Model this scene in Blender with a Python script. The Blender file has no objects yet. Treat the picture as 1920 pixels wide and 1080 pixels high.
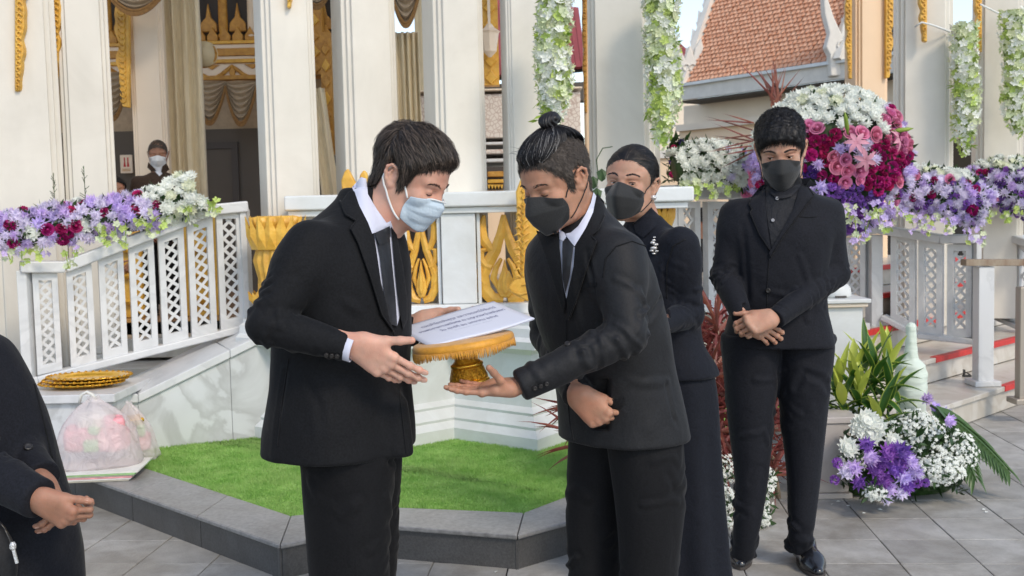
import bpy, math, random
import numpy as np
from mathutils import Vector, Matrix
from mathutils.bvhtree import BVHTree
random.seed(7); np.random.seed(7)
scene = bpy.context.scene
COL = scene.collection
V = Vector
# ------------------------------------------------------------------ camera, sky, sun, exposure
CAM_H, FPX, PITCH, ROLL = 1.37, 2000.0, math.radians(4.0), 0.024
_F = V((0, math.cos(PITCH), -math.sin(PITCH))); _U0 = V((0, math.sin(PITCH), math.cos(PITCH))); _R0 = V((1, 0, 0))
_R = _R0*math.cos(ROLL) - _U0*math.sin(ROLL); _U = _R0*math.sin(ROLL) + _U0*math.cos(ROLL)
CAM = V((0, 0, CAM_H))
cd = bpy.data.cameras.new('camera'); cam = bpy.data.objects.new('camera', cd); COL.objects.link(cam)
m = Matrix((( _R.x,_U.x,-_F.x,0),(_R.y,_U.y,-_F.y,0),(_R.z,_U.z,-_F.z,CAM_H),(0,0,0,1)))
cam.matrix_world = m
cd.sensor_width = 36; cd.lens = FPX/1920*36; cd.clip_end = 500; cd.clip_start = .05
cd.dof.use_dof = True; cd.dof.focus_distance = 2.9; cd.dof.aperture_fstop = 9.0
scene.camera = cam
SUN_EL, SUN_AZ = math.radians(42), math.radians(-35)     # azimuth measured from +Y (away from camera) towards +X, light comes from there
w = bpy.data.worlds.new('World'); scene.world = w; w.use_nodes = True
nt = w.node_tree; bg = nt.nodes['Background']; sky = nt.nodes.new('ShaderNodeTexSky')
sky.sky_type = 'NISHITA'; sky.sun_disc = False; sky.sun_elevation = SUN_EL; sky.sun_rotation = math.radians(148)
sky.air_density = 1.0; sky.dust_density = 0.6; sky.ozone_density = 1.0
hz=nt.nodes.new('ShaderNodeHueSaturation'); hz.inputs['Saturation'].default_value=.74; nt.links.new(sky.outputs[0],hz.inputs['Color']); nt.links.new(hz.outputs[0], bg.inputs[0]); bg.inputs[1].default_value = 0.15
sl = bpy.data.lights.new('sun', 'SUN'); sl.energy = 1.1; sl.angle = math.radians(12); sl.color = (1, .86, .68)
so = bpy.data.objects.new('sun', sl); COL.objects.link(so)
_sa = math.radians(148)
sdir = V((math.sin(_sa)*math.cos(SUN_EL), math.cos(_sa)*math.cos(SUN_EL), math.sin(SUN_EL)))
so.rotation_euler = sdir.to_track_quat('Z', 'Y').to_euler()
scene.view_settings.view_transform = 'Standard'; scene.view_settings.look = 'None'
scene.view_settings.exposure = 0.68; scene.view_settings.gamma = 1.0

def ray(px, py):
    return (_F*FPX + _R*(px-960) - _U*(py-540)).normalized()
def pt(px, py, Y):
    d = ray(px, py); return CAM + d*(Y/d.y)
def pz(px, py, z):
    d = ray(px, py); return CAM + d*((z-CAM_H)/d.z)
# ------------------------------------------------------------------ scene graph helpers
def link(o): COL.objects.link(o); return o
def thing(name, label, cat, loc=(0,0,0), group=None, rz=0, kind=None):
    o = bpy.data.objects.new(name, None); o.location = loc; o.rotation_euler = (0,0,rz); o.empty_display_size = .1
    link(o); tag(o, label, cat, group, kind); return o
def tag(o, label=None, cat=None, group=None, kind=None):
    if label: o['label'] = label
    if cat: o['category'] = cat
    if group: o['group'] = group
    if kind: o['kind'] = kind
    return o
def setpar(o, p):
    if p is not None:
        o.parent = p
        if p.parent is None and p.type == 'EMPTY':
            o.matrix_parent_inverse = (Matrix.Translation(p.location) @ p.rotation_euler.to_matrix().to_4x4()).inverted()
        elif p.type != 'EMPTY' or p.parent is not None:
            o.matrix_parent_inverse = p.matrix_basis.inverted()
    return o
class MB:
    def __init__(s): s.v=[]; s.f=[]
    def add(s, vs, fs):
        n=len(s.v); s.v += [tuple(v) for v in vs]; s.f += [tuple(i+n for i in f) for f in fs]; return s
    def box(s, x0,x1,y0,y1,z0,z1):
        return s.add([(x0,y0,z0),(x1,y0,z0),(x1,y1,z0),(x0,y1,z0),(x0,y0,z1),(x1,y0,z1),(x1,y1,z1),(x0,y1,z1)],
            [(0,3,2,1),(4,5,6,7),(0,1,5,4),(1,2,6,5),(2,3,7,6),(3,0,4,7)])
    def hexa(s, b, t):     # four bottom, four top points
        return s.add(list(b)+list(t), [(0,3,2,1),(4,5,6,7),(0,1,5,4),(1,2,6,5),(2,3,7,6),(3,0,4,7)])
    def beam(s, a, b, w, h, up=V((0,0,1))):
        a=V(a); b=V(b); d=(b-a).normalized(); r=d.cross(up)
        if r.length<1e-4: r=V((1,0,0))
        r.normalize(); u=r.cross(d).normalized(); r=r*w/2; u=u*h/2
        return s.hexa([a-r-u,a+r-u,b+r-u,b-r-u],[a-r+u,a+r+u,b+r+u,b-r+u])
    def prism(s, poly, vec):   # poly: list of 3D points, extruded by vec
        n=len(poly); vec=V(vec); p=[V(q) for q in poly]; q=[a+vec for a in p]
        fs=[tuple(range(n))[::-1], tuple(range(n,2*n))]+[(i,(i+1)%n,(i+1)%n+n,i+n) for i in range(n)]
        return s.add(p+q, fs)
    def tube(s, path, rad, n=8, cap=True):
        P=[V(p) for p in path]; m_=len(P)
        if not hasattr(rad,'__len__'): rad=[rad]*m_
        vs=[]; up=V((0,0,1)); prev=None
        for i in range(m_):
            d=(P[min(i+1,m_-1)]-P[max(i-1,0)]).normalized()
            r=d.cross(up) if prev is None else prev-d*prev.dot(d)
            if r.length<1e-3: r=d.cross(V((1,0,.1)))
            r.normalize(); prev=r; u=d.cross(r)
            for k in range(n):
                a=2*math.pi*k/n; vs.append(P[i]+(r*math.cos(a)+u*math.sin(a))*rad[i])
        fs=[(i*n+k, i*n+(k+1)%n, (i+1)*n+(k+1)%n, (i+1)*n+k) for i in range(m_-1) for k in range(n)]
        if cap: fs += [tuple(range(n))[::-1], tuple((m_-1)*n+k for k in range(n))]
        return s.add(vs, fs)
    def lathe(s, prof, n=24, c=(0,0,0), sx=1, sy=1, wob=None):
        vs=[]
        for (r,z) in prof:
            for k in range(n):
                a=2*math.pi*k/n; rr=r*(1 if wob is None else wob(a,z))
                vs.append((c[0]+rr*math.cos(a)*sx, c[1]+rr*math.sin(a)*sy, c[2]+z))
        m_=len(prof)
        fs=[(i*n+k, i*n+(k+1)%n, (i+1)*n+(k+1)%n, (i+1)*n+k) for i in range(m_-1) for k in range(n)]
        fs += [tuple(range(n))[::-1], tuple((m_-1)*n+k for k in range(n))]
        return s.add(vs, fs)
    def mesh(s, name, mat=None, smooth=False):
        me=bpy.data.meshes.new(name); me.from_pydata(s.v,[],s.f); me.update()
        if mat: me.materials.append(mat)
        if smooth: me.shade_smooth()
        return me
    def build(s, name, mat, parent=None, smooth=False, bevel=0, auto=None, seg=2):
        me=s.mesh(name,mat,smooth); o=bpy.data.objects.new(name,me); link(o); setpar(o,parent)
        if bevel:
            b=o.modifiers.new('b','BEVEL'); b.width=bevel; b.segments=seg; b.limit_method='ANGLE'; b.angle_limit=math.radians(35)
            me.shade_smooth()
            b.harden_normals=True
        elif auto: me.shade_auto_smooth(auto) if hasattr(me,'shade_auto_smooth') else None
        return o
def inst(me, name, loc, rot, sc, parent):
    o=bpy.data.objects.new(name, me)
    M = Matrix.LocRotScale(V(loc), rot, V((sc,)*3) if not hasattr(sc,'__len__') else V(sc))
    o.matrix_basis=M; link(o); setpar(o,parent); return o
def rot_to(d, spin=None):
    q=V(d).to_track_quat('Z','Y')
    return q @ Matrix.Rotation(random.uniform(0,6.28) if spin is None else spin,3,'Z').to_quaternion()
# ------------------------------------------------------------------ materials
def mk(name):
    mt=bpy.data.materials.new(name); mt.use_nodes=True; n=mt.node_tree
    return mt, n, n.nodes['Principled BSDF']
def mat(name, col, rough=.6, var=.0, scale=8, metal=0, bump=0, bscale=60, sss=0, sheen=0, trans=0, spec=.5, col2=None, stretch=None, objvar=0, coat=0, hue=0,detail=4,stain=0,sscale=1.6):
    mt,n,b=mk(name); N=n.nodes; L=n.links
    b.inputs['Base Color'].default_value=(*col,1); b.inputs['Roughness'].default_value=rough; b.inputs['Metallic'].default_value=metal
    b.inputs['Specular IOR Level'].default_value=spec
    if coat: b.inputs['Coat Weight'].default_value=coat; b.inputs['Coat Roughness'].default_value=.15
    if sss: b.inputs['Subsurface Weight'].default_value=sss; b.inputs['Subsurface Radius'].default_value=(.012,.004,.002); b.inputs['Subsurface Scale'].default_value=1.0
    if sheen: b.inputs['Sheen Weight'].default_value=sheen; b.inputs['Sheen Roughness'].default_value=.5
    tc=N.new('ShaderNodeTexCoord'); mp=N.new('ShaderNodeMapping'); L.new(tc.outputs['Object'],mp.inputs[0])
    if stretch: mp.inputs['Scale'].default_value=stretch
    last=None
    if var or col2:
        t=N.new('ShaderNodeTexNoise'); t.inputs['Scale'].default_value=scale; t.inputs['Detail'].default_value=detail; t.inputs['Roughness'].default_value=.6
        L.new(mp.outputs[0],t.inputs[0])
        r=N.new('ShaderNodeValToRGB'); L.new(t.outputs['Fac'],r.inputs[0])
        c2 = col2 if col2 else tuple(min(1,c*(1+var)) for c in col)
        c1 = col if col2 else tuple(c*(1-var) for c in col)
        r.color_ramp.elements[0].position=.3; r.color_ramp.elements[1].position=.7
        r.color_ramp.elements[0].color=(*c1,1); r.color_ramp.elements[1].color=(*c2,1); last=r.outputs[0]
    if objvar or hue:
        oi=N.new('ShaderNodeObjectInfo'); hs=N.new('ShaderNodeHueSaturation')
        mr=N.new('ShaderNodeMapRange'); mr.inputs['To Min'].default_value=1-objvar; mr.inputs['To Max'].default_value=1+objvar
        L.new(oi.outputs['Random'],mr.inputs['Value']); L.new(mr.outputs[0],hs.inputs['Value'])
        if hue:
            wn=N.new('ShaderNodeTexWhiteNoise'); wn.noise_dimensions='1D'; L.new(oi.outputs['Random'],wn.inputs['W'])
            m2=N.new('ShaderNodeMapRange'); m2.inputs['To Min'].default_value=.5-hue; m2.inputs['To Max'].default_value=.5+hue
            L.new(wn.outputs['Value'],m2.inputs['Value']); L.new(m2.outputs[0],hs.inputs['Hue'])
        if last: L.new(last,hs.inputs['Color'])
        else: hs.inputs['Color'].default_value=(*col,1)
        last=hs.outputs[0]
    if stain:
        ge=N.new('ShaderNodeNewGeometry'); tn=N.new('ShaderNodeTexNoise'); tn.inputs['Scale'].default_value=sscale; tn.inputs['Detail'].default_value=9; tn.inputs['Roughness'].default_value=.68; tn.inputs['Distortion'].default_value=.6
        L.new(ge.outputs['Position'],tn.inputs[0]); rs_=N.new('ShaderNodeValToRGB'); rs_.color_ramp.elements[0].position=.36; rs_.color_ramp.elements[1].position=.60
        rs_.color_ramp.elements[0].color=(1-stain,1-stain*1.08,1-stain*1.2,1); rs_.color_ramp.elements[1].color=(1,1,1,1); L.new(tn.outputs['Fac'],rs_.inputs[0])
        mx=N.new('ShaderNodeMix'); mx.data_type='RGBA'; mx.blend_type='MULTIPLY'; mx.inputs['Factor'].default_value=1
        if last: L.new(last,mx.inputs['A'])
        else: mx.inputs['A'].default_value=(*col,1)
        L.new(rs_.outputs[0],mx.inputs['B']); last=mx.outputs['Result']
    if last: L.new(last,b.inputs['Base Color'])
    if bump:
        t2=N.new('ShaderNodeTexNoise'); t2.inputs['Scale'].default_value=bscale; t2.inputs['Detail'].default_value=5; L.new(mp.outputs[0],t2.inputs[0])
        bp=N.new('ShaderNodeBump'); bp.inputs['Strength'].default_value=bump; bp.inputs['Distance'].default_value=.01
        L.new(t2.outputs['Fac'],bp.inputs['Height']); L.new(bp.outputs[0],b.inputs['Normal'])
    if trans:
        out=N['Material Output']; tl=N.new('ShaderNodeBsdfTranslucent'); ms=N.new('ShaderNodeMixShader'); ms.inputs[0].default_value=trans
        if last: L.new(last,tl.inputs[0])
        else: tl.inputs[0].default_value=(*col,1)
        L.new(b.outputs[0],ms.inputs[1]); L.new(tl.outputs[0],ms.inputs[2]); L.new(ms.outputs[0],out.inputs[0])
    return mt
def marble(name, base, vein, scale=3, rough=.3, amt=1.0):
    mt,n,b=mk(name); N=n.nodes; L=n.links
    tc=N.new('ShaderNodeTexCoord')
    t=N.new('ShaderNodeTexNoise'); t.inputs['Scale'].default_value=scale; t.inputs['Detail'].default_value=8; t.inputs['Distortion'].default_value=1.6
    L.new(tc.outputs['Object'],t.inputs[0])
    r=N.new('ShaderNodeValToRGB'); e=r.color_ramp.elements; e[0].position=.36; e[0].color=(*base,1); e[1].position=.62; e[1].color=(*base,1)
    v=e.new(.485); v.color=(*vein,1); v2=e.new(.45); v2.color=(*[a*.9+c*.1 for a,c in zip(base,vein)],1)
    L.new(t.outputs['Fac'],r.inputs[0])
    t2=N.new('ShaderNodeTexNoise'); t2.inputs['Scale'].default_value=1.7; t2.inputs['Detail'].default_value=6; L.new(tc.outputs['Object'],t2.inputs[0])
    mx=N.new('ShaderNodeMix'); mx.data_type='RGBA'; mx.blend_type='MULTIPLY'; mx.inputs['Factor'].default_value=.5*amt
    L.new(r.outputs[0],mx.inputs['A']); L.new(t2.outputs['Color'],mx.inputs['B'])
    r3=N.new('ShaderNodeValToRGB'); r3.color_ramp.elements[0].color=(.55,.53,.5,1); r3.color_ramp.elements[1].color=(1,1,1,1); r3.color_ramp.elements[0].position=.3; r3.color_ramp.elements[1].position=.6
    L.new(t2.outputs['Fac'],r3.inputs[0]); L.new(r3.outputs[0],mx.inputs['B'])
    L.new(mx.outputs['Result'],b.inputs['Base Color']); b.inputs['Roughness'].default_value=rough
    return mt
M_ = {}
M_['white'] = mat('white_paint',(.77,.80,.81),.45,col2=(.68,.70,.68),scale=2.8,detail=9,stain=.13,sscale=2.5,bump=.05,bscale=18)
M_['cream'] = mat('cream_paint',(.86,.73,.58),.5,var=.05,scale=1.5,bump=.05,bscale=18)
M_['colw'] = mat('column_paint',(.78,.74,.66),.42,col2=(.66,.63,.56),scale=2.2,bump=.06,bscale=12,stretch=(1,1,.3),stain=.10,sscale=1.2)
M_['peach'] = mat('peach_paint_and_sun_warmth',(.88,.66,.45),.6,var=.05,scale=1.5,bump=.05)  # peach walls and beams; also carries the sun warmth of one cream column
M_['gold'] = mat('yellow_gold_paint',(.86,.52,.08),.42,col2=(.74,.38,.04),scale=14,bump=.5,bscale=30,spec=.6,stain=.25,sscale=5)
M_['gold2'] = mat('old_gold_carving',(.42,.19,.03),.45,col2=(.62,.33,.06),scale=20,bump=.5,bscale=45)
M_['marble'] = marble('white_marble',(.67,.69,.70),(.50,.51,.51),1.5,amt=.45)
M_['marble2'] = marble('marble_balustrade',(.68,.69,.69),(.6,.61,.61),2.5,amt=.25)
M_['treads'] = marble('stair_marble',(.60,.57,.51),(.5,.46,.39),2,amt=.5)
M_['tile'] = mat('grey_paver',(.41,.40,.375),.55,var=.16,scale=9,bump=.25,bscale=90,objvar=.12,spec=.35,stain=.30,sscale=2.2)
M_['grout'] = mat('grout',(.045,.045,.045),.9)
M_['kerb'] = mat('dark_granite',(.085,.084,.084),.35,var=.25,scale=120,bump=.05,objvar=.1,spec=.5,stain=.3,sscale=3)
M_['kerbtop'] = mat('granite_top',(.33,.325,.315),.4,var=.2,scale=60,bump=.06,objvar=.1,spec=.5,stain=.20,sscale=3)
M_['nosing'] = mat('worn_granite_edge',(.24,.235,.23),.4,var=.3,scale=30)
M_['dark'] = mat('dark_wall_and_shade',(.10,.085,.07),.7,var=.1,scale=2)  # dark walls; also carries the shade under the temple eaves and porch
M_['dark2'] = mat('dark_door_and_shade',(.06,.05,.045),.6)  # doors and small dark parts; also the shade behind the frieze colonnettes
M_['curtain'] = mat('tan_curtain',(.78,.66,.44),.65,var=.08,scale=30,sheen=.3,bump=.1,bscale=200,stretch=(1,1,.2))
M_['valance'] = mat('taupe_swag',(.42,.32,.21),.6,var=.12,scale=20,sheen=.4)
M_['fringe'] = mat('brown_fringe',(.28,.15,.05),.8,var=.3,scale=60)
M_['floor'] = mat('polished_wood_floor',(.38,.22,.12),.22,var=.2,scale=4)
M_['red'] = mat('red_strip',(.55,.03,.025),.5,var=.15,scale=20)
M_['rooft'] = mat('terracotta_tile',(.60,.25,.13),.7,col2=(.80,.48,.32),scale=9,bump=.2)
M_['redroof'] = mat('red_metal_roof',(.30,.055,.05),.55,var=.12,scale=2)
# ================================================================== SETTING: ground
def lerp(a,b,t): return a+(b-a)*t
g=MB(); g.add([(-60,-20,-.012),(60,-20,-.012),(60,120,-.012),(-60,120,-.012)],[(0,1,2,3)])
ground=g.build('ground',M_['grout']); tag(ground,kind='structure')
# pavers, turned 4.3 degrees so that their joints run to the photograph's vanishing point
pav=bpy.data.objects.new('pavement',None); link(pav); pav['kind']='structure'
TA=math.radians(4.3); tx=V((math.cos(TA),-math.sin(TA),0)); ty=V((math.sin(TA),math.cos(TA),0)); TS=.30
def tile_mesh(k):
    b=MB(); h=TS/2-.0022; c=.0025
    b.add([(-h,-h,-.01),(h,-h,-.01),(h,h,-.01),(-h,h,-.01),(-h,-h,-.002),(h,-h,-.002),(h,h,-.002),(-h,h,-.002),
           (-h+c,-h+c,0),(h-c,-h+c,0),(h-c,h-c,0),(-h+c,h-c,0)],
          [(0,1,5,4),(1,2,6,5),(2,3,7,6),(3,0,4,7),(4,5,9,8),(5,6,10,9),(6,7,11,10),(7,4,8,11),(8,9,10,11)])
    return b.mesh('paver',M_['tile'])
tm=tile_mesh(0); rest=MB(); cand=[]
for i in range(-40,60):
    for j in range(-6,60):
        c=tx*((i+.35)*TS)+ty*((j+.12)*TS)
        if c.y<-1 or c.y>16: continue
        d=c-CAM; fx=d.dot(_F)
        vis=False
        if fx>.5:
            px=960+FPX*d.dot(_R)/fx; py=540-FPX*d.dot(_U)/fx
            vis = -90<px<2010 and py<1190 and ((px<800 and py>840) or (px>980 and py>770)) and c.y<8.5
        cand.append((0 if vis else 1, c.length, c))
cand.sort(key=lambda t:(t[0],t[1])); k=0
RT=Matrix.Rotation(-TA,3,'Z')
for vflag,_,c in cand:
    dz=random.uniform(-.0012,.0012)
    if vflag==0 and k<290:
        inst(tm,'paver',(c.x,c.y,dz),(RT@Matrix.Rotation(random.choice([0,1.5708,3.1416]),3,'Z')).to_quaternion(),1,pav); k+=1
    else:
        h=TS/2-.0022; cs=[c+tx*a*h+ty*b*h+V((0,0,dz)) for a,b in((-1,-1),(1,-1),(1,1),(-1,1))]
        rest.add(cs,[(0,1,2,3)])
o=rest.build('far_pavers',M_['tile'],pav); o['kind']='stuff'
print('pavers',k)
# ================================================================== planter with dark granite kerb and artificial turf
KZ=.14
outer=[pz(x,y,KZ) for x,y in ((-260,742),(135,884),(525,1021),(708,983),(970,1003),(1076,974),(1260,925))]
inner=[pz(x,y,KZ) for x,y in ((-150,700),(237,866),(545,967),(715,950),(982,961),(1070,928),(1200,885))]
planter=thing('planter_kerb','low dark granite kerb zigzagging round the artificial turf in front of the white plinth','kerb',(outer[2].x,outer[2].y,0))
for i in range(len(outer)-1):
    a,b=outer[i],outer[i+1]; ia,ib=inner[i],inner[i+1]; L=(b-a).length; n=max(1,round(L/.55))
    for q in range(n):
        t0=q/n; t1=(q+1)/n; e=.002/L
        p0,p1=a.lerp(b,t0+e),a.lerp(b,t1-e); q0,q1=ia.lerp(ib,t0+e),ia.lerp(ib,t1-e)
        nrm=(b-a).cross(V((0,0,1))).normalized()
        s=MB(); s.hexa([p0+V((0,0,-.02)),p1+V((0,0,-.02)),q1+V((0,0,-.02)),q0+V((0,0,-.02))],[p0,p1,q1,q0])
        s.build('top_slab',M_['kerbtop'],planter,bevel=.004)
        f=MB(); z=V((0,0,1)); r0,r1=p0-nrm*.012,p1-nrm*.012
        f.hexa([V((r0.x,r0.y,0)),V((r1.x,r1.y,0)),V((r1.x,r1.y,0))-nrm*.02,V((r0.x,r0.y,0))-nrm*.02],
               [r0-z*.021,r1-z*.021,r1-z*.021-nrm*.02,r0-z*.021-nrm*.02])
        f.build('face_slab',M_['kerb'],planter)
        l=MB(); l.beam(p0+nrm*.001-z*.009,p1+nrm*.001-z*.009,.008,.014); l.build('worn_edge',M_['nosing'],planter,bevel=.003)
soil=MB(); sp=[V((p.x,p.y,KZ-.006)) for p in inner]+[V((2.3,7.5,KZ-.006)),V((-4.2,7.5,KZ-.006))]
soil.add(sp,[tuple(range(len(sp)))]); turfm=mat('turf_backing',(.28,.50,.10),.9,var=.3,scale=60)
o=soil.build('turf_base',turfm); tag(o,kind='structure')
# blades of artificial turf
def inpoly(x,y,P):
    r=np.zeros(len(x),bool); j=len(P)-1
    for i in range(len(P)):
        xi,yi,xj,yj=P[i].x,P[i].y,P[j].x,P[j].y
        c=((yi>y)!=(yj>y))&(x<(xj-xi)*(y-yi)/(yj-yi+1e-12)+xi); r^=c; j=i
    return r
NB=230000
x=np.random.uniform(-2.6,.9,NB); y=np.random.uniform(4.3,6.4,NB); k=inpoly(x,y,sp); x=x[k]; y=y[k]; n=len(x)
h=np.random.uniform(.008,.017,n)*(1+.25*np.sin(x*9+np.sin(y*7)*2)); a=np.random.uniform(0,6.28,n); lx=np.random.normal(0,.006,n); ly=np.random.normal(0,.006,n)-.002
wd=.0022
vs=np.empty((n,3,3)); vs[:,0]=np.stack([x-wd*np.cos(a),y-wd*np.sin(a),np.full(n,KZ-.006)],1); vs[:,1]=np.stack([x+wd*np.cos(a),y+wd*np.sin(a),np.full(n,KZ-.006)],1)
vs[:,2]=np.stack([x+lx,y+ly,KZ-.006+h],1)
def npmesh(name,verts,faces,mt,smooth=False):
    me=bpy.data.meshes.new(name); nv=len(verts); nf=len(faces); w_=faces.shape[1]
    me.vertices.add(nv); me.vertices.foreach_set('co',np.ascontiguousarray(verts,dtype=np.float32).ravel())
    me.loops.add(nf*w_); me.loops.foreach_set('vertex_index',np.ascontiguousarray(faces,dtype=np.int32).ravel())
    me.polygons.add(nf); me.polygons.foreach_set('loop_start',np.arange(0,nf*w_,w_,dtype=np.int32))
    me.update(calc_edges=True); me.validate()
    if mt: me.materials.append(mt)
    if smooth: me.shade_smooth()
    return me
M_['turf']=mat('turf_blades',(.26,.50,.11),.6,col2=(.50,.70,.25),scale=9,detail=9,trans=.35,spec=.2,stain=.15,sscale=3.5)
me=npmesh('artificial_turf',vs.reshape(-1,3),np.arange(n*3).reshape(n,3),M_['turf'])
o=bpy.data.objects.new('artificial_turf',me); link(o); tag(o,'bright green artificial turf inside the dark kerb','turf',kind='stuff')
# ================================================================== pavilion: white moulded plinth
FZ=.60
pl=thing('pavilion_plinth','white moulded stone plinth with stepped corners rising from the green turf','plinth',(-.3,6,KZ))
base=[pz(x,y,KZ) for x,y in ((445,814),(690,852),(852,822),(1008,846),(1085,818),(1290,800))]
def offset_line(P,d):
    R=[]
    for i,p in enumerate(P):
        n=V((0,0,0))
        if i>0: e=(P[i]-P[i-1]); n+=V((e.y,-e.x,0)).normalized()
        if i<len(P)-1: e=(P[i+1]-P[i]); n+=V((e.y,-e.x,0)).normalized()
        n.normalize()
        if 0<i<len(P)-1:
            e=(P[i+1]-P[i]).normalized(); en=V((e.y,-e.x,0)); c=max(.5,n.dot(en)); n=n/c
        R.append(p+n*d)
    return R
prof=[(0,KZ-.01),(.0,.20),(-.035,.235),(-.03,.25),(-.075,.30),(-.07,.315),(-.105,.34),(-.10,.62),(-.06,.655),(-.02,.66),(-.015,.70),(-.045,.72),(-.05,.765),(-.075,.78),(-.075,.80)]
rings=[[V((p.x,p.y,z)) for p in offset_line(base,d)] for d,z in prof]
def strip(mb,rings):
    n=len(rings[0]); vs=[p for r in rings for p in r]; fs=[(i*n+k,i*n+k+1,(i+1)*n+k+1,(i+1)*n+k) for i in range(len(rings)-1) for k in range(n-1)]
    mb.add(vs,fs)
b=MB(); strip(b,rings)
tp=rings[-1]; b.add(tp+[V((tp[-1].x,7.6,.80)),V((tp[0].x,7.6,.80))],[tuple(range(len(tp)+2))])
b.build('moulded_base',M_['white'],pl)
# ================================================================== balustrade between the columns with gold carved panels
def kranok(kind):     # outlines of carved flame scrolls in a unit square, closed lists
    if kind=='outer':
        L=[(0,0),(.30,.02),(.44,.10),(.46,.26),(.38,.36),(.47,.42),(.48,.54),(.38,.60),(.46,.66),(.49,.80),(.42,.97),(.36,.99),(.37,.88),(.31,.80),(.22,.84),(.17,.95),(.08,1.0),(0,.98)]
    return L
def carve(mb, outline, o, ux, uz, dep, both=True):
    mb.prism([o+ux*x+uz*z for x,z in outline], dep)
def gold_panel(px0,px1,pyt,pyb,Y,parent):
    """carved openwork: lyre of flame scrolls round a lotus bud; deep, rounded with bevel"""
    bl=pt(px0,pyb,Y); br=pt(px1,pyb,Y); tl=pt(px0,pyt,Y)
    ux=(br-bl); uz=V((0,0,(tl-bl).z)); ux.z=0; dep=V((0,.04,0))
    def P(x,z): return bl+ux*x+uz*z
    def ribbon(path, wds, yoff=0,th=.04, name='scroll'):
        m_=MB(); n=len(path); L=[];R=[]
        for i,(x,z) in enumerate(path):
            p=P(x,z); q=P(*path[min(i+1,n-1)]); r=P(*path[max(i-1,0)]); d=(q-r).normalized(); s=V((-d.z,0,d.x)).normalized()
            L.append(p+s*wds[i]); R.append(p-s*wds[i])
        yv=V((0,-yoff,0)); t=V((0,th,0)); vs=[]
        for i in range(n):
            c=(L[i]+R[i])/2
            vs += [L[i]+yv, c+yv-V((0,min(.016,wds[i]*.55),0)), R[i]+yv, R[i]+yv+t, L[i]+yv+t]
        fs=[]
        for i in range(n-1):
            for k in range(5): fs.append((i*5+k,i*5+(k+1)%5,(i+1)*5+(k+1)%5,(i+1)*5+k))
        fs += [(0,1,2,3,4)[::-1], tuple((n-1)*5+k for k in range(5))]
        m_.add(vs,fs); return m_
    for s in (1,-1):
        X=lambda x:.5+s*x
        paths=[([(X(.04),.03),(X(.25),.05),(X(.40),.16),(X(.42),.32),(X(.30),.46),(X(.16),.60),(X(.06),.78),(X(0),.99)],[.03,.036,.040,.036,.034,.03,.024,.012]),
               ([(X(.24),.40),(X(.36),.42),(X(.46),.50),(X(.44),.60),(X(.34),.60)],[.014,.022,.026,.022,.01]),
               ([(X(.16),.58),(X(.28),.62),(X(.40),.72),(X(.42),.84),(X(.36),.99)],[.014,.026,.032,.028,.008]),
               ([(X(.38),.20),(X(.46),.28),(X(.48),.38),(X(.42),.44)],[.012,.02,.018,.006]),
               ([(X(.06),.50),(X(.16),.40),(X(.22),.28),(X(.12),.16)],[.01,.016,.02,.012])]
        for q,(pa,wd) in enumerate(paths):
            sc=ux.length/.34; wd=[a*sc*1.15 for a in wd]
            ribbon(pa,wd,yoff=.01*(q%2)).build('scroll',M_['gold'],parent,bevel=.004)
    bud=[(.5,.50),(.44,.36),(.36,.24),(.34,.14),(.42,.06),(.58,.06),(.66,.14),(.64,.24),(.56,.36)]
    m_=MB(); m_.prism([P(x,z)+V((0,-.02,0)) for x,z in bud],(0,.05,0)); m_.build('lotus_bud',M_['gold'],parent,bevel=.012,seg=3)
    m_=MB(); m_.prism([P(x,z)+V((0,-.035,0)) for x,z in [(.5,.40),(.45,.28),(.44,.16),(.5,.09),(.56,.16),(.55,.28)]],(0,.02,0)); m_.build('bud_leaf',M_['gold'],parent,bevel=.006)
def pbox(mb,px0,px1,pyt,pyb,Y,dep,zfix=None):
    a=pt(px0,pyb,Y); c=pt(px1,pyt,Y); z0,z1=a.z,c.z
    if zfix: z0,z1=zfix
    mb.box(a.x,c.x,Y,Y+dep,z0,z1); return mb
YB=6.15
bal=thing('gold_panel_balustrade','white balustrade holding yellow gold carved flame panels, between the two men','balustrade',(-.3,YB,.8))
b=MB()
def zz(py,Y,px=860): return pt(px,py,Y).z
def xx(px,Y,py=480): return pt(px,py,Y).x
zt,z1,z2,z3,zb=zz(360,YB),zz(388,YB),zz(400,YB),zz(570,YB),.79
b.box(xx(540,YB),xx(1300,YB),YB-.06,YB+.16,z1,zt); b.build('handrail',M_['white'],bal,bevel=.012)
b=MB(); b.box(xx(545,YB),xx(1290,YB),YB-.03,YB+.13,z2,z1-.002); b.build('rail_moulding',M_['white'],bal,bevel=.006)
b=MB(); b.box(xx(545,YB),xx(1290,YB),YB-.04,YB+.16,zb,z3); b.build('sill',M_['white'],bal,bevel=.008)
for (p0,p1) in ((740,757),(828,893),(1003,1030),(1150,1200),(640,665)):
    b=MB(); b.box(xx(p0,YB),xx(p1,YB),YB-.01,YB+.12,z3+.001,z2-.001); b.build('post',M_['white'],bal,bevel=.008)
for (p0,p1) in ((757,826),(895,1001),(1032,1148),(668,738)):
    for q in (p0,p1-6):
        b=MB(); b.box(xx(q,YB),xx(q+6,YB),YB+.02,YB+.10,z3+.001,z2-.001); b.build('jamb',M_['white'],bal)
    gp=bpy.data.objects.new('carved_panel',None); link(gp); gp.parent=bal; gp.matrix_parent_inverse=Matrix.Translation(-bal.location)
    gold_panel(p0+3,p1-3,402,569,YB+.05,gp)
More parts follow.
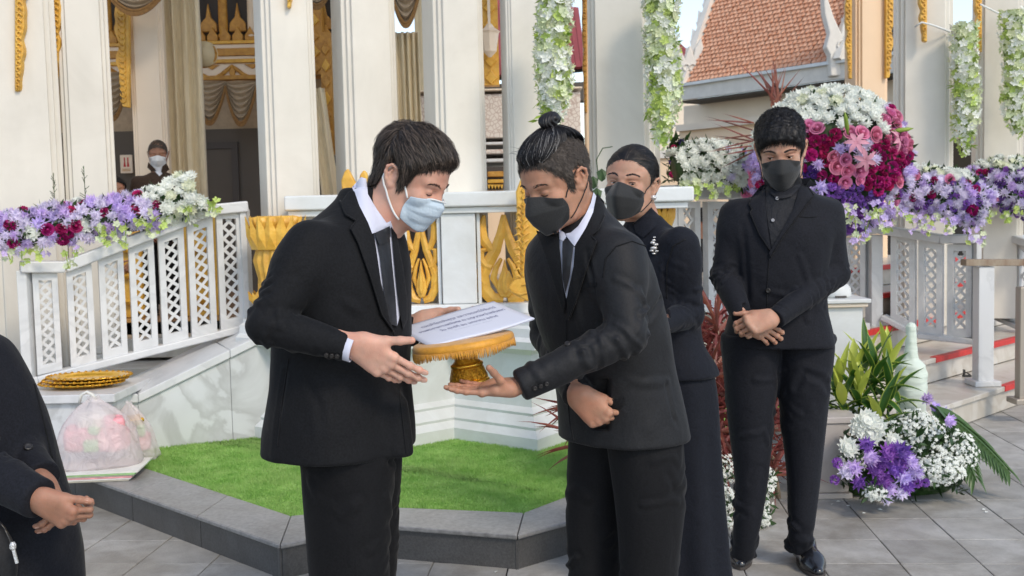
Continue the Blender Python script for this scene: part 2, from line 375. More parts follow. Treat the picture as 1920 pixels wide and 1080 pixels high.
# ================================================================== columns
def column(name_label, pxl, pxr, Y, rot=0, z0=.8, z1=6.4, mt='colw', py=300, group='tall white pavilion columns', steps=2, base=None, n=.16, taper=.035):
    a=pt(pxl,py,Y); c=pt(pxr,py,Y); cx=(a.x+c.x)/2; r=math.radians(rot)
    full=(c.x-a.x); 
    def plan(w):
        q=[]; s=w*n
        corner=[(w,w-steps*s)]
        for k in range(steps): corner += [(w-(k+1)*s,w-(steps-k)*s),(w-(k+1)*s, w-(steps-k-1)*s)]
        # stepped corner, ccw
        for k in range(4):
            for (u,v) in corner:
                th=k*math.pi/2; q.append((u*math.cos(th)-v*math.sin(th), u*math.sin(th)+v*math.cos(th)))
        return [(u*math.cos(r)-v*math.sin(r), u*math.sin(r)+v*math.cos(r)) for u,v in q]
    ext=max(abs(u) for u,v in plan(1.0)); w=full/2/ext; cy=Y+w*.9; H=z1-z0; zr=(a.z-z0)/H
    t=thing('column',name_label,'column',(cx,cy,z0),group)
    b=MB(); rings=[]
    for f in (0,.25,.5,.75,1):
        sc=w*(1+taper*(zr-f)*2); rings.append([(cx+u*sc,cy+v*sc,z0+H*f) for u,v in plan(1)])
    m_=len(rings[0]); vs=[p for rr in rings for p in rr]
    fs=[(i*m_+k,i*m_+(k+1)%m_,(i+1)*m_+(k+1)%m_,(i+1)*m_+k) for i in range(4) for k in range(m_)]+[tuple(4*m_+k for k in range(m_))]
    b.add(vs,fs); b.build('shaft',M_[mt],t,bevel=.006)
    if base:
        b=MB()
        for (f,hh,zq) in ((1.22,.06,0),(1.12,.05,.062)):
            poly=[(cx+u*w*f,cy+v*w*f,z0+zq) for u,v in plan(1)]
            b.prism(poly,(0,0,hh))
        b.build('base_moulding',M_[mt],t,bevel=.008)
    return t,cx,cy,w
def fin(px,py0,py1,Y,wpx,side,label,parent=None,mt='gold'):
    """carved hanging flame bracket: scalloped outline, real thickness"""
    pts=[]; N=26; H=py1-py0
    for i in range(N+1):
        f=i/N; wv=wpx*(1-.45*f)*(1-.35*max(0,f-.8)/.2)
        bump=.18*abs(math.sin(f*math.pi*5.5))+.1*math.sin(f*21)
        pts.append((px+side*wv*(1-.25+bump), py0+H*f))
    pts.append((px,py1+2)); pts.append((px,py0))
    b=MB(); b.prism([pt(x,y,Y) for x,y in pts],(0,.05,0)); o=b.build('gold_bracket',M_[mt],parent,bevel=.008)
    # relief scrolls proud of the face
    for i in range(int(H/11)):
        f=(i+.5)/(H/11); cx_=px+side*wpx*(.42-.15*f); cy_=py0+H*f; r=wpx*.26*(1-.4*f)*Y/2000
        c=pt(cx_,cy_,Y); path=[c+V((math.cos(t)*r*(1-t/9)*side,-.006,math.sin(t)*r*1.3*(1-t/9))) for t in np.linspace(0,5.2,9)]
        MB().tube(path,[.0035]+[.006]*6+[.004,.002],6).build('relief_scroll',M_[mt],o,smooth=True)
    return o
cols=[('leftmost column, cut by the frame, with a gold bracket hanging on its face',-70,96,6.75,28,.16),
 ('white column right of the leftmost one, its gold bracket ending short',100,206,7.0,20,.16),
 ('column whose foot stands on the gold carved base left of the bowing man',472,592,6.35,24,.15),
 ('column just left of the bowing man\'s head with a groove down its face',619,746,6.45,24,.15),
 ('column between the bowing man and the man with the topknot',793,912,6.3,22,.15),
 ('narrow bluish column directly left of the topknot',943,1022,6.3,12,.12),
 ('broad column rising above the woman\'s head',1107,1250,6.5,-14,.14),
 ('column behind the white and purple rail flowers with the shorter gold bracket',1688,1806,8.0,-16,.15),
 ('rightmost column, beside the last hanging orchid garland',1838,1935,8.4,-16,.15)]
CI=[]
for lab,a,c,Y,r,n in cols: CI.append(column(lab,a,c,Y,r,z0=(.8 if 500<c<1300 else .45),n=n,base=(c in (206,))))
b=MB()
for (lab,a,c,Y,r,n),q in zip(cols,CI): pass
column('plain cream column inside the hall beside the tan curtain',243,313,9.3,12,z0=.5,mt='cream',n=.14)
column('warm sunlit cream column with yellow brackets above the flower ball',1598,1668,10.5,8,z0=.3,mt='peach',n=.14)  # warm sunlight on this cream column is put into its peach colour
column('slim peach pilaster left of the broad column above the woman',1098,1122,7.6,0,z0=.8,mt='peach',n=.1)
# brackets on columns : each its own thing
def bracket_thing(label,*a,**k):
    o=fin(*a,label=label,**k); tag(o,label,'bracket','gold carved brackets on the columns'); o.name='gold_bracket'
bracket_thing('gold carved bracket on the leftmost column, the longer of the two there',27,-40,170,6.72,24,1)
bracket_thing('gold carved bracket on the second column from the left',97,-40,147,6.97,22,1)
bracket_thing('tip of a gold bracket at the top of the column left of the bowing man',538,-60,13,6.3,15,1)
bracket_thing('gold bracket with a white string tied round it, right part of the photo',1739,-50,77,7.9,-19,1)
bracket_thing('rightmost gold bracket above the last orchid garland',1842,-50,96,8.3,-17,1)
bracket_thing('deep yellow bracket on the right side of the warm sunlit column',1661,-40,145,10.45,21,1)
bracket_thing('yellow bracket with an upturned flame on the left side of the warm column',1598,-40,146,10.45,-17,1)
bracket_thing('yellow openwork bracket hanging in the gap beside the inner cream column',242,-50,200,9.2,-36,1,mt='gold')
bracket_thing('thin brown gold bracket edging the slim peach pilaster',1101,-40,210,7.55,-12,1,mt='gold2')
# curl of the upturned flame
# gold carved column feet
def gold_foot(label,px0,px1,pyt,pyb,Y,depth=.35):
    a=pt(px0,pyb,Y); c=pt(px1,pyt,Y); cx=(a.x+c.x)/2; w=(c.x-a.x)/2; H=c.z-a.z
    t=thing('gold_column_foot',label,'carved foot',(cx,Y+w,a.z),'gold carved feet below the columns')
    pr=[(1,0),(1.02,.08),(.8,.16),(.78,.3),(.95,.5),(.82,.62),(.86,.8),(1.0,.9),(1.06,.97),(.7,.99)]
    b=MB(); b.lathe([(w*r,H*z) for r,z in pr],96,(cx,Y+w,a.z),wob=lambda an,z:1+.07*math.cos(an*16)); b.build('foot_body',M_['gold'],t,smooth=True)
    lf=MB()
    for k in range(16):
        an=k/16*2*math.pi; r0=w*1.02; d=V((math.cos(an),math.sin(an),0)); s=V((-d.y,d.x,0)); o=V((cx,Y+w,a.z))+d*r0
        for (zb,zh,wd) in ((.62,.38,.17),(.0,.16,.12)):
            p=o+V((0,0,H*zb)); q=wd*w*1.3
            lf.add([p-s*q,p+s*q,p+V((0,0,H*zh*.55))+s*q*1.1+d*.012,p+V((0,0,H*zh))+d*.035,p+V((0,0,H*zh*.55))-s*q*1.1+d*.012,p+V((0,0,H*zh*.4))+d*.03],[(0,1,5),(1,2,5),(2,3,5),(3,4,5),(4,0,5)])
    lf.build('carved_leaves',M_['gold'],t)
    return t
gold_foot('gold carved lotus foot under the column left of the bowing man',468,552,402,575,5.98)
gold_foot('gold carved foot glimpsed to the right of the woman\'s neck',1208,1260,375,520,6.25)
# the tall gold naga fin in front of the narrow column
def fin_poly(label,pts,Y,th=.07,name='gold_fin',rel=None):
    b=MB(); b.prism([pt(x,y,Y) for x,y in pts],(0,th,0)); o=b.build(name,M_['gold'],None,bevel=.012,seg=3); tag(o,label,'carving','gold flame carvings on the balustrade')
    for r in rel or []:
        path=[pt(x,y,Y)+V((0,-.003,0)) for x,y in r]; MB().tube(path,[.004]+[.008]*(len(r)-2)+[.003],6).build('relief_rib',M_['gold'],o,smooth=True)
    return o
rel=[[(992,345+i*13),(984,350+i*13),(979,358+i*13),(983,364+i*13)] for i in range(13)]+[[(968+min(i,4)*-1.0,390+i*13),(973,386+i*13),(977,392+i*13)] for i in range(11)]
fin_poly('tall yellow gold flame fin with a scrolled foot beside the topknot man\'s face',[(978,330),(990,322),(1004,335),(1010,400),(1012,560),(990,566),(962,552),(952,540),(964,524),(976,520),(975,470),(968,430),(969,392),(967,360)],5.9,rel=rel+[[(958,546),(975,552),(990,548),(994,538),(986,532),(978,536)]])
fin_poly('small gold flame tip pointing up left of the scrolled fin foot',[(950,545),(946,530),(949,518),(954,506),(960,520),(967,535),(970,548)],6.02,.05)
fin_poly('pointed gold flame showing just behind the bowing man\'s shoulder',[(640,352),(639,338),(645,322),(652,315),(660,330),(668,345),(666,370),(642,372)],6.05,.05)
fin_poly('rounded small gold flame right of the pointed one behind the bowing man',[(673,352),(674,328),(682,318),(689,326),(689,352)],6.1,.05)
# ================================================================== marble stringer and balustrades of the stairs
def lattice(pa,pb,zb0,zb1,zt0,zt1,parent,th=.05,mt='marble2',ins=(.24,.09)):
    """a pierced slab: frame and crossing bars, as one part. pa, pb plan points"""
    pa=V(pa); pb=V(pb); d=(pb-pa); d.z=0; nrm=V((d.y,-d.x,0)).normalized()*th/2
    def P(u,v): 
        q=pa.lerp(pb,u); return V((q.x,q.y,lerp(lerp(zb0,zb1,u),lerp(zt0,zt1,u),v)))
    W=(pb-pa).length; H=(zt0+zt1-zb0-zb1)/2
    u0,v0=ins[0],ins[1]; mb=MB()
    def slab(q,k=1.0):
        mb.hexa([x-nrm*k for x in q][:4] and [q[0]-nrm*k,q[1]-nrm*k,q[1]+nrm*k,q[0]+nrm*k],[q[3]-nrm*k,q[2]-nrm*k,q[2]+nrm*k,q[3]+nrm*k])
    slab([P(0,0),P(u0,0),P(u0,1),P(0,1)]); slab([P(1-u0,0),P(1,0),P(1,1),P(1-u0,1)])
    slab([P(u0,0),P(1-u0,0),P(1-u0,v0),P(u0,v0)]); slab([P(u0,1-v0*.8),P(1-u0,1-v0*.8),P(1-u0,1),P(u0,1)])
    # rebate
    iw=(1-2*u0)*W; ih=(1-1.8*v0)*H; s=iw*.86; n=int(ih/s)+2; t=.0165
    for sg in (1,-1):
        for i in range(-1,n+1):
            y0=i*s; y1=y0+iw
            x0_,x1_=0,iw; a0,a1=y0,y1
            if a0<0: x0_=-a0; a0=0
            if a1>ih: x1_=iw-(a1-ih); a1=ih
            if x1_-x0_<.01: continue
            X0,X1=(x0_,x1_) if sg>0 else (iw-x0_,iw-x1_)
            A=P(u0+X0/W,v0+a0/H); B=P(u0+X1/W,v0+a1/H)
            k=.32 if sg>0 else .28
            w_=V((0,0,t*.7))
            q=[A-w_,B-w_,B+w_,A+w_] if sg>0 else [B-w_,A-w_,A+w_,B+w_]
            slab(q,k)
    return mb.build('pierced_baluster',M_[mt],parent)
def rail(parent,pts,w=.11,h=.07,mt='marble2',name='handrail'):
    for a,b in zip(pts[:-1],pts[1:]):
        MB().beam(a,b,w,h).build(name,M_[mt],parent,bevel=.01)
# left stair balustrade: from newel (px 60) to upper post (px 440)
def Lp(px):   # plan position on the line
    t=(px-65)/(462-65); Y=lerp(5.9,6.4,t); return V((xx(px,Y,520),Y,0))
def zat(px,py): p=Lp(px); return pt(px,py,p.y).z
lb=thing('stair_balustrade','white pierced marble balustrade climbing the left stair under the flower garland','balustrade',(Lp(90).x,Lp(90).y,.45))
tops=lambda px: (512 if px<120 else lerp(512,404,(px-120)/285) if px<405 else 394)
bots=lambda px: (706 if px<60 else lerp(706,612,(px-60)/400))
for (p0,p1) in ((60,107),(124,172),(185,232),(243,290),(299,347),(354,402),(409,457)):
    z=[zat(p0,bots(p0)-3),zat(p1,bots(p1)-3),zat(p0,tops(p0)),zat(p1,tops(p1))]
    lattice(Lp(p0),Lp(p1),z[0],z[1],z[2],z[3],lb)
def R3(px,py): p=Lp(px); return V((p.x,p.y,pt(px,py,p.y).z))
rail(lb,[R3(38,500),R3(122,500),R3(405,393),R3(468,387)],.13,.065)
rail(lb,[R3(38,714),R3(60,712),R3(462,612)],.10,.045,name='bottom_rail')
for p0,p1,yt,yb in ((38,57,506,745),(458,470,392,640)):
    a=R3(p0,yb); c=R3(p1,yt); MB().hexa([V((a.x,a.y-.05,a.z)),V((c.x,c.y-.05,a.z)),V((c.x,c.y+.05,a.z)),V((a.x,a.y+.05,a.z))],[V((a.x,a.y-.05,c.z)),V((c.x,c.y-.05,c.z)),V((c.x,c.y+.05,c.z)),V((a.x,a.y+.05,c.z))]).build('newel_post',M_['marble2'],lb,bevel=.006)
# back balustrade on the far side of the left stair
lb2=thing('stair_balustrade','pale balustrade on the far side of the left stair, seen at the left edge','balustrade',(-4,7.2,.4))
def R4(px,py): Y=lerp(6.9,7.6,(px+60)/220); return pt(px,py,Y)
for p0,p1 in ((-40,-8),(4,38)):
    a,c=R4(p0,560),R4(p1,560); lattice((a.x,a.y,0),(c.x,c.y,0),R4(p0,575).z,R4(p1,570).z,R4(p0,475).z,R4(p1,470).z,lb2)
rail(lb2,[R4(-60,470),R4(20,466),R4(160,430)],.12,.06); rail(lb2,[R4(-60,585),R4(140,548)],.1,.05,name='bottom_rail')
# marble side wall (stringer) of the left stair, cut into slabs
sw=thing('stair_side_wall','veined white marble side wall of the left stair, sloping cap on top','wall',(-1.9,5.9,KZ))
def S(px,py,z=None):
    t=(px-180)/(500-180); Y=lerp(5.62,6.02,t); 
    return pt(px,py,Y)
cuts=[(150,742),(258,738),(430,655),(505,618)]
for (a,ya),(c,yc) in zip(cuts[:-1],cuts[1:]):
    A,B=S(a+.2,ya),S(c-.2,yc); nrm=V((B.y-A.y,-(B.x-A.x),0)).normalized()
    lo=lambda p:V((p.x,p.y,KZ-.02))
    MB().hexa([lo(A),lo(B),lo(B)-nrm*.12,lo(A)-nrm*.12],[A-V((0,0,.05)),B-V((0,0,.05)),B-V((0,0,.05))-nrm*.12,A-V((0,0,.05))-nrm*.12]).build('marble_slab',M_['marble'],sw,bevel=.003)
    MB().hexa([A-V((0,0,.048))+nrm*.02,B-V((0,0,.048))+nrm*.02,B-V((0,0,.048))-nrm*.58,A-V((0,0,.048))-nrm*.58],[A+nrm*.02,B+nrm*.02,B-nrm*.58,A-nrm*.58]).build('sloping_cap',M_['marble2'],sw,bevel=.006)
# low plinth block carrying the gold trays
p=pt(150,742,5.62); MB().box(-2.95,p.x+.25,5.42,5.9,KZ-.02,.455).build('plinth_block',M_['marble'],sw,bevel=.006)
MB().box(-3.0,p.x+.27,5.39,5.95,.456,.50).build('plinth_cap',M_['marble2'],sw,bevel=.006)
# left stair treads rising away, behind the balustrade
ls=thing('left_stair','marble steps of the left stair seen through the pierced balusters','steps',(-2.6,6.4,0)); ls['kind']='structure'
for k in ('category','label'): del ls[k]
for i in range(4):
    y0=6.05+i*.33; MB().box(-4.6+.0*i,-1.85+.33*i*.8,y0,8.2,.02+.15*i,.15*(i+1)).build('step',M_['treads'],ls,bevel=.006)
fl=MB(); fl.box(-6,1.3,7.3,12.5,.3,FZ); o=fl.build('hall_floor',M_['floor']); tag(o,kind='structure')
fl=MB(); fl.box(-1.55,1.2,6.25,7.31,.2,.62); o=fl.build('terrace_floor',M_['treads']); tag(o,kind='structure')
# ================================================================== right stair
a_=V((.72,.69,0)); b_=V((-.69,.72,0)); S0=V((2.742,6.46,0)); RZ=.17
rs=bpy.data.objects.new('right_stair',None); link(rs); rs['kind']='structure'; rs.location=(3,7,0)
rsp=Matrix.Translation(-rs.location)
def srun(l0,l1,d0,d1,z0,z1,name,mt,par=None,bev=.005):
    q=[S0+a_*l0+b_*d0,S0+a_*l1+b_*d0,S0+a_*l1+b_*d1,S0+a_*l0+b_*d1]
    return MB().hexa([V((v.x,v.y,z0)) for v in q],[V((v.x,v.y,z1)) for v in q]).build(name,M_[mt],par or rs,bevel=bev)
for i in range(5):
    z=RZ*(i+1)
    srun(-.75,4,.4*i+.012,.4*i+.6 if i<4 else 4,z-RZ+.004,z-.034,'riser','treads')
    srun(-.75,(.95 if i==0 else .33),.4*i-.012,.4*i+.42 if i<4 else 4,z-.033,z,'tread','treads')
    if i==0: srun(.951,1.3,-.012,.42,z-.033,z,'tread','treads')
    srun(.331 if i else 1.301,4,.4*i-.012,.4*i+.42 if i<4 else 4,z-.033,z,'tread','treads')
    st=.33 if i==1 else (.46 if i==0 else -.3)
    srun(st+.15,4,.4*i-.018,.4*i+.03,z-.034,z+.005,'red_nosing','red',bev=.003)
    if i in (1,2):
        for l in (.1,.85):
            s=MB(); c=S0+a_*l+b_*(.4*i-.06); zz_=z-RZ+.002
            s.box(c.x-.025,c.x+.03,c.y-.015,c.y+.015,zz_,zz_+.012); s.box(c.x-.022,c.x-.012,c.y-.01,c.y+.01,zz_+.012,zz_+.05); s.beam((c.x-.016,c.y,zz_+.035),(c.x+.025,c.y,zz_+.014),.01,.008)
            o=s.build('carpet_bracket',mat('black_iron%d%d'%(i,int(l*10)),(.02,.02,.02),.5),rs)
# side balustrade of the right stair
rb=thing('stair_balustrade','pierced marble balustrade running down the right stair behind the young man','balustrade',pt(1700,640,7.6))
def Rp(px): 
    t=(px-1585)/(1830-1585); Y=lerp(7.7,7.15,t); return V((xx(px,Y,520),Y,0))
def Q3(px,py): p=Rp(px); return V((p.x,p.y,pt(px,py,p.y).z))
tpy=lambda px: 446 if px<1655 else (lerp(432,458,(px-1655)/110) if px<1765 else 458)
bpy_=lambda px: 566 if px<1625 else (lerp(590,625,(px-1655)/70) if px<1725 else 632)
for p0,p1 in ((1584,1624),(1672,1717),(1724,1768),(1778,1824)):
    lattice(Rp(p0),Rp(p1),Q3(p0,bpy_(p0)).z,Q3(p1,bpy_(p1)).z,Q3(p0,tpy(p0)).z,Q3(p1,tpy(p1)).z,rb)
rail(rb,[Q3(1570,436),Q3(1650,430),Q3(1766,448),Q3(1832,448)],.13,.06); rail(rb,[Q3(1655,594),Q3(1724,629),Q3(1832,640)],.1,.04,name='bottom_rail')
for p0,p1,yt,yb in ((1628,1655,440,760),(1822,1836,452,640)):
    A,B=Q3(p0,yb),Q3(p1,yt); MB().box(A.x,B.x,A.y-.07,A.y+.07,A.z,B.z).build('newel_post',M_['marble2'],rb,bevel=.006)
A,B=Q3(1560,800),Q3(1628,566); MB().box(A.x,B.x,A.y-.04,A.y+.04,.0,B.z).build('base_wall',M_['marble2'],rb,bevel=.006)
rb2=thing('stair_balustrade','second balustrade across the right stair, cut by the right edge','balustrade',(4.2,9,.5))
def Rq(px,py): Y=lerp(8.9,8.3,(px-1835)/90); return pt(px,py,Y)
for p0,p1 in ((1842,1862),(1868,1900),(1908,1944)):
    a,c=Rq(p0,520),Rq(p1,520); s=(p0-1842)*.42; s2=(p1-1842)*.42
    lattice((a.x,a.y,0),(c.x,c.y,0),Rq(p0,578+s).z,Rq(p1,578+s2).z,Rq(p0,436+s*.6).z,Rq(p1,436+s2*.6).z,rb2)
rail(rb2,[Rq(1838,428),Rq(1960,462)],.13,.06); rail(rb2,[Rq(1838,580),Rq(1960,632)],.1,.04,name='bottom_rail')
# balustrade between the woman and the young man
mbal=thing('stair_balustrade','pierced balustrade glimpsed between the woman and the young man','balustrade',pt(1310,650,6.9))
def Mp(px,py): return pt(px,py,lerp(6.8,7.2,(px-1255)/150))
for p0,p1,yb in ((1268,1309,556),(1323,1362,575),(1372,1410,590)):
    a,c=Mp(p0,470),Mp(p1,470); lattice((a.x,a.y,0),(c.x,c.y,0),Mp(p0,yb).z,Mp(p1,yb).z,Mp(p0,378).z,Mp(p1,378).z,mbal)
rail(mbal,[Mp(1250,360),Mp(1420,362)],.14,.085); rail(mbal,[Mp(1250,566),Mp(1420,596)],.1,.05,name='bottom_rail')
A=Mp(1252,700); B=Mp(1266,376); MB().box(A.x,B.x,A.y-.06,A.y+.06,A.z,B.z).build('newel_post',M_['marble2'],mbal,bevel=.006)
o=MB().box(1.1,2.45,7.28,8.6,0,.56).build('landing_wall',M_['marble']); tag(o,kind='structure')
# white podium
pd=thing('podium','white podium with moulded cap standing behind the young man\'s hip','podium',(xx(1590,5.75,700),5.9,0))
x0,x1=xx(1552,5.7,600),xx(1618,5.7,600); zc=pt(1600,562,5.7).z
MB().box(x0,x1,5.7,6.0,0,zc-.04).build('body',M_['white'],pd,bevel=.006)
MB().box(x0-.02,x1+.022,5.675,6.02,zc-.04,zc-.018).build('cap_moulding',M_['cream'],pd,bevel=.008)
MB().box(x0-.03,x1+.034,5.66,6.04,zc-.017,zc+.006).build('cap',M_['white'],pd,bevel=.006)
tb=thing('tissue_box','small white rounded box standing on the podium cap','box',(xx(1572,5.78,550),5.8,zc+.007))
c=tb.location; MB().lathe([(.06,0),(.066,.012),(.062,.05),(.05,.07),(.02,.078)],20,c,sx=1.15).build('box_body',M_['white'],tb,smooth=True)
MB().box(c.x-.03,c.x+.03,c.y-.068,c.y-.055,c.z+.003,c.z+.012).build('slot',M_['dark2'],tb)
# posts and beam on the right stair
def post(label,px0,px1,pyt,Y,zb,mt,dep=.1):
    x0,x1=xx(px0,Y,600),xx(px1,Y,600); z1=pt(px0,pyt,Y).z
    t=thing('post',label,'post',((x0+x1)/2,Y,zb)); MB().box(x0,x1,Y-dep/2,Y+dep/2,zb,z1).build('shaft',M_[mt],t,bevel=.005)
    MB().box(x0-.035,x1+.035,Y-dep/2-.035,Y+dep/2+.035,zb,zb+.035).build('foot_plate',M_[mt],t,bevel=.005); return t
M_['wood']=mat('weathered_beam',(.36,.30,.22),.7,col2=(.22,.14,.09),scale=6,stretch=(4,1,1),bump=.2)
M_['steel']=mat('brushed_post',(.30,.25,.20),.35,col2=(.42,.38,.33),scale=5,metal=.5,stretch=(1,1,.15))
post('white square post standing on the first step of the right stair',1829,1858,500,6.95,.171,'marble2')
p0=pt(1806,492,6.93); p1=pt(1990,492,6.93); o=MB().beam(p0,p1,.09,.042).build('wooden_beam',M_['wood'],bevel=.004); tag(o,'weathered pale beam lying across the top of the white square post','beam')
srun(1.3-.05,1.9,-.42,-.03,0,.12,'marble_block','marble',None); bpy.context.view_layer
mbk=[x for x in rs.children if x.name.startswith('marble_block')][0]
post('tall brownish metal post at the right edge on a low marble block',1908,1936,538,6.55,.12,'steel',.07)
# ================================================================== hall interior
def rectw(px0,px1,pyt,pyb,Y):
    a=pt(px0,pyb,Y); c=pt(px1,pyt,Y); return a.x,c.x,a.z,c.z
hw=thing('hall_back_wall','dark back wall of the hall behind the left columns, with gilded frieze above','wall',(-3,11.5,FZ))
YW=11.5
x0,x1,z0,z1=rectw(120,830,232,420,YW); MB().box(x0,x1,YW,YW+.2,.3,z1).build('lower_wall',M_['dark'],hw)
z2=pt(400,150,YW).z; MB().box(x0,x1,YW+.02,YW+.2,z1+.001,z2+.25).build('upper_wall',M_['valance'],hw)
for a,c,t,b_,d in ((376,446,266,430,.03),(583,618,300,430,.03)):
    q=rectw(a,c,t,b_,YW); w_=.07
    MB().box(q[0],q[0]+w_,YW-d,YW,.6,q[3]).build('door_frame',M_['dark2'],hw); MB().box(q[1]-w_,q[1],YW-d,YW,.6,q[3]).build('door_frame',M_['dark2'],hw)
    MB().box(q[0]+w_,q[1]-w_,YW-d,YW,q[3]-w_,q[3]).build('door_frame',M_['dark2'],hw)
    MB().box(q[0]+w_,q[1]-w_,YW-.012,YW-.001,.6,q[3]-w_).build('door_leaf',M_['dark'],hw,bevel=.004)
# frieze
YF=11.2
fr=thing('gilded_frieze','white and gold carved frieze above the swagged valance inside the hall','frieze',(pt(410,110,YF)))
fx0,fx1=xx(150,YF),xx(700,YF)
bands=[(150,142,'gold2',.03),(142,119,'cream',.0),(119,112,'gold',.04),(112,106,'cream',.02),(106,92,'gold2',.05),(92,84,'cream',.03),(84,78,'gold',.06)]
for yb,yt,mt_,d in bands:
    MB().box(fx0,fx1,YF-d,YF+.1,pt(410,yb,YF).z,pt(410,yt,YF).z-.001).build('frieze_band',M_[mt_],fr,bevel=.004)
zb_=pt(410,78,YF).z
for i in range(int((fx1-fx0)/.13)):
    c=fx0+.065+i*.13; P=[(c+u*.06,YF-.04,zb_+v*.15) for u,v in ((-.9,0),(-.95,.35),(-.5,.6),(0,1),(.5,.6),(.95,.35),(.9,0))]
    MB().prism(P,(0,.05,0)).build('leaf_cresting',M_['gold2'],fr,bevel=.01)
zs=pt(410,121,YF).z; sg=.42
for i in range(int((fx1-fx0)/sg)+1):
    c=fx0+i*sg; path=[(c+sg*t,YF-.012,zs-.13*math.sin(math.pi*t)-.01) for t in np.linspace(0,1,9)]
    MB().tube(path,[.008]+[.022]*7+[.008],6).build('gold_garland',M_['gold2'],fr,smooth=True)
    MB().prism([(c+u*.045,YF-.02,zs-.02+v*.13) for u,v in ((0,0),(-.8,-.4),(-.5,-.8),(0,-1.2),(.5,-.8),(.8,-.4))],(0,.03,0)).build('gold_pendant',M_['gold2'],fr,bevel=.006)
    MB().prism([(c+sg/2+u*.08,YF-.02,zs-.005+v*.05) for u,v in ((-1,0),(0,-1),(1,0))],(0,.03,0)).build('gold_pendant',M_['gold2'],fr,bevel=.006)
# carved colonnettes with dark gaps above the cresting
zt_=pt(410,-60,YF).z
MB().box(fx0,fx1,YF+.25,YF+.3,zb_,zt_).build('painted_recess_shade',M_['dark2'],fr)  # dark sheet standing in for the shade between the colonnettes
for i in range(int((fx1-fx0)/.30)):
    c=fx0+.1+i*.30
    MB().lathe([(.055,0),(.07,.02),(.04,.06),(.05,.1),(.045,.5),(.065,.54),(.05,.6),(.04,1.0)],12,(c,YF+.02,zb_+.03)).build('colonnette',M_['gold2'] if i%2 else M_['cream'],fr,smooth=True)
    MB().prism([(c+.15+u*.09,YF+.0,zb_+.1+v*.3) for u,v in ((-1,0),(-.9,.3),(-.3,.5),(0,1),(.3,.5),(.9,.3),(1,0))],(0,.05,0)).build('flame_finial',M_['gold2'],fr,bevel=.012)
# round drum / gong
gd=thing('hanging_drum','cream round drum with golden rim hanging beside the tan curtain','drum',pt(384,103,9.9))
c=gd.location; r_=23*9.9/2000
b=MB(); b.lathe([(.0,0),(r_*.9,0),(r_*.98,.01),(r_,.03),(r_,.07),(0,.07)],32)
me=b.mesh('drum_body',mat('drum_skin',(.62,.52,.33),.5,var=.1,scale=8),True); o=bpy.data.objects.new('drum_body',me); o.matrix_basis=Matrix.Translation(c)@Matrix.Rotation(math.radians(90),4,'X')@Matrix.Rotation(.3,4,'Y'); link(o); setpar(o,gd)
b=MB(); b.tube([c+V((math.cos(t)*r_,-.035,math.sin(t)*r_)) for t in np.linspace(0,2*math.pi,33)],.012,6).build('gold_rim',M_['gold2'],gd,smooth=True)
# curtains
def curtain(label,px0,px1,pyt,pyb,Y,folds,mt='curtain',amp=.035,lean=0,group='tan curtains between the columns'):
    a=pt(px0,pyb,Y); c=pt(px1,pyt,Y); nu,nv=folds*10,14; vs=[];fs=[]
    ph=[random.uniform(0,6.28) for _ in range(4)]
    for j in range(nv+1):
        v=j/nv; z=lerp(a.z,c.z,v)
        for i in range(nu+1):
            u=i/nu; xw=u+.012*math.sin(u*folds*6.28*.5+ph[0]+v*1.2)
            ww=math.sin(u*folds*6.28+ph[1]+.7*math.sin(v*2.2+ph[2])+1.1*math.sin(u*5+ph[3]))
            y=Y-amp*(ww+.35*math.sin(u*folds*17+v*1.7+ph[2])+.4*abs(ww))
            vs.append((lerp(a.x,c.x,xw)+lean*(1-v),y,z))
    fs=[(j*(nu+1)+i,j*(nu+1)+i+1,(j+1)*(nu+1)+i+1,(j+1)*(nu+1)+i) for j in range(nv) for i in range(nu)]
    b=MB(); b.add(vs,fs); o=b.build('curtain',M_[mt],None,smooth=True); s=o.modifiers.new('s','SOLIDIFY'); s.thickness=.006
    tag(o,label,'curtain',group); return o
curtain('tan pleated curtain hanging full length behind the masked man in brown',294,372,-60,420,9.7,5)
curtain('tan curtain in the narrow gap left of the bowing man\'s head',738,786,60,300,9.3,5,amp=.03)
curtain('dim drawn-back curtain between the two bluish columns above the left man\'s shoulder',584,607,165,380,10.4,2,amp=.03,lean=.12)
curtain('pale narrow curtain edge beside the wall in the gap left of the standing columns',786,800,-60,330,10.2,1,mt='curtain',amp=.02)
def swag(label,px0,px1,pyt,pyb,Y,drop=1.0,nf=7,sk=0,group='fringed swags inside the hall'):
    """draped swag with crescent folds and a fringe"""
    t=thing('swag',label,'valance',pt((px0+px1)/2,pyt,Y),group)
    a=pt(px0,pyt,Y); c=pt(px1,pyt,Y); H=a.z-pt(px0,pyb,Y).z; nu,nv=24,nf*6; vs=[]
    for j in range(nv+1):
        v=j/nv
        for i in range(nu+1):
            u=i/nu; s=math.sin(math.pi*min(1,max(0,(u*(1+sk) if sk>0 else u)))) ; s=s**.8 if s>0 else 0
            z=a.z-H*(.12*v+.88*v*s); y=Y-.05*s-.028*math.sin(v*nf*6.28+u*2)*s**.5-.02
            vs.append((lerp(a.x,c.x,u),y,z))
    fs=[(j*(nu+1)+i,j*(nu+1)+i+1,(j+1)*(nu+1)+i+1,(j+1)*(nu+1)+i)[::-1] for j in range(nv) for i in range(nu)]
    b=MB(); b.add(vs,fs); b.build('draped_cloth',M_['valance'],t,smooth=True)
    e=vs[nv*(nu+1):]; f=MB(); f.tube([V(p)+V((0,-.012,0)) for p in e],.013,6)
    for k in range(len(e)-1):
        for q in range(3):
            p=V(e[k]).lerp(V(e[k+1]),q/3); f.box(p.x-.006,p.x+.006,p.y-.018,p.y-.008,p.z-.045,p.z)
    f.build('fringe',M_['fringe'],t); return t
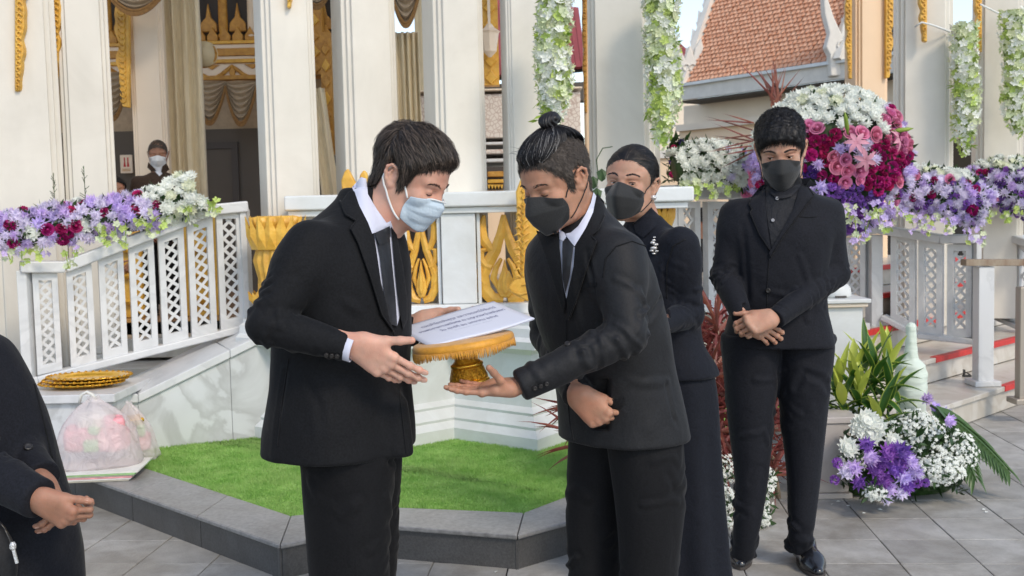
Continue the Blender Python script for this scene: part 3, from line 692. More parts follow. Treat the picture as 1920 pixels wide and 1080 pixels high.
swag('left of the two taupe swags over the dark doorway',366,424,154,230,11.0)
swag('right of the two taupe swags over the dark doorway',424,482,154,232,11.0)
swag('taupe swag seen in the narrow gap below the yellow openwork bracket',186,243,138,222,10.8,sk=0)
swag('taupe swag with brown fringe at the top edge above the inner cream column',196,322,-40,26,9.0)
swag('short swag at the very top between the two bluish columns',566,626,-40,14,9.8)
swag('swag at the top of the gap above the bowing man\'s head',728,792,-60,48,9.2)
# gold gilded pier seen in narrow gaps
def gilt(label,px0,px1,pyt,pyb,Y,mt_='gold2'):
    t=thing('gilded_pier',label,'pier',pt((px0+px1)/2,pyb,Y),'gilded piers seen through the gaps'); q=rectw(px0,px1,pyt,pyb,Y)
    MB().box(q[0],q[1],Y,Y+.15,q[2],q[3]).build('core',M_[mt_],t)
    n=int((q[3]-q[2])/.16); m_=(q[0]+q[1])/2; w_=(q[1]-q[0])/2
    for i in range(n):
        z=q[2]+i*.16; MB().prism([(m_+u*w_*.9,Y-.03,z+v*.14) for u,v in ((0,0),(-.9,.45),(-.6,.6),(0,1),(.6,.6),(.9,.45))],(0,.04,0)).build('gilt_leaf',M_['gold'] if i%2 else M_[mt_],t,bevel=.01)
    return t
gilt('brown gilded pier in the gap between the two bluish columns, right of the dim curtain',607,619,60,290,10.6)
gilt('golden post carrying a small lantern in the gap left of the narrow bluish column',906,931,-60,160,10.0,'gold')
gilt('golden post at the far left of that lantern, partly hidden by the column',576,600,-40,140,11.0)
ln=thing('lantern','small white lantern fixed to the golden post','lantern',pt(918,78,9.8)); c=ln.location
MB().lathe([(.012,-.14),(.06,-.09),(.085,.07),(.10,.09),(.05,.12),(.02,.16)],8,c).build('lantern_glass',M_['cream'],ln)
MB().box(c.x-.012,c.x+.012,c.y-.012,c.y+.012,c.z+.16,c.z+.7).build('lantern_stem',M_['cream'],ln)
# fire extinguisher sign
YS=11.38; q=rectw(226,247,290,325,YS); sg_=thing('wall_sign','small cream sign with two red figures on the dark wall beside the man in brown','sign',((q[0]+q[1])/2,YS,q[2]))
MB().box(q[0],q[1],YS,YS+.03,q[2],q[3]).build('sign_board',M_['cream'],sg_,bevel=.005)
w_=q[1]-q[0]; h_=q[3]-q[2]
for u0,u1 in ((.28,.48),(.56,.76)):
    MB().prism([(q[0]+w_*u,YS-.004,q[2]+h_*v) for u,v in ((u0,.35),(u1,.35),((u0+u1)/2+.04,.62),((u0+u1)/2+.05,.85),((u0+u1)/2-.05,.85),((u0+u1)/2-.04,.62))],(0,.004,0)).build('red_figure',M_['red'],sg_)
for v in (.12,.2): MB().box(q[0]+w_*.15,q[1]-w_*.15,YS-.003,YS,q[2]+h_*v,q[2]+h_*(v+.035)).build('printed_line',M_['gold2'],sg_)
# ceiling and lintel: keep the hall shaded
o=MB().box(-7,2.4,6.2,12.5,6.4,6.6).build('hall_ceiling',M_['cream']); tag(o,kind='structure')
o=MB().box(-7,-6.8,7.3,12.5,.3,6.4).build('hall_side_wall',M_['cream']); tag(o,kind='structure')
# yellow carved screen behind the left balusters
ys=thing('yellow_screen','yellow gold carved screen seen through the left balusters','screen',(pt(360,560,8.6)))
for a,c in ((345,412),(225,260),(150,182),(80,118),(8,36)):
    q=rectw(a,c,402,560,8.6); MB().box(q[0],q[1],8.6,8.66,FZ+.001,q[3]).build('screen_panel',M_['gold'],ys,bevel=.01)
    for k in range(4): 
        z=lerp(FZ,q[3],(k+.5)/4); MB().lathe([(.0,0),(.05,.01),(.06,.03),(.02,.05)],8,((q[0]+q[1])/2,8.6,z)).build('rosette',M_['gold'],ys)
# carved pale shrine plinth seen through the gaps behind
M_['lace']=None
mt,n_,b_s=mk('carved_lace_wall'); N=n_.nodes; L=n_.links
tc=N.new('ShaderNodeTexCoord'); vo=N.new('ShaderNodeTexVoronoi'); vo.inputs['Scale'].default_value=26; vo.feature='DISTANCE_TO_EDGE'; L.new(tc.outputs['Object'],vo.inputs[0])
cr=N.new('ShaderNodeValToRGB'); cr.color_ramp.elements[0].color=(.48,.36,.30,1); cr.color_ramp.elements[1].color=(.72,.65,.58,1); cr.color_ramp.elements[1].position=.12; L.new(vo.outputs[0],cr.inputs[0]); L.new(cr.outputs[0],b_s.inputs['Base Color'])
bp=N.new('ShaderNodeBump'); bp.inputs['Strength'].default_value=.6; L.new(vo.outputs[0],bp.inputs['Height']); L.new(bp.outputs[0],b_s.inputs['Normal']); b_s.inputs['Roughness'].default_value=.6; M_['lace']=mt
sh=thing('carved_plinth','pale carved shrine base with lace-like relief seen between the columns','plinth',pt(1000,330,9.6))
def shp(px0,px1,pyt,pyb,Y,mt_,nm,bv=.01): 
    q=rectw(px0,px1,pyt,pyb,Y); return MB().box(q[0],q[1],Y,Y+1.2,q[2],q[3]).build(nm,M_[mt_],sh,bevel=bv)
shp(780,1088,172,262,9.65,'lace','carved_wall'); shp(778,1092,162,173,9.6,'cream','coping')
for i,(t,b__,e) in enumerate(((262,275,3),(276,292,10),(293,308,20),(309,322,28))): shp(780-e,1090+e,t,b__,9.6-.05*i,'lace' if i%2 else 'marble2','base_moulding')
q=rectw(880,1120,322,560,9.5); MB().box(q[0],q[1],9.4,9.9,.5,q[3]).build('lower_wall',M_['peach'],sh)
gb=thing('gilt_box','dark recess with a gold carved box front seen in the gap beside the column','chest',pt(930,355,9.3))
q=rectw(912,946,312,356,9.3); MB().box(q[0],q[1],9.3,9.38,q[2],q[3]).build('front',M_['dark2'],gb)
q=rectw(914,944,321,332,9.27); MB().box(q[0],q[1],9.25,9.3,q[2],q[3]).build('gold_band',M_['gold2'],gb,bevel=.008)
q=rectw(914,944,336,344,9.27); MB().box(q[0],q[1],9.25,9.3,q[2],q[3]).build('gold_band',M_['gold'],gb,bevel=.008)
for i in range(5):
    q=rectw(914+i*6,920+i*6,346,355,9.27); MB().prism([(q[0],9.25,q[3]),(q[1],9.25,q[3]),((q[0]+q[1])/2,9.25,q[2])],(0,.04,0)).build('gold_tooth',M_['gold'],gb)
# ================================================================== buildings beyond
# terracotta roofed hall at right
E0=V((4.39,26,4.42)); ed=V((2.28,-3,0)).normalized(); up_=V((.795,.607,0)); al=math.radians(64)
sl_=up_*math.cos(al)+V((0,0,math.sin(al))); rn=ed.cross(sl_).normalized(); 
if rn.dot(V((0,-1,0)))<0: rn=-rn
rh=thing('temple_hall','hall with terracotta tiled roof and white flame bargeboards on the right','building',(E0.x,E0.y,0))
EL=4.35; SLn=5.2
b=MB(); b.add([E0,E0+ed*(EL+1.2),E0+ed*(EL+1.2)+sl_*SLn,E0+sl_*SLn],[(0,1,2,3)]); b.build('roof_deck',M_['grout'],rh)
# overlapping tiles
tw,th=.125,.115; n0=int((EL+.2)/tw); n1=int(SLn*.62/th); vs=[];fs=[];tiles=[]
for j in range(n1):
    for i in range(n0):
        ox=(i+.5*(j%2)+random.uniform(-.04,.04))*tw; o_=E0+ed*ox+sl_*(j*th+random.uniform(-.006,.006))+rn*(.03+random.uniform(-.004,.006))
        h=tw*.46; lo=.035
        P=[o_-ed*h+rn*lo*.3,o_+rn*lo*1.2-sl_*.028,o_+ed*h+rn*lo*.3,o_+ed*h+sl_*th*1.15-rn*.02,o_+sl_*th*1.15,o_-ed*h+sl_*th*1.15-rn*.02, o_-ed*h-rn*.02,o_-sl_*.028-rn*.02,o_+ed*h-rn*.02]
        k=len(vs); vs+=P; fs+=[(k,k+1,k+4,k+5),(k+1,k+2,k+3,k+4),(k+6,k+7,k+1,k),(k+7,k+8,k+2,k+1)]
b=MB(); b.v=[tuple(p) for p in vs]; b.f=fs; o=b.build('roof_tiles',M_['rooft'],rh); o['kind']='stuff'
M_['whiteplaster']=mat('white_plaster',(.74,.70,.63),.6,var=.08,scale=4,bump=.1)
def rake(P0,nm,flip,tooth=.52,count=9,wd=.30):
    MB().beam(P0-sl_*.1,P0+sl_*SLn,.16,wd,up=rn).build('bargeboard',M_['whiteplaster'],rh)
    side=-ed if flip else -ed
    for k in range(count):
        c=P0+sl_*(.45+k*tooth)+rn*.05; s=side
        MB().prism([c+s*u*.17+sl_*v*.55-rn*.06 for u,v in ((0,0),(.7,.02),(1.25,.30),(1.0,.30),(1.55,.95),(.7,.72),(.2,.75),(0,.8))],rn*.14).build('flame_tooth',M_['whiteplaster'],rh,bevel=.02)
rake(E0-ed*.12,'l',1); 
RR=E0+ed*EL; rake(RR,'r',0,wd=.42,tooth=.6,count=5)
for base_,sc in ((RR-ed*.1+V((0,-.1,-.35)),1.0),(E0-ed*.15+V((0,-.05,-.1)),.75)):
    # naga finial: stepped block with tall curled horns
    def NP(u,v): return base_+V((u*sc,0,v*sc))
    t_=MB().prism([NP(u,v) for u,v in ((-.2,0),(.55,0),(.55,.42),(.4,.5),(.5,.75),(.62,1.25),(.55,1.55),(.35,1.25),(.30,1.0),(.18,1.35),(.05,1.05),(.02,.9),(-.12,1.2),(-.25,1.6),(-.36,1.85),(-.33,1.3),(-.22,.9),(-.3,.6),(-.22,.45))],(0,.28,0)); t_.build('naga_finial',M_['whiteplaster'],rh,bevel=.035,seg=2)
    for a in (.05,.25): 
        MB().tube([NP(a+math.cos(t)*.11,.62+math.sin(t)*.11)+V((0,-.02,0)) for t in np.linspace(0,5.4,10)],.022,6).build('curl_relief',M_['whiteplaster'],rh,smooth=True)
# fascia, soffit, beam, walls
z=4.42; f0=E0-ed*.35; f1=E0+ed*(EL+3.5)
MB().beam(f0+V((0,0,-.22)),f1+V((0,0,-.22)),.12,.38).build('fascia',M_['whiteplaster'],rh)
MB().beam(f0+V((0,0,-.055))-V((.05,.06,0)),f1+V((0,0,-.055))-V((.05,.06,0)),.14,.07).build('gutter_lip',M_['white'],rh)
MB().beam(f0+up_*.5+V((0,0,-.44)),f1+up_*.5+V((0,0,-.44)),.9,.05).build('soffit',M_['dark'],rh)  # eaves shadow is put into the dark soffit colour
w0=E0-ed*.9+up_*.9; w1=E0+ed*9+up_*.9
MB().beam(w0+V((0,0,-.85)),w1+V((0,0,-.85)),.3,.78).build('upper_wall',M_['cream'],rh)
MB().beam(w0+V((0,0,-1.02))-up_*.3,w1+V((0,0,-1.02))-up_*.3,.30,.16).build('cornice',M_['cream'],rh)
MB().beam(w0+V((0,0,-1.45))-up_*.22,w1+V((0,0,-1.45))-up_*.22,.20,.70).build('beam',M_['peach'],rh)
MB().beam(w0+V((0,0,-3.1))+up_*1.6,w1+V((0,0,-3.1))+up_*1.6,.2,2.8).build('porch_wall',M_['dark'],rh)  # shade of the porch is painted in as a dark brown wall
for l in (.6,3.3,6.2,8.8):
    c=w0+ed*l; MB().box(c.x-.22,c.x+.22,c.y-.22,c.y+.22,0,2.66).build('porch_pier',M_['peach'],rh,bevel=.01)
for l in (1.6,4.4,7.2):
    c=w0+ed*l+up_*1.45+V((0,0,-2.4)); MB().beam(c,c+ed*1.2,.05,.9).build('window',M_['whiteplaster'],rh)
# red metal roofs far behind
def redroof(label,pts,Y0,slope,npan,wall=None):
    t=thing('red_roofed_building',label,'building',(pt(pts[0][0],400,Y0).x,Y0,0))
    a,b__,c,d=[pt(x,y,Y0+ (slope if i>1 else 0)) for i,(x,y) in enumerate(pts)]   # bottom left,right ; top right,left
    for k in range(npan):
        u0,u1=k/npan,(k+.93)/npan; p0,p1=a.lerp(b__,u0),a.lerp(b__,u1); q0,q1=d.lerp(c,u0),d.lerp(c,u1); up=V((0,-.05,.03))
        MB().hexa([p0,p1,q1,q0],[p0+up,p1+up,q1+up,q0+up]).build('roof_panel',M_['redroof'],t)
    MB().hexa([a+V((0,.1,-.04)),b__+V((0,.1,-.04)),c+V((0,0,-.05)),d+V((0,0,-.05))],[a+V((0,.1,0)),b__+V((0,.1,0)),c,d]).build('roof_deck',M_['grout'],t)
    MB().box(a.x+.2,b__.x-.2,Y0+.5,Y0+3,0,a.z-.05).build('wall',M_[wall or 'whiteplaster'],t)
    MB().box(a.x,b__.x,Y0+.1,Y0+.5,a.z-.35,a.z-.06).build('eaves_board',M_['dark'],t)
    return t
redroof('distant building with red ribbed roof seen between the central columns',((880,150),(1100,128),(1085,18),(860,-10)),17,3,22)
redroof('small dark red roof beyond the second orchid garland',((1225,140),(1322,126),(1262,70),(1200,74)),38,3,14,'cream')
# far backdrop wall so that low gaps are not open to the horizon
bw=thing('far_boundary_wall','long peach wall running far behind the columns','wall',(0,34,0))
MB().box(-30,60,34,34.4,0,3.0).build('wall_body',M_['peach'],bw); MB().box(-30,60,33.9,34.5,3.001,3.25).build('wall_cap',M_['whiteplaster'],bw)
# ================================================================== implicit modelling: smooth unions of tapered limbs, meshed by surface nets
f32=np.float32
class Field:
    def __init__(s, lo, hi, h):
        s.h=h; s.lo=np.array(lo,f32); n=[int(math.ceil((hi[i]-lo[i])/h))+1 for i in range(3)]; s.n=n
        s.ax=[(s.lo[i]+np.arange(n[i],dtype=f32)*h).astype(f32) for i in range(3)]
        s.d=np.full(n,1.0,f32)
    def blk(s, lo, hi):
        sl=[]
        for i in range(3):
            a=int(max(0,math.floor((lo[i]-s.lo[i])/s.h))); b=int(min(s.n[i],math.ceil((hi[i]-s.lo[i])/s.h)+1)); 
            if b<=a: return None
            sl.append(slice(a,b))
        return tuple(sl)
    def pts(s, sl):
        return (s.ax[0][sl[0]][:,None,None], s.ax[1][sl[1]][None,:,None], s.ax[2][sl[2]][None,None,:])
    def op(s, fn, lo, hi, k, mode):
        m_=max(k*1.2,.02); sl=s.blk([a-m_ for a in lo],[a+m_ for a in hi])
        if sl is None: return s
        e=fn(*s.pts(sl)).astype(f32); d=s.d[sl]
        if mode=='sub': e=-e
        if k<=1e-6: r=np.minimum(d,e) if mode=='add' else np.maximum(d,e)
        else:
            h=np.maximum(k-np.abs(d-e),0)/k; r=(np.minimum(d,e)-h*h*k*.25) if mode=='add' else (np.maximum(d,e)+h*h*k*.25)
        s.d[sl]=r; return s
    # limb: tapered capsule
    def limb(s,a,b,r1,r2,k=.02,mode='add',flat=None):
        a=np.array(a,f32); b=np.array(b,f32); ab=b-a; L2=float(ab@ab)+1e-9; R=max(r1,r2)*(1 if flat is None else max(1,1/flat[1]))
        nf=None
        if flat is not None: nf=np.array(V(flat[0]).normalized(),f32); fs=flat[1]-1
        def fn(x,y,z):
            px,py,pz_=x-a[0],y-a[1],z-a[2]; t=np.clip((px*ab[0]+py*ab[1]+pz_*ab[2])/L2,0,1)
            px=px-t*ab[0]; py=py-t*ab[1]; pz_=pz_-t*ab[2]
            if nf is not None:
                q=(px*nf[0]+py*nf[1]+pz_*nf[2])*fs; px=px+q*nf[0]; py=py+q*nf[1]; pz_=pz_+q*nf[2]
            return np.sqrt(px*px+py*py+pz_*pz_)-(r1+(r2-r1)*t)
        return s.op(fn,np.minimum(a,b)-R,np.maximum(a,b)+R,k,mode)
    def chain(s,pts,rs,k=.015,**kw):
        for i in range(len(pts)-1): s.limb(pts[i],pts[i+1],rs[i],rs[i+1],k,**kw)
        return s
    def ell(s,c,r,ax=None,k=.02,mode='add'):
        c=np.array(c,f32); r=[float(q) for q in r]; R=max(r)
        A=np.eye(3,dtype=f32) if ax is None else np.array([list(V(a).normalized()) for a in ax],f32)
        def fn(x,y,z):
            dx,dy,dz=x-c[0],y-c[1],z-c[2]; u=[A[i,0]*dx+A[i,1]*dy+A[i,2]*dz for i in range(3)]
            k0=np.sqrt((u[0]/r[0])**2+(u[1]/r[1])**2+(u[2]/r[2])**2); k1=np.sqrt((u[0]/r[0]**2)**2+(u[1]/r[1]**2)**2+(u[2]/r[2]**2)**2)+1e-6
            return k0*(k0-1)/k1
        return s.op(fn,c-R,c+R,k,mode)
    def plane(s,p,n,k=.004,lo=None,hi=None):   # cut everything on the +n side
        p=np.array(p,f32); n=np.array(V(n).normalized(),f32)
        lo=s.lo if lo is None else lo; hi=s.lo+np.array(s.n)*s.h if hi is None else hi
        sl=s.blk(lo,hi)
        if sl is None: return s
        x,y,z=s.pts(sl); e=((x-p[0])*n[0]+(y-p[1])*n[1]+(z-p[2])*n[2]).astype(f32); d=s.d[sl]; h=np.maximum(k-np.abs(d-e),0)/k; s.d[sl]=np.maximum(d,e)+h*h*k*.25; return s
    # loft: stations (centre, half width, half depth) from top to bottom, interpolated smoothly by height
    def loft(s,st,ux,k=.03,p=2.3,mode='add'):
        st=sorted(st,key=lambda q:q[0].z); u=V(ux); u.z=0; u.normalize(); vx=V((-u.y,u.x,0))
        A=np.array([[q[0].z,q[0].x,q[0].y,q[1],q[2]] for q in st]); n=len(A); T=[]
        for i in range(n-1):
            m0=(A[i+1]-A[i-1])/(A[i+1,0]-A[i-1,0]) if i>0 else (A[1]-A[0])/(A[1,0]-A[0,0])
            m1=(A[i+2]-A[i])/(A[i+2,0]-A[i,0]) if i<n-2 else (A[-1]-A[-2])/(A[-1,0]-A[-2,0])
            dz=A[i+1,0]-A[i,0]
            for t in np.linspace(0,1,9)[:(9 if i==n-2 else 8)]:
                h00=2*t**3-3*t*t+1; h10=t**3-2*t*t+t; h01=-2*t**3+3*t*t; h11=t**3-t*t
                T.append(h00*A[i]+h10*dz*m0+h01*A[i+1]+h11*dz*m1)
        T=np.array(T); R=max(A[:,3].max(),A[:,4].max()); z0,z1=A[0,0],A[-1,0]
        def fn(x,y,z):
            zc=z.ravel(); g=lambda c:np.interp(zc,T[:,0],T[:,c]).astype(f32)[None,None,:]
            cx,cy,a,b=g(1),g(2),g(3),g(4); dx,dy=x-cx,y-cy
            uu=np.abs(dx*u.x+dy*u.y)/a; vv=np.abs(dx*vx.x+dy*vx.y)/b
            e=((uu**p+vv**p+1e-9)**(1/p)-1)*np.minimum(a,b)*1.0
            ed=np.maximum(z-z1,z0-z)+.012
            q=np.sqrt(np.maximum(e+.012,0)**2+np.maximum(ed,0)**2)-.012+np.minimum(np.maximum(e+.012,ed),0)
            return q
        lo=[A[:,1].min()-R,A[:,2].min()-R,z0]; hi=[A[:,1].max()+R,A[:,2].max()+R,z1]
        return s.op(fn,lo,hi,k,mode)
    def mesh(s):
        d=s.d; d[0]=d[-1]=1; d[:,0]=d[:,-1]=1; d[:,:,0]=d[:,:,-1]=1
        neg=d<0; nx,ny,nz=d.shape
        cnt=np.zeros((nx-1,ny-1,nz-1),np.int8)
        for i in(0,1):
            for j in(0,1):
                for k in(0,1): cnt+=neg[i:nx-1+i,j:ny-1+j,k:nz-1+k]
        act=(cnt>0)&(cnt<8); I=np.argwhere(act); N=len(I)
        idx=np.full(act.shape,-1,np.int32); idx[act]=np.arange(N)
        acc=np.zeros((N,3),f32); w_=np.zeros(N,f32)
        cr=[(i,j,k) for i in(0,1) for j in(0,1) for k in(0,1)]
        val={c:d[I[:,0]+c[0],I[:,1]+c[1],I[:,2]+c[2]] for c in cr}
        for c in cr:
            for ax in range(3):
                if c[ax]==0:
                    c2=list(c); c2[ax]=1; c2=tuple(c2); a,b=val[c],val[c2]; m_=(a<0)!=(b<0); t=np.where(m_,a/(a-b+1e-12),0)
                    p=np.array(c,f32)[None,:]+0*acc; p[:,ax]+=t; acc[m_]+=p[m_]; w_[m_]+=1
        P=(I+acc/w_[:,None])*s.h+s.lo
        F=[]
        for ax in range(3):
            o1,o2=[(1,2),(2,0),(0,1)][ax]
            n=[nx,ny,nz]; sA=[slice(1,n[q]-1) for q in range(3)]; sB=list(sA); sA[ax]=slice(0,n[ax]-1); sB[ax]=slice(1,n[ax])
            a=neg[tuple(sA)]; b=neg[tuple(sB)]; E=np.argwhere(a!=b); fl=a[a!=b]
            off=np.array([1,1,1]); off[ax]=0; E=E+off
            def g(u,v): 
                q=E.copy(); q[:,o1]-=u; q[:,o2]-=v; return idx[q[:,0],q[:,1],q[:,2]]
            q=np.stack([g(1,1),g(0,1),g(0,0),g(1,0)],1); q[~fl]=q[~fl][:,::-1]; F.append(q)
        return P.astype(f32),np.concatenate(F)
def relax(P,F,n=1,lam=.5):
    E=np.concatenate([F[:,[0,1]],F[:,[1,2]],F[:,[2,3]],F[:,[3,0]]]); E=np.concatenate([E,E[:,::-1]])
    deg=np.bincount(E[:,0],minlength=len(P)).astype(f32)[:,None]+1e-6
    for _ in range(n):
        S=np.stack([np.bincount(E[:,0],weights=P[E[:,1],i],minlength=len(P)) for i in range(3)],1)/deg; P=(P+(S-P)*lam).astype(f32)
    return P
def normals(P,F):
    fn=np.cross(P[F[:,2]]-P[F[:,0]],P[F[:,3]]-P[F[:,1]]); N=np.zeros_like(P)
    for k in range(4):
        for i in range(3): N[:,i]+=np.bincount(F[:,k],weights=fn[:,i],minlength=len(P))
    return N/(np.linalg.norm(N,axis=1,keepdims=True)+1e-9)
def seg_dist(P,a,b):
    a=np.array(a);b=np.array(b); ab=b-a; t=np.clip(((P-a)@ab)/(ab@ab+1e-9),0,1); return np.linalg.norm(P-a-t[:,None]*ab,axis=1),t
def folds(P,F,lines):
    """displace along normals: each line (polyline pts, width, amplitude) is a soft ridge (+) or crease (-)"""
    N=normals(P,F); D=np.zeros(len(P))
    for pts,wd,am in lines:
        dm=None
        for a,b in zip(pts[:-1],pts[1:]):
            d,t=seg_dist(P,a,b); dm=d if dm is None else np.minimum(dm,d)
        e=np.linalg.norm(P-np.array(pts[0]),axis=1); L=sum(np.linalg.norm(np.array(b)-np.array(a)) for a,b in zip(pts[:-1],pts[1:]))
        D+=am*(np.exp(-(dm/wd)**2)-.55*np.exp(-((dm-1.5*wd)/wd)**2))
    return (P+N*D[:,None]).astype(f32)
_rs=np.random.RandomState(3)
def wnoise(P,scale,seed=0,oct=3):
    r=np.random.RandomState(seed); D=np.zeros(len(P)); a=1
    for o in range(oct):
        for _ in range(4):
            k=r.normal(size=3); k=k/np.linalg.norm(k)*scale*(1.9**o)*r.uniform(.7,1.3); D+=a*np.sin(P@k*6.283+r.uniform(0,6.28)+1.3*np.sin(P@np.roll(k,1)*4+r.uniform(0,6.28)))
        a*=.5
    return D/4
def sleeve_folds(pts,rs,n,amp,seed,conc=None):
    """partial rings of creases round a sleeve, densest at the elbow and cuff"""
    r=np.random.RandomState(seed); out=[]; pts=[V(p) for p in pts]; L=[(pts[i+1]-pts[i]).length for i in range(len(pts)-1)]; T=sum(L)
    el=L[0]/T
    for _ in range(n):
        t=(el+r.normal(0,.13)) if r.rand()<.6 else r.uniform(.05,.95); t=min(.97,max(.03,t)); s=t*T; i=0
        while i<len(L)-1 and s>L[i]: s-=L[i]; i+=1
        c=pts[i].lerp(pts[i+1],s/L[i]); d=(pts[i+1]-pts[i]).normalized(); R=lerp(rs[i],rs[i+1],s/L[i])
        u=d.cross(V(r.normal(size=3))).normalized(); w_=d.cross(u); a0=r.uniform(0,6.28); span=r.uniform(.8,2.0); tilt=r.normal(0,.5)
        P=[c+(u*math.cos(a0+q*span)+w_*math.sin(a0+q*span))*R+d*tilt*R*(q-.5)*1.5 for q in (0,.25,.5,.75,1)]
        out.append((P,r.uniform(.006,.012),amp*r.uniform(.5,1.2)*(1 if r.rand()<.7 else -.7)))
    return out
def mkobj(name,P,F,mt,parent,smooth=True):
    me=npmesh(name,P,F,mt,smooth); o=bpy.data.objects.new(name,me); link(o); setpar(o,parent); return o
def bvh_of(*PF):
    vs=[];fs=[];n=0
    for P,F in PF: vs+=[tuple(p) for p in P.tolist()]; fs+=[tuple(q+n for q in f) for f in F.tolist()]; n=len(vs)
    return BVHTree.FromPolygons(vs,fs)
# patch: outline in photograph pixels laid on the body surface, with thickness, grid filled
def patch(name,poly,bvh,mt,parent,off=.004,th=.004,step=3.0,fallY=None,edge=0,puff=0,maxdy=.12):
    """cloth piece lying on a body; poly in pixels of the photograph, dropped on the surface seen there"""
    import mathutils.geometry as MG
    pts=[]
    n=len(poly)
    for i in range(n):
        a=V(poly[i]);b=V(poly[(i+1)%n]); k=max(1,int((b-a).length/step))
        for q in range(k): pts.append(a.lerp(b,q/k))
    nb=len(pts); xs=[p[0] for p in pts]; ys=[p[1] for p in pts]
    class Q: pass
    PP=[]
    for p in pts: 
        q=Q(); q.x,q.y=p[0],p[1]; PP.append(q)
    gx,gy=np.meshgrid(np.arange(min(xs)+step*.5,max(xs),step),np.arange(min(ys)+step*.5,max(ys),step)); gx=gx.ravel();gy=gy.ravel()
    if len(gx):
        k=inpoly(gx,gy,PP); gx,gy=gx[k],gy[k]
        # keep off the border
        B=np.array([[p[0],p[1]] for p in pts])
        if len(gx): 
            dd=np.sqrt(((np.stack([gx,gy],1)[:,None]-B[None])**2).sum(2)).min(1); gx,gy=gx[dd>step*.55],gy[dd>step*.55]
    co=[V((p[0],p[1])) for p in pts]+[V((float(a),float(b))) for a,b in zip(gx,gy)]
    r=MG.delaunay_2d_cdt(co,[(i,(i+1)%nb) for i in range(nb)],[list(range(nb))],1,1e-4)
    vc,faces=r[0],r[2]
    P3=[];last=None; NN=[]
    hits=[]
    for v in vc:
        d=ray(v[0],v[1]); h,nm,_,dist=bvh.ray_cast(CAM,d); hits.append((h,nm,d,dist))
    good=[h[3] for h in hits if h[0] is not None]; med=sorted(good)[len(good)//2] if good else 3
    dist=[]
    for i,h in enumerate(hits):
        dist.append(h[3] if (h[0] is not None and abs(h[3]-med)<maxdy) else None)
    for i,x in enumerate(dist):
        if x is None:
            best=None
            for j,y in enumerate(dist):
                if y is not None:
                    q=(vc[i]-vc[j]).length
                    if best is None or q<best[0]: best=(q,y)
            hits[i]=(None,None,hits[i][2],best[1] if best else med)
    # border distance for puffing
    top=[];bot=[]
    for v,(h,nm,d,di) in zip(vc,hits):
        e=min(((v[0]-p[0])**2+(v[1]-p[1])**2)**.5 for p in pts)
        pf=puff*min(1,e/8.0)
        base=CAM+d*di; top.append(base-d*(off+pf)); bot.append(base-d*(off-th))
    n=len(top); fs=[tuple(f) for f in faces]; 
    mb=MB(); 
    # orientation toward the camera
    out=[]
    for f in fs:
        nrm=(top[f[1]]-top[f[0]]).cross(top[f[2]]-top[f[0]]); 
        if nrm.dot(CAM-top[f[0]])<0: f=f[::-1]
        out.append(f)
    ec={}
    for f in out:
        for i in range(len(f)): ec[(f[i],f[(i+1)%len(f)])]=1
    side=[(a,a+n,b+n,b) for (a,b) in ec if (b,a) not in ec]
    mb.add(top+bot,out+[tuple(q+n for q in f[::-1]) for f in out]+side)
    o=mb.build(name,mt,parent); o.data.shade_smooth() if not edge else None
    try: o.data.set_sharp_from_angle(angle=math.radians(50))
    except Exception: pass
    return o
def seam(name,path,bvh,mt,parent,r=.0022,off=.001):
    pts=[]
    for a,b in zip(path[:-1],path[1:]):
        k=max(1,int(math.dist(a,b)/4))
        for q in range(k): pts.append((lerp(a[0],b[0],q/k),lerp(a[1],b[1],q/k)))
    pts.append(path[-1]); P=[]; ld=None
    for p in pts:
        d=ray(*p); h,nm,_,di=bvh.ray_cast(CAM,d)
        if h is None or (ld and abs(di-ld)>.06): 
            if ld is None: continue
            di=ld
        ld=di; P.append(CAM+d*(di-off))
    if len(P)>1: return MB().tube(P,r,5).build(name,mt,parent,smooth=True)
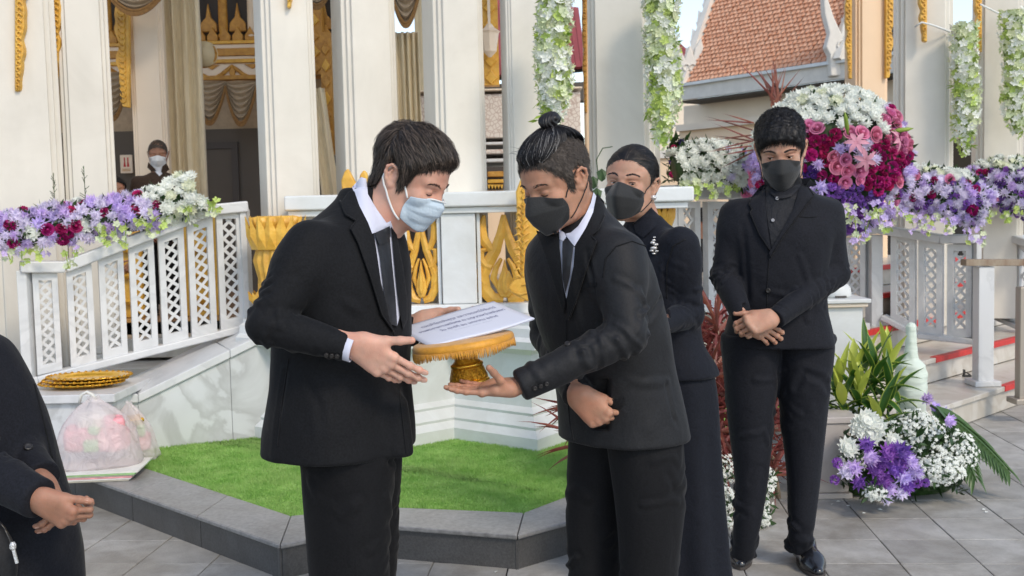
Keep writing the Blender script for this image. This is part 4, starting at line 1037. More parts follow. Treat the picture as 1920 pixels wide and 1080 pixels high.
# ------------------------------------------------------------------ hands
def hand(F_,wrist,d,n,side,curl=(20,35,25),spread=4,size=1.0,thumb=(.6,.5,.35),thumb_curl=15,fc=None,wl=.05,thick=1.0,wr=.028,fd=None):
    """wrist point, d finger direction, n palm normal (out of the palm), side: direction of the thumb"""
    d=V(d).normalized(); n=(V(n)-d*V(n).dot(d)).normalized(); s=d.cross(n)
    if s.dot(V(side))<0: s=-s
    W=V(wrist); z=size
    fd=d if fd is None else V(fd).normalized()
    F_.limb(W-fd*wl*z, W, wr*.9*z, wr*.86*z,.01,flat=(n,1.3)); F_.limb(W, W+d*.02*z, wr*.9*z, wr*.9*z,.02,flat=(n,1.35))
    # palm
    kn=[(.092,.029),(.096,.0095),(.091,-.0105),(.083,-.029)]
    for (a,b_) in kn: F_.limb(W+d*.008*z+s*b_*.55*z, W+d*(a-.004)*z+s*b_*z, .0165*z*thick,.0125*z*thick,.018*z,flat=(n,1.12))
    F_.limb(W+s*.02*z+n*.004*z+d*.012*z, W+s*.034*z+n*.008*z+d*.05*z,.017*z,.014*z,.02*z)      # thenar
    F_.limb(W-s*.018*z+n*.005*z+d*.01*z, W-s*.026*z+n*.006*z+d*.06*z,.014*z,.012*z,.02*z)      # hypothenar
    Ls=[(.044,.026,.021),(.049,.030,.022),(.046,.028,.022),(.035,.021,.019)]; Rs=[.0092,.0094,.0088,.0078]
    nails=[]
    for i,((a,b_),L,r) in enumerate(zip(kn,Ls,Rs)):
        cu=(fc[i] if fc else curl); ang=0; p=W+d*a*z+s*b_*z; sp=math.radians((1.5-i)*spread)
        dd=(d*math.cos(sp)+s*math.sin(sp)).normalized(); F_.ell(p-n*.004*z,(r*1.12*z,)*3,k=.01*z)
        for j,l in enumerate(L):
            ang+=math.radians(cu[j]); q=p+(dd*math.cos(ang)+n*math.sin(ang))*l*z
            F_.limb(p,q,(r-.0008*j)*z,(r-.0008*(j+1)-.0002)*z,.0035*z); 
            if j: F_.ell(p,((r-.0002*j)*1.06*z,)*3,k=.004*z)
            if j==2: nails.append((p.lerp(q,.62)+(-n*math.cos(ang)+dd*math.sin(ang))*(r-.0022)*z,(dd*math.cos(ang)+n*math.sin(ang)),(-n*math.cos(ang)+dd*math.sin(ang)),r*.78*z))
            p=q
    td=(d*thumb[0]+s*thumb[1]+n*thumb[2]).normalized(); p=W+s*.022*z+d*.018*z+n*.006*z
    L=[.044,.034,.028]; r=.0125
    tn=(n*.75-s*.65); tn=(tn-td*tn.dot(td)).normalized(); ang=0
    for j,l in enumerate(L):
        q=p+(td*math.cos(ang)+tn*math.sin(ang))*l*z; F_.limb(p,q,(r-.001*j)*z,(r-.001*(j+1)-.0005)*z,(.016 if j==0 else .006)*z)
        if j==2: nails.append((p.lerp(q,.6)-(tn*math.cos(ang)-td*math.sin(ang))*(r-.0045)*z,(td*math.cos(ang)+tn*math.sin(ang)),-(tn*math.cos(ang)-td*math.sin(ang)),.0082*z))
        p=q; ang+=math.radians(thumb_curl)
    return nails
def nail_obj(nails,parent,mt):
    for p,t,u,r in nails:
        s=t.cross(u).normalized(); vs=[];m_=10
        for k in range(m_):
            a=2*math.pi*k/m_; vs.append(p+t*math.cos(a)*r*1.15+s*math.sin(a)*r*.8+u*(.0007-.0012*abs(math.sin(a))))
        vs.append(p+u*.0014); MB().add(vs,[(k,(k+1)%m_,m_) for k in range(m_)]).build('fingernail',mt,parent,smooth=True)
# ------------------------------------------------------------------ heads (local frame: x subject's left-right, y forward, z up)
class HF:   # head frame
    def __init__(s,o,fwd,up,sc=1.0):
        s.o=V(o); s.y=V(fwd).normalized(); u=V(up); s.z=(u-s.y*u.dot(s.y)).normalized(); s.x=s.y.cross(s.z); s.sc=sc
    def __call__(s,x,y,z): return s.o+(s.x*x+s.y*y+s.z*z)*s.sc
    def dirv(s,x,y,z): return s.x*x+s.y*y+s.z*z
    def inv(s,P):
        Q=(P-np.array(s.o))/s.sc; return Q@np.array([list(s.x),list(s.y),list(s.z)]).T
def head_field(F_,H,wide=1.0,eye='closed',neck=None,neck_r=.056,jaw=1.0,browh=1.0,ears=True):
    z=H.sc; ax=(H.x,H.y,H.z)
    F_.ell(H(0,-.012,.045),(.076*wide*z,.096*z,.085*z),ax,k=0)
    F_.ell(H(0,.022,.030),(.069*wide*z,.070*z,.072*z),ax,k=.03)
    F_.ell(H(0,.030,-.030),(.060*wide*z,.058*z,.062*z),ax,k=.03)
    for sg in (1,-1):
        F_.limb(H(sg*.050*wide,-.004,-.035),H(sg*.040*wide*jaw,.030,-.080),.024*z,.020*z,.03)
        F_.limb(H(sg*.040*wide*jaw,.030,-.080),H(sg*.012,.068,-.100),.018*z,.016*z,.025)
        F_.ell(H(sg*.042*wide,.062,-.022),(.022*z,.020*z,.020*z),ax,k=.025)            # cheekbone
        F_.ell(H(sg*.062*wide,.030,.035),(.012*z,.03*z,.03*z),ax,k=.02)                 # temple
    F_.ell(H(0,.066,-.098),(.022*z,.020*z,.018*z),ax,k=.02)
    F_.limb(H(0,.060,-.03),H(0,.074,-.062),.034*z,.026*z,.03)
    # eye sockets
    for sg in (1,-1): F_.ell(H(sg*.033,.098,.003),(.021*z,.017*z,.014*z),ax,k=.014,mode='sub')
    # brow ridge
    for sg in (1,-1): F_.limb(H(sg*.010,.0895,.020*browh),H(sg*.046,.074,.024*browh),.0085*z,.008*z,.014)
    F_.limb(H(0,.086,.012),H(0,.106,-.026),.0085*z,.0105*z,.012)                        # nose bridge
    F_.ell(H(0,.108,-.034),(.013*z,.013*z,.011*z),ax,k=.01)
    for sg in (1,-1): F_.ell(H(sg*.014,.096,-.038),(.009*z,.012*z,.009*z),ax,k=.008)
    F_.limb(H(-.018,.083,-.066),H(.018,.083,-.066),.008*z,.008*z,.01); F_.limb(H(-.015,.082,-.074),H(.015,.082,-.074),.008*z,.008*z,.006)
    # lids
    for sg in (1,-1):
        F_.ell(H(sg*.0325,.0745,.0015),(.0160*z,.0150*z,.0135*z),ax,k=.004)
        if eye=='open': F_.limb(H(sg*.0325-.0095,.0895,.0000),H(sg*.0325+.0095,.0885,.0000),.0028*z,.0028*z,.0015,mode='sub',flat=(H.y,.55)); 
        else: F_.limb(H(sg*.0325-.011,.0925,-.006),H(sg*.0325+.011,.0905,-.0055),.0018*z,.0018*z,.002,mode='sub')
        F_.limb(H(sg*.020,.0905,.0105),H(sg*.046,.084,.010),.0016*z,.0016*z,.004,mode='sub')
    if ears:
        for sg in (1,-1):
            e=lambda a,b,c: H(sg*(.0745*wide+a),b,c)
            F_.ell(e(.004,-.012,.002),(.006*z,.017*z,.027*z),(H.x,H.y+H.z*.15,H.z),k=.008)
            rim=[e(.010,.004,.016),e(.014,-.002,.027),e(.017,-.015,.031),e(.019,-.026,.022),e(.017,-.027,.006),e(.012,-.020,-.010),e(.006,-.008,-.022),e(.003,-.001,-.020)]
            F_.chain(rim,[.0035*z,.0038*z,.004*z,.004*z,.004*z,.0042*z,.0055*z,.004*z],k=.004)
            F_.ell(e(.0155,-.009,.003),(.007*z,.009*z,.013*z),ax,k=.004,mode='sub')
            F_.chain([e(.012,-.013,.018),e(.013,-.017,.006),e(.010,-.014,-.006)],[.003*z]*3,k=.004)
            F_.limb(e(.006,.003,.002),e(.006,.002,-.004),.004*z,.004*z,k=.004)
    if neck:
        F_.limb(H(0,-.025,-.03),neck[0],neck_r*z,neck_r*1.03*z,.035)
        for a,b in zip(neck[:-1],neck[1:]): F_.limb(a,b,neck_r*1.05,neck_r*1.2,.03)
        for sg in (1,-1): F_.limb(H(sg*.060,-.03,-.02),V(neck[0])+H.dirv(sg*.012,.035,0),.012*z,.012*z,.02)
def lashes(H,parent,hb,kind):
    for sg in (1,-1):
        z0,am=(.0036,.0022) if kind=='open' else (-.0045,-.0025)
        P=[]
        for t in np.linspace(-1,1,9):
            o=H(sg*.0325+t*.0125,.14,z0+am*(1-t*t)-(.002 if kind=='open' else 0)*t*sg*-1*.3); h,nm,_,_=hb.ray_cast(o,H.dirv(0,-1,0))
            if h is not None: P.append(h+nm*.0004)
        if len(P)>2: MB().tube(P,[.0003]+[.0011]*(len(P)-2)+[.0003],5).build('eyelash',M_['hair3'],parent,smooth=True)
def eyes(H,parent,gaze=(0,0),r=.0122):
    for sg in (1,-1):
        c=H(sg*.0325,.0745,.000); 
        MB().lathe([(max(.00001,r*H.sc*math.sin(t)),-r*H.sc*math.cos(t)) for t in np.linspace(0,math.pi,13)],18,c).build('eyeball',M_['eye'],parent,smooth=True)
        d=H.dirv(gaze[0],1,gaze[1]).normalized(); q=d.to_track_quat('Z','Y')
        b=MB(); b.lathe([(.00001,.0004),(.003,.0003),(.0058,-.0009),(.006,-.0016)],16); o=b.build('iris',M_['iris'],parent,smooth=True)
        o.matrix_basis=Matrix.Translation(c+d*(r*H.sc+.0003))@q.to_matrix().to_4x4()@Matrix.Scale(H.sc,4)
# hair: a shell with a hairline, plus strands
def shell_pts(P,F,keep):
    f=keep[F].all(1); F2=F[f]; u=np.unique(F2); mp=-np.ones(len(P),int); mp[u]=np.arange(len(u)); return P[u],mp[F2],u
def smoothstep(a,b,x): t=np.clip((x-a)/(b-a),0,1); return t*t*(3-2*t)
def hairline_fn(H,line,wide=1.0):
    """line: (y,z) pairs front to back; hair grows above it"""
    ys=[p[0] for p in line][::-1]; zs=[p[1] for p in line][::-1]
    def g(P):
        q=H.inv(P); return q[:,2]-np.interp(q[:,1],ys,zs)
    return g
def make_hair(name,headPF,H,line,thick,flow,mt,parent,n=2600,length=.05,lift=.004,seed=1,vol=None,jit=.25,w0=.0011,shell=True,cap_k=.012,curl=.0,noise_amp=.0015,thr=0.0,shmat=None,lenfn=None,edge=.003,mt2=None,n2=600,soft=.8,softlen=.012):
    P,F=headPF; g=hairline_fn(H,line); N=normals(P,F); gv=g(P)+edge*wnoise(P,55,seed+3,2); Q=H.inv(P)
    keep=(gv>thr)&(np.abs(Q[:,0])<.14)&(Q[:,2]>-.13)
    # no hair on the ears
    keep&=~((np.abs(Q[:,0])>.0775)&(Q[:,2]<.034)&(Q[:,1]>-.035)&(Q[:,1]<.012))
    t=smoothstep(0,cap_k,gv)*thick
    if vol is not None: t=t*vol(Q)
    P2=P+N*(t+noise_amp*wnoise(P,60,seed,2)*smoothstep(0,.02,gv))[:,None]
    sp,sf,u=shell_pts(P2,F,keep)
    obj=mkobj(name,sp.astype(f32),sf,shmat or mt,parent)
    bv=BVHTree.FromPolygons([tuple(p) for p in sp.tolist()],[tuple(f) for f in sf.tolist()])
    r=np.random.RandomState(seed); ids=r.randint(0,len(sp),n); Ns=normals(sp,sf)
    def grow(seeds,bv_,mt_,L0,hl0,ww,nm_='hair_strands',lf=lenfn):
        vs=[];fs=[]
        for p,nn in seeds:
            p=V(p); nn=V(nn); q=H.inv(np.array([p]))[0]; L=L0*(lf(q) if lf else 1)*r.uniform(.6,1.15)
            if L<=.002: continue
            ck=np.floor(q*70); rc=np.random.RandomState(int(abs(ck[0]*73+ck[1]*199+ck[2]*37))%99991); cj=V(rc.normal(size=3))*jit*.8
            d=H.dirv(*flow(q)).normalized(); d=(d+cj+V(r.normal(size=3))*jit*.5); seg=5; pts=[p]; hl=hl0*r.uniform(.2,1.4)*(1+.6*rc.normal()*.5)
            for k in range(seg):
                d=(d-nn*d.dot(nn)).normalized(); nx=pts[-1]+d*L/seg
                loc,nm,_,_=bv_.find_nearest(nx)
                if loc is None: break
                f_=(k+1)/seg
                if (loc-nx).length<.02: nn=nm; nx=loc+nm*(hl*math.sin(f_*2.4)+.0006)
                q2=H.inv(np.array([nx]))[0]; fl=H.dirv(*flow(q2)).normalized(); d=(fl*.5+d*.5+V(r.normal(size=3))*curl)
                pts.append(nx)
            if len(pts)<3: continue
            k0=len(vs); m_=len(pts)
            for k,pp in enumerate(pts):
                t=(pts[min(k+1,m_-1)]-pts[max(k-1,0)]).normalized(); s_=t.cross(nn).normalized()*ww*(1-.8*k/(m_-1)); vs+= [pp-s_,pp+nn*ww*.4,pp+s_]
            for k in range(m_-1):
                a=k0+k*3; fs+=[(a,a+1,a+4,a+3),(a+1,a+2,a+5,a+4)]
        b=MB(); b.v=[tuple(v) for v in vs]; b.f=fs; b.build(nm_,mt_,obj,smooth=True)
    grow([(sp[i],Ns[i]) for i in ids],bv,mt,length,lift,w0)
    if mt2: 
        ids=r.randint(0,len(sp),n2); grow([(sp[i]+Ns[i]*.0008,Ns[i]) for i in ids],bv,mt2,length,lift*1.1,w0*.8)
    # soft hairline: fine hairs growing out of the skin across the edge
    sel=np.where((gv>-.009)&(gv<.010)&(np.abs(Q[:,0])<.085)&(Q[:,2]>-.08)&(keep|(gv<=thr)))[0]
    sel=sel[~((np.abs(Q[sel,0])>.0775)&(Q[sel,2]<.034)&(Q[sel,1]>-.035)&(Q[sel,1]<.012))]
    if len(sel) and soft:
        pr=np.clip((gv[sel]+.009)/.012,0,1)**1.5; k=r.rand(len(sel))<pr*soft; sel=sel[k]; hb_=BVHTree.FromPolygons([tuple(p) for p in P.tolist()],[tuple(f) for f in F.tolist()])
        grow([(P[i],N[i]) for i in sel[:4000]],hb_,mt,softlen,.0012,w0*.75,'hairline_hairs',None)
    return obj,bv
def brow_strands(H,headbv,mt,parent,rise=.002,n=90,seed=2,y0=.0):
    r=np.random.RandomState(seed)
    for sg in (1,-1):
        vs=[];fs=[]
        for i in range(n):
            t=r.uniform(0,1); x=sg*lerp(.012,.052,t); z=.021+rise*math.sin(t*2.6)+.006*math.sin(t*2.2)-.004*t+r.uniform(-.0032,.0032)*(1-.6*t)
            o=H(x,.14,z+y0); h,nm,_,_=headbv.ray_cast(o,H.dirv(-sg*.1*0,-1,0))
            if h is None: continue
            d=H.dirv(sg*1.0,-.15,.45-.8*t+r.normal()*.2).normalized(); s=d.cross(nm).normalized()*.0006; k=len(vs); e=h+d*.008+nm*.0012
            vs+=[h+nm*.0004-s,h+nm*.0004+s,e]; fs.append((k,k+1,k+2))
        b=MB(); b.v=[tuple(v) for v in vs]; b.f=fs; b.build('eyebrow',mt,parent)
# face masks: control grid in head space -> smooth thin shell
def catmull(P,n):
    P=np.array(P,float); m_=len(P); out=[]
    for t in np.linspace(0,m_-1,n):
        i=min(int(t),m_-2); u=t-i; p0=P[max(i-1,0)];p1=P[i];p2=P[i+1];p3=P[min(i+2,m_-1)]
        out.append(.5*((2*p1)+(-p0+p2)*u+(2*p0-5*p1+4*p2-p3)*u*u+(-p0+3*p1-3*p2+p3)*u**3))
    return np.array(out)
def mask_mesh(name,H,rows,mt,parent,nu=33,nv=25,th=.0022,pleats=0,headbv=None,gap=.003,crease=False):
    """rows top to bottom; each row is half: centre -> side (x,y,z) in head space; mirrored"""
    full=[]
    for r in rows:
        half=[(-x,y,z) for x,y,z in r[::-1]]; full.append(half+[tuple(p) for p in r[1:]])
    A=np.array([catmull(r,nu) for r in full]); B=np.array([catmull(A[:,i],nv) for i in range(nu)]).transpose(1,0,2)
    if crease:
        m_=len(A)-1; B2=np.empty_like(B)
        for j in range(nv):
            t=j/(nv-1)*m_; i0=min(int(t),m_-1); u=t-i0; B2[j]=A[i0]*(1-u)+A[i0+1]*u
        B=B*.25+B2*.75
    vs=[]
    for j in range(nv):
        for i in range(nu):
            x,y,z=B[j,i]
            if pleats:
                f=j/(nv-1); y+=.0065*((f*pleats*1.0)%1-.5)*(1-abs(2*i/(nu-1)-1)**3)*math.sin(math.pi*f)
            p=H(x,y,z)
            if headbv is not None:
                c=H(0,-.01,z*.6-.02); d=(p-c); L=d.length; h,nm,_,di=headbv.ray_cast(c+d.normalized()*.30,-d.normalized(),.30)
                if h is not None:
                    Lh=.30-di
                    if Lh+gap>L: p=c+d.normalized()*(Lh+gap)
            vs.append(p)
    fs=[(j*nu+i,j*nu+i+1,(j+1)*nu+i+1,(j+1)*nu+i) for j in range(nv-1) for i in range(nu-1)]
    b=MB(); b.add(vs,fs); o=b.build(name,mt,parent,smooth=True); s=o.modifiers.new('s','SOLIDIFY'); s.thickness=th; s.offset=0
    return o,vs
def strap(H,pts,r,mt,parent,headbv=None):
    P=[H(*p) for p in pts]; 
    if headbv is not None:
        Q=[]
        C=catmull([list(p) for p in P],16)
        for q in C:
            q=V(q); loc,nm,_,di=headbv.find_nearest(q)
            if loc is not None:
                s=(q-loc).dot(nm)
                if s<r*1.2: q=loc+nm*r*1.3
            Q.append(q)
        P=Q
    return MB().tube(P,r,6).build('ear_loop',mt,parent,smooth=True)
# ------------------------------------------------------------------ materials of people
def skin(name,col,red=(.5,.16,.10)):
    mt,n,b=mk(name); N=n.nodes; L=n.links; tc=N.new('ShaderNodeTexCoord')
    t=N.new('ShaderNodeTexNoise'); t.inputs['Scale'].default_value=28; t.inputs['Detail'].default_value=6; L.new(tc.outputs['Object'],t.inputs[0])
    r=N.new('ShaderNodeValToRGB'); r.color_ramp.elements[0].position=.32; r.color_ramp.elements[1].position=.72
    r.color_ramp.elements[0].color=(*[c*.80 for c in col],1); r.color_ramp.elements[1].color=(*[c*(.9)+q*.16 for c,q in zip(col,red)],1)
    L.new(t.outputs['Fac'],r.inputs[0]); L.new(r.outputs[0],b.inputs['Base Color'])
    b.inputs['Roughness'].default_value=.48; b.inputs['Specular IOR Level'].default_value=.35
    b.inputs['Subsurface Weight'].default_value=.25; b.inputs['Subsurface Radius'].default_value=(.010,.0035,.0018); b.inputs['Subsurface Scale'].default_value=1
    ta=N.new('ShaderNodeTexNoise'); ta.inputs['Scale'].default_value=11; ta.inputs['Detail'].default_value=3; L.new(tc.outputs['Object'],ta.inputs[0])
    mx=N.new('ShaderNodeMix'); mx.data_type='RGBA'; mx.blend_type='MIX'; L.new(r.outputs[0],mx.inputs['A']); mx.inputs['B'].default_value=(*[c*q for c,q in zip(col,(.92,.66,.60))],1)
    mr=N.new('ShaderNodeMapRange'); mr.inputs['From Min'].default_value=.45; mr.inputs['From Max'].default_value=.75; mr.inputs['To Max'].default_value=.6; L.new(ta.outputs['Fac'],mr.inputs['Value']); L.new(mr.outputs[0],mx.inputs['Factor']); L.new(mx.outputs['Result'],b.inputs['Base Color'])
    t2=N.new('ShaderNodeTexNoise'); t2.inputs['Scale'].default_value=420; t2.inputs['Detail'].default_value=4; L.new(tc.outputs['Object'],t2.inputs[0])
    t3=N.new('ShaderNodeTexNoise'); t3.inputs['Scale'].default_value=90; t3.inputs['Detail'].default_value=3; L.new(tc.outputs['Object'],t3.inputs[0])
    ad=N.new('ShaderNodeMath'); ad.operation='ADD'; L.new(t2.outputs['Fac'],ad.inputs[0]); L.new(t3.outputs['Fac'],ad.inputs[1])
    bp=N.new('ShaderNodeBump'); bp.inputs['Strength'].default_value=.35; bp.inputs['Distance'].default_value=.0015; L.new(ad.outputs[0],bp.inputs['Height']); L.new(bp.outputs[0],b.inputs['Normal'])
    return mt
def cloth(name,col,rough=.8,weave=1400,sheen=.12,wr=.35,wscale=9,spec=.22,distort=1.2):
    mt,n,b=mk(name); N=n.nodes; L=n.links; tc=N.new('ShaderNodeTexCoord')
    t=N.new('ShaderNodeTexNoise'); t.inputs['Scale'].default_value=weave*.15; t.inputs['Detail'].default_value=2; L.new(tc.outputs['Object'],t.inputs[0])
    r=N.new('ShaderNodeValToRGB'); r.color_ramp.elements[0].color=(*[c*.72 for c in col],1); r.color_ramp.elements[1].color=(*[min(1,c*1.3) for c in col],1); r.color_ramp.elements[0].position=.35; r.color_ramp.elements[1].position=.65
    L.new(t.outputs['Fac'],r.inputs[0]); L.new(r.outputs[0],b.inputs['Base Color']); b.inputs['Roughness'].default_value=rough; b.inputs['Specular IOR Level'].default_value=spec
    b.inputs['Sheen Weight'].default_value=sheen; b.inputs['Sheen Roughness'].default_value=.4
    t3=N.new('ShaderNodeTexNoise'); t3.inputs['Scale'].default_value=wscale; t3.inputs['Detail'].default_value=3; t3.inputs['Distortion'].default_value=distort; L.new(tc.outputs['Object'],t3.inputs[0])
    b1=N.new('ShaderNodeBump'); b1.inputs['Strength'].default_value=wr; b1.inputs['Distance'].default_value=.03; L.new(t3.outputs['Fac'],b1.inputs['Height'])
    b2=N.new('ShaderNodeBump'); b2.inputs['Strength'].default_value=.25; b2.inputs['Distance'].default_value=.001; L.new(t.outputs['Fac'],b2.inputs['Height']); L.new(b1.outputs[0],b2.inputs['Normal']); L.new(b2.outputs[0],b.inputs['Normal'])
    return mt
M_['skin1']=skin('skin_fair',(.68,.41,.31)); M_['skin2']=skin('skin_tanned',(.50,.275,.18)); M_['skin3']=skin('skin_warm',(.52,.31,.215)); M_['skin4']=skin('skin_brown',(.38,.205,.135))
M_['nail']=mat('fingernail',(.60,.36,.28),.3,coat=.4)
M_['suit']=cloth('black_suit',(.0065,.007,.0085),sheen=.06,wr=.15); M_['suit2']=cloth('charcoal_suit',(.0085,.009,.011),rough=.66,sheen=.06,spec=.34,wr=.15); M_['suit3']=cloth('navy_black_suit',(.0095,.0105,.015),sheen=.06,wr=.2); M_['dress']=cloth('black_dress',(.007,.0085,.014),sheen=.08,wr=.2)
M_['lapel']=cloth('lapel_cloth',(.0075,.008,.0095),wr=.05,sheen=.06); M_['trouser']=cloth('trouser_cloth',(.006,.0062,.0075),wr=.15,sheen=.05)
M_['tie']=cloth('black_tie',(.010,.011,.014),rough=.5,weave=500,wr=.1,spec=.5)
M_['shirt']=mat('white_shirt',(.60,.62,.74),.65,bump=.15,bscale=14); M_['bshirt']=cloth('dark_shirt',(.012,.013,.017),wr=.3,rough=.6)
M_['brown']=cloth('brown_shirt',(.055,.035,.025)); M_['tee']=mat('white_tee',(.7,.72,.78),.7)
M_['grey']=mat('grey_hair',(.30,.29,.28),.4,spec=.5)
M_['hair1l']=mat('brown_hair_light',(.13,.095,.072),.4,spec=.5)
M_['hair1d']=mat('brown_hair_dark',(.020,.015,.012),.45,spec=.4)
M_['hair1']=mat('brown_black_hair',(.018,.013,.011),.42,col2=(.075,.055,.045),scale=120,spec=.6,detail=2); M_['hair2']=mat('greying_hair',(.018,.017,.018),.4,col2=(.16,.16,.165),scale=150,spec=.6,detail=2)
M_['hair3w']=mat('black_hair_fine',(.012,.010,.011),.42,col2=(.07,.06,.055),scale=120,spec=.5,detail=2)
M_['stub']=mat('grey_stubble',(.035,.027,.022),.6,col2=(.085,.068,.055),scale=140,spec=.4); M_['hair3']=mat('black_hair',(.009,.008,.009),.45,spec=.4)
M_['eye']=mat('eye_white',(.55,.48,.43),.25); M_['iris']=mat('dark_iris',(.012,.007,.005),.12)
M_['maskb']=mat('black_mask',(.012,.013,.014),.75,bump=.15,bscale=220,sheen=.2); M_['maskbl']=mat('pale_blue_mask',(.62,.74,.84),.8,bump=.2,bscale=150,trans=.15)
M_['maskw']=mat('white_mask',(.72,.74,.76),.8,bump=.1,bscale=150); M_['elw']=mat('white_elastic',(.75,.77,.76),.8); M_['elb']=mat('black_elastic',(.015,.015,.016),.7)
M_['button']=mat('dark_button',(.02,.018,.017),.3); M_['pearl']=mat('pearl_button',(.3,.3,.32),.25); M_['silver']=mat('silver_crystal',(.75,.74,.72),.22,metal=.7,bump=.4,bscale=300)
M_['shoe']=mat('polished_black_leather',(.012,.013,.017),.22,coat=.6,bump=.08,bscale=160)
# ================================================================== people
def field_for(P3, pad, h):
    lo=[min(p[i] for p in P3)-pad for i in range(3)]; hi=[max(p[i] for p in P3)+pad for i in range(3)]
    return Field(lo,hi,h)
def Pj(l): return [pt(*q) for q in l]
def cut_cuff(F_,elbow,wrist,r=.066):
    d=(wrist-elbow).normalized(); c=wrist
    F_.plane(c,d,k=.003,lo=[c[i]+d[i]*.05-r for i in range(3)],hi=[c[i]+d[i]*.05+r for i in range(3)])
def suit(root,name,torso,arms,ux,hemz,mt,h=.0052,seed=1,fold=(),amp=.0035,noise=.0022,shk=.05,nfold=16,p=2.4,extra=None,armk=.012):
    allp=[q[0] for q in torso]+[x for A in arms for x in A[0]]
    F_=field_for(allp,.26,h)
    F_.loft(torso,ux,k=0,p=p)
    for pts,rs in arms:
        F_.limb(pts[0],pts[0].lerp(pts[1],.25),rs[0],lerp(rs[0],rs[1],.25),k=shk)
        F_.limb(pts[0].lerp(pts[1],.2),pts[1],lerp(rs[0],rs[1],.2),rs[1],k=.02)
        e=pts[2]+(pts[2]-pts[1]).normalized()*.05
        F_.limb(pts[1],pts[2],rs[1],rs[2],k=armk); F_.limb(pts[2],e,rs[2],rs[2],k=.006)
    if extra: extra(F_)
    for pts,rs in arms: cut_cuff(F_,pts[1],pts[2])
    F_.plane((0,0,hemz),(0,0,-1),k=.006,lo=[-9,-9,hemz-.3],hi=[9,9,hemz+.1])
    P,Fc=F_.mesh(); P=relax(P,Fc,2,.5)
    L=list(fold)
    for i,(pts,rs) in enumerate(arms): L+=sleeve_folds(pts,rs,nfold,amp,seed*7+i)
    P=folds(P,Fc,L); N=normals(P,Fc); P=(P+N*(noise*wnoise(P,3.2,seed,3))[:,None]).astype(f32)
    o=mkobj(name,P,Fc,mt,root); return o,(P,Fc)
def trousers(root,legs,ux,mt,topz,h=.006,seed=1,name='trousers',noise=.003,creases=True):
    allp=[q[0] for L in legs for q in L]; F_=field_for(allp,.2,h)
    for L in legs: F_.loft(L,ux,k=.015,p=2.1)
    zb=min(q[0].z for q in legs[0]); F_.plane((0,0,zb),(0,0,-1),k=.004,lo=[-9,-9,-1],hi=[9,9,zb+.1])
    F_.plane((0,0,topz),(0,0,1),k=.01)
    P,Fc=F_.mesh(); P=relax(P,Fc,2); L_=[]
    r=np.random.RandomState(seed)
    for L in legs:
        pts=[q[0] for q in L]; 
        for _ in range(18):
            i=r.randint(0,len(pts)-1); c=pts[i].lerp(pts[i+1],r.rand()); R=L[i][1]; a0=r.uniform(0,6.28); 
            L_.append(([c+V((math.cos(a0+q)*R,math.sin(a0+q)*R,(q-.5)*r.normal(0,.05)-.02)) for q in (0,.3,.6,.9,1.2)],r.uniform(.008,.016),r.uniform(.003,.0075)*(1 if r.rand()<.6 else -1)))
    P=folds(P,Fc,L_); N=normals(P,Fc); P=(P+N*(noise*wnoise(P*np.array([1,1,.35]),4,seed,2))[:,None]).astype(f32)
    return mkobj(name,P,Fc,mt,root),(P,Fc)
def body_obj(root,parts,mt):
    vs=[];fs=[];n=0
    for P,F in parts: vs.append(P); fs.append(F+n); n+=len(P)
    return mkobj('body',np.concatenate(vs),np.concatenate(fs),mt,root)
def core(torso,arms,legs,ux,neck,h=.012):
    """hidden, coarse body inside the clothes, so that the figure is continuous"""
    F_=field_for([q[0] for q in torso]+[x for A in arms for x in A[0]]+[q[0] for L in legs for q in L],.2,h)
    F_.loft([(q[0],q[1]*.72,q[2]*.70) for q in torso[:-2]],ux,k=.03)
    for pts,rs in arms: F_.chain([pts[0],pts[1],pts[2]-(pts[2]-pts[1]).normalized()*.03],[r*.6 for r in rs],k=.02)
    for L in legs: F_.chain([q[0] for q in L[:-1]]+[L[-2][0].lerp(L[-1][0],.4)],[min(q[1],q[2])*.5 for q in L],k=.03)
    F_.limb(torso[2][0]-V((0,0,.03)),neck,.045,.04,.03)
    return F_.mesh()
def shoe(root,heel,fwd,L=.29,mt='shoe',laces=True):
    f=V(fwd); f.z=0; f.normalize(); s=f.cross(V((0,0,1))); h=V(heel); h.z=0
    F_=Field([min(h[i],(h+f*L)[i])-.08 if i<2 else -.02 for i in range(3)],[max(h[i],(h+f*L)[i])+.08 if i<2 else .16 for i in range(3)],.0045)
    F_.limb(h+f*.05+V((0,0,.045)),h+f*.09+V((0,0,.08)),.038,.036,k=0); F_.limb(h+f*.06+V((0,0,.035)),h+f*.20+V((0,0,.032)),.034,.042,k=.03,flat=(V((0,0,1)),1.1))
    F_.limb(h+f*.20+V((0,0,.030)),h+f*.262+V((0,0,.022)),.040,.022,k=.03,flat=(V((0,0,1)),1.15)); F_.limb(h+f*.10+V((0,0,.07)),h+f*.19+V((0,0,.05)),.03,.026,k=.03)
    F_.plane((0,0,.013),(0,0,-1),k=.003); P,Fc=F_.mesh(); P=relax(P,Fc,1); o=mkobj('shoe',P,Fc,M_[mt],root)
    c=[]; 
    for t in np.linspace(0,2*math.pi,25)[:-1]:
        u=.5-.5*math.cos(t); w_=.030+.016*math.sin(min(1,u*1.25)*math.pi*.55); 
        c.append(h+f*(.012+u*(L-.022))+s*math.sin(t)*w_*(1 if .06<u<.97 else .9))
    MB().prism([p+V((0,0,.001)) for p in c],(0,0,.014)).build('sole',M_['dark2'],o,bevel=.002)
    if laces:
        for k in range(4):
            q=h+f*(.115+.022*k)+V((0,0,.103-.012*k)); MB().tube([q-s*.022-V((0,0,.006)),q+V((0,0,.003)),q+s*.022-V((0,0,.006))],.0025,5).build('lace',M_['elb'],o,smooth=True)
    return o
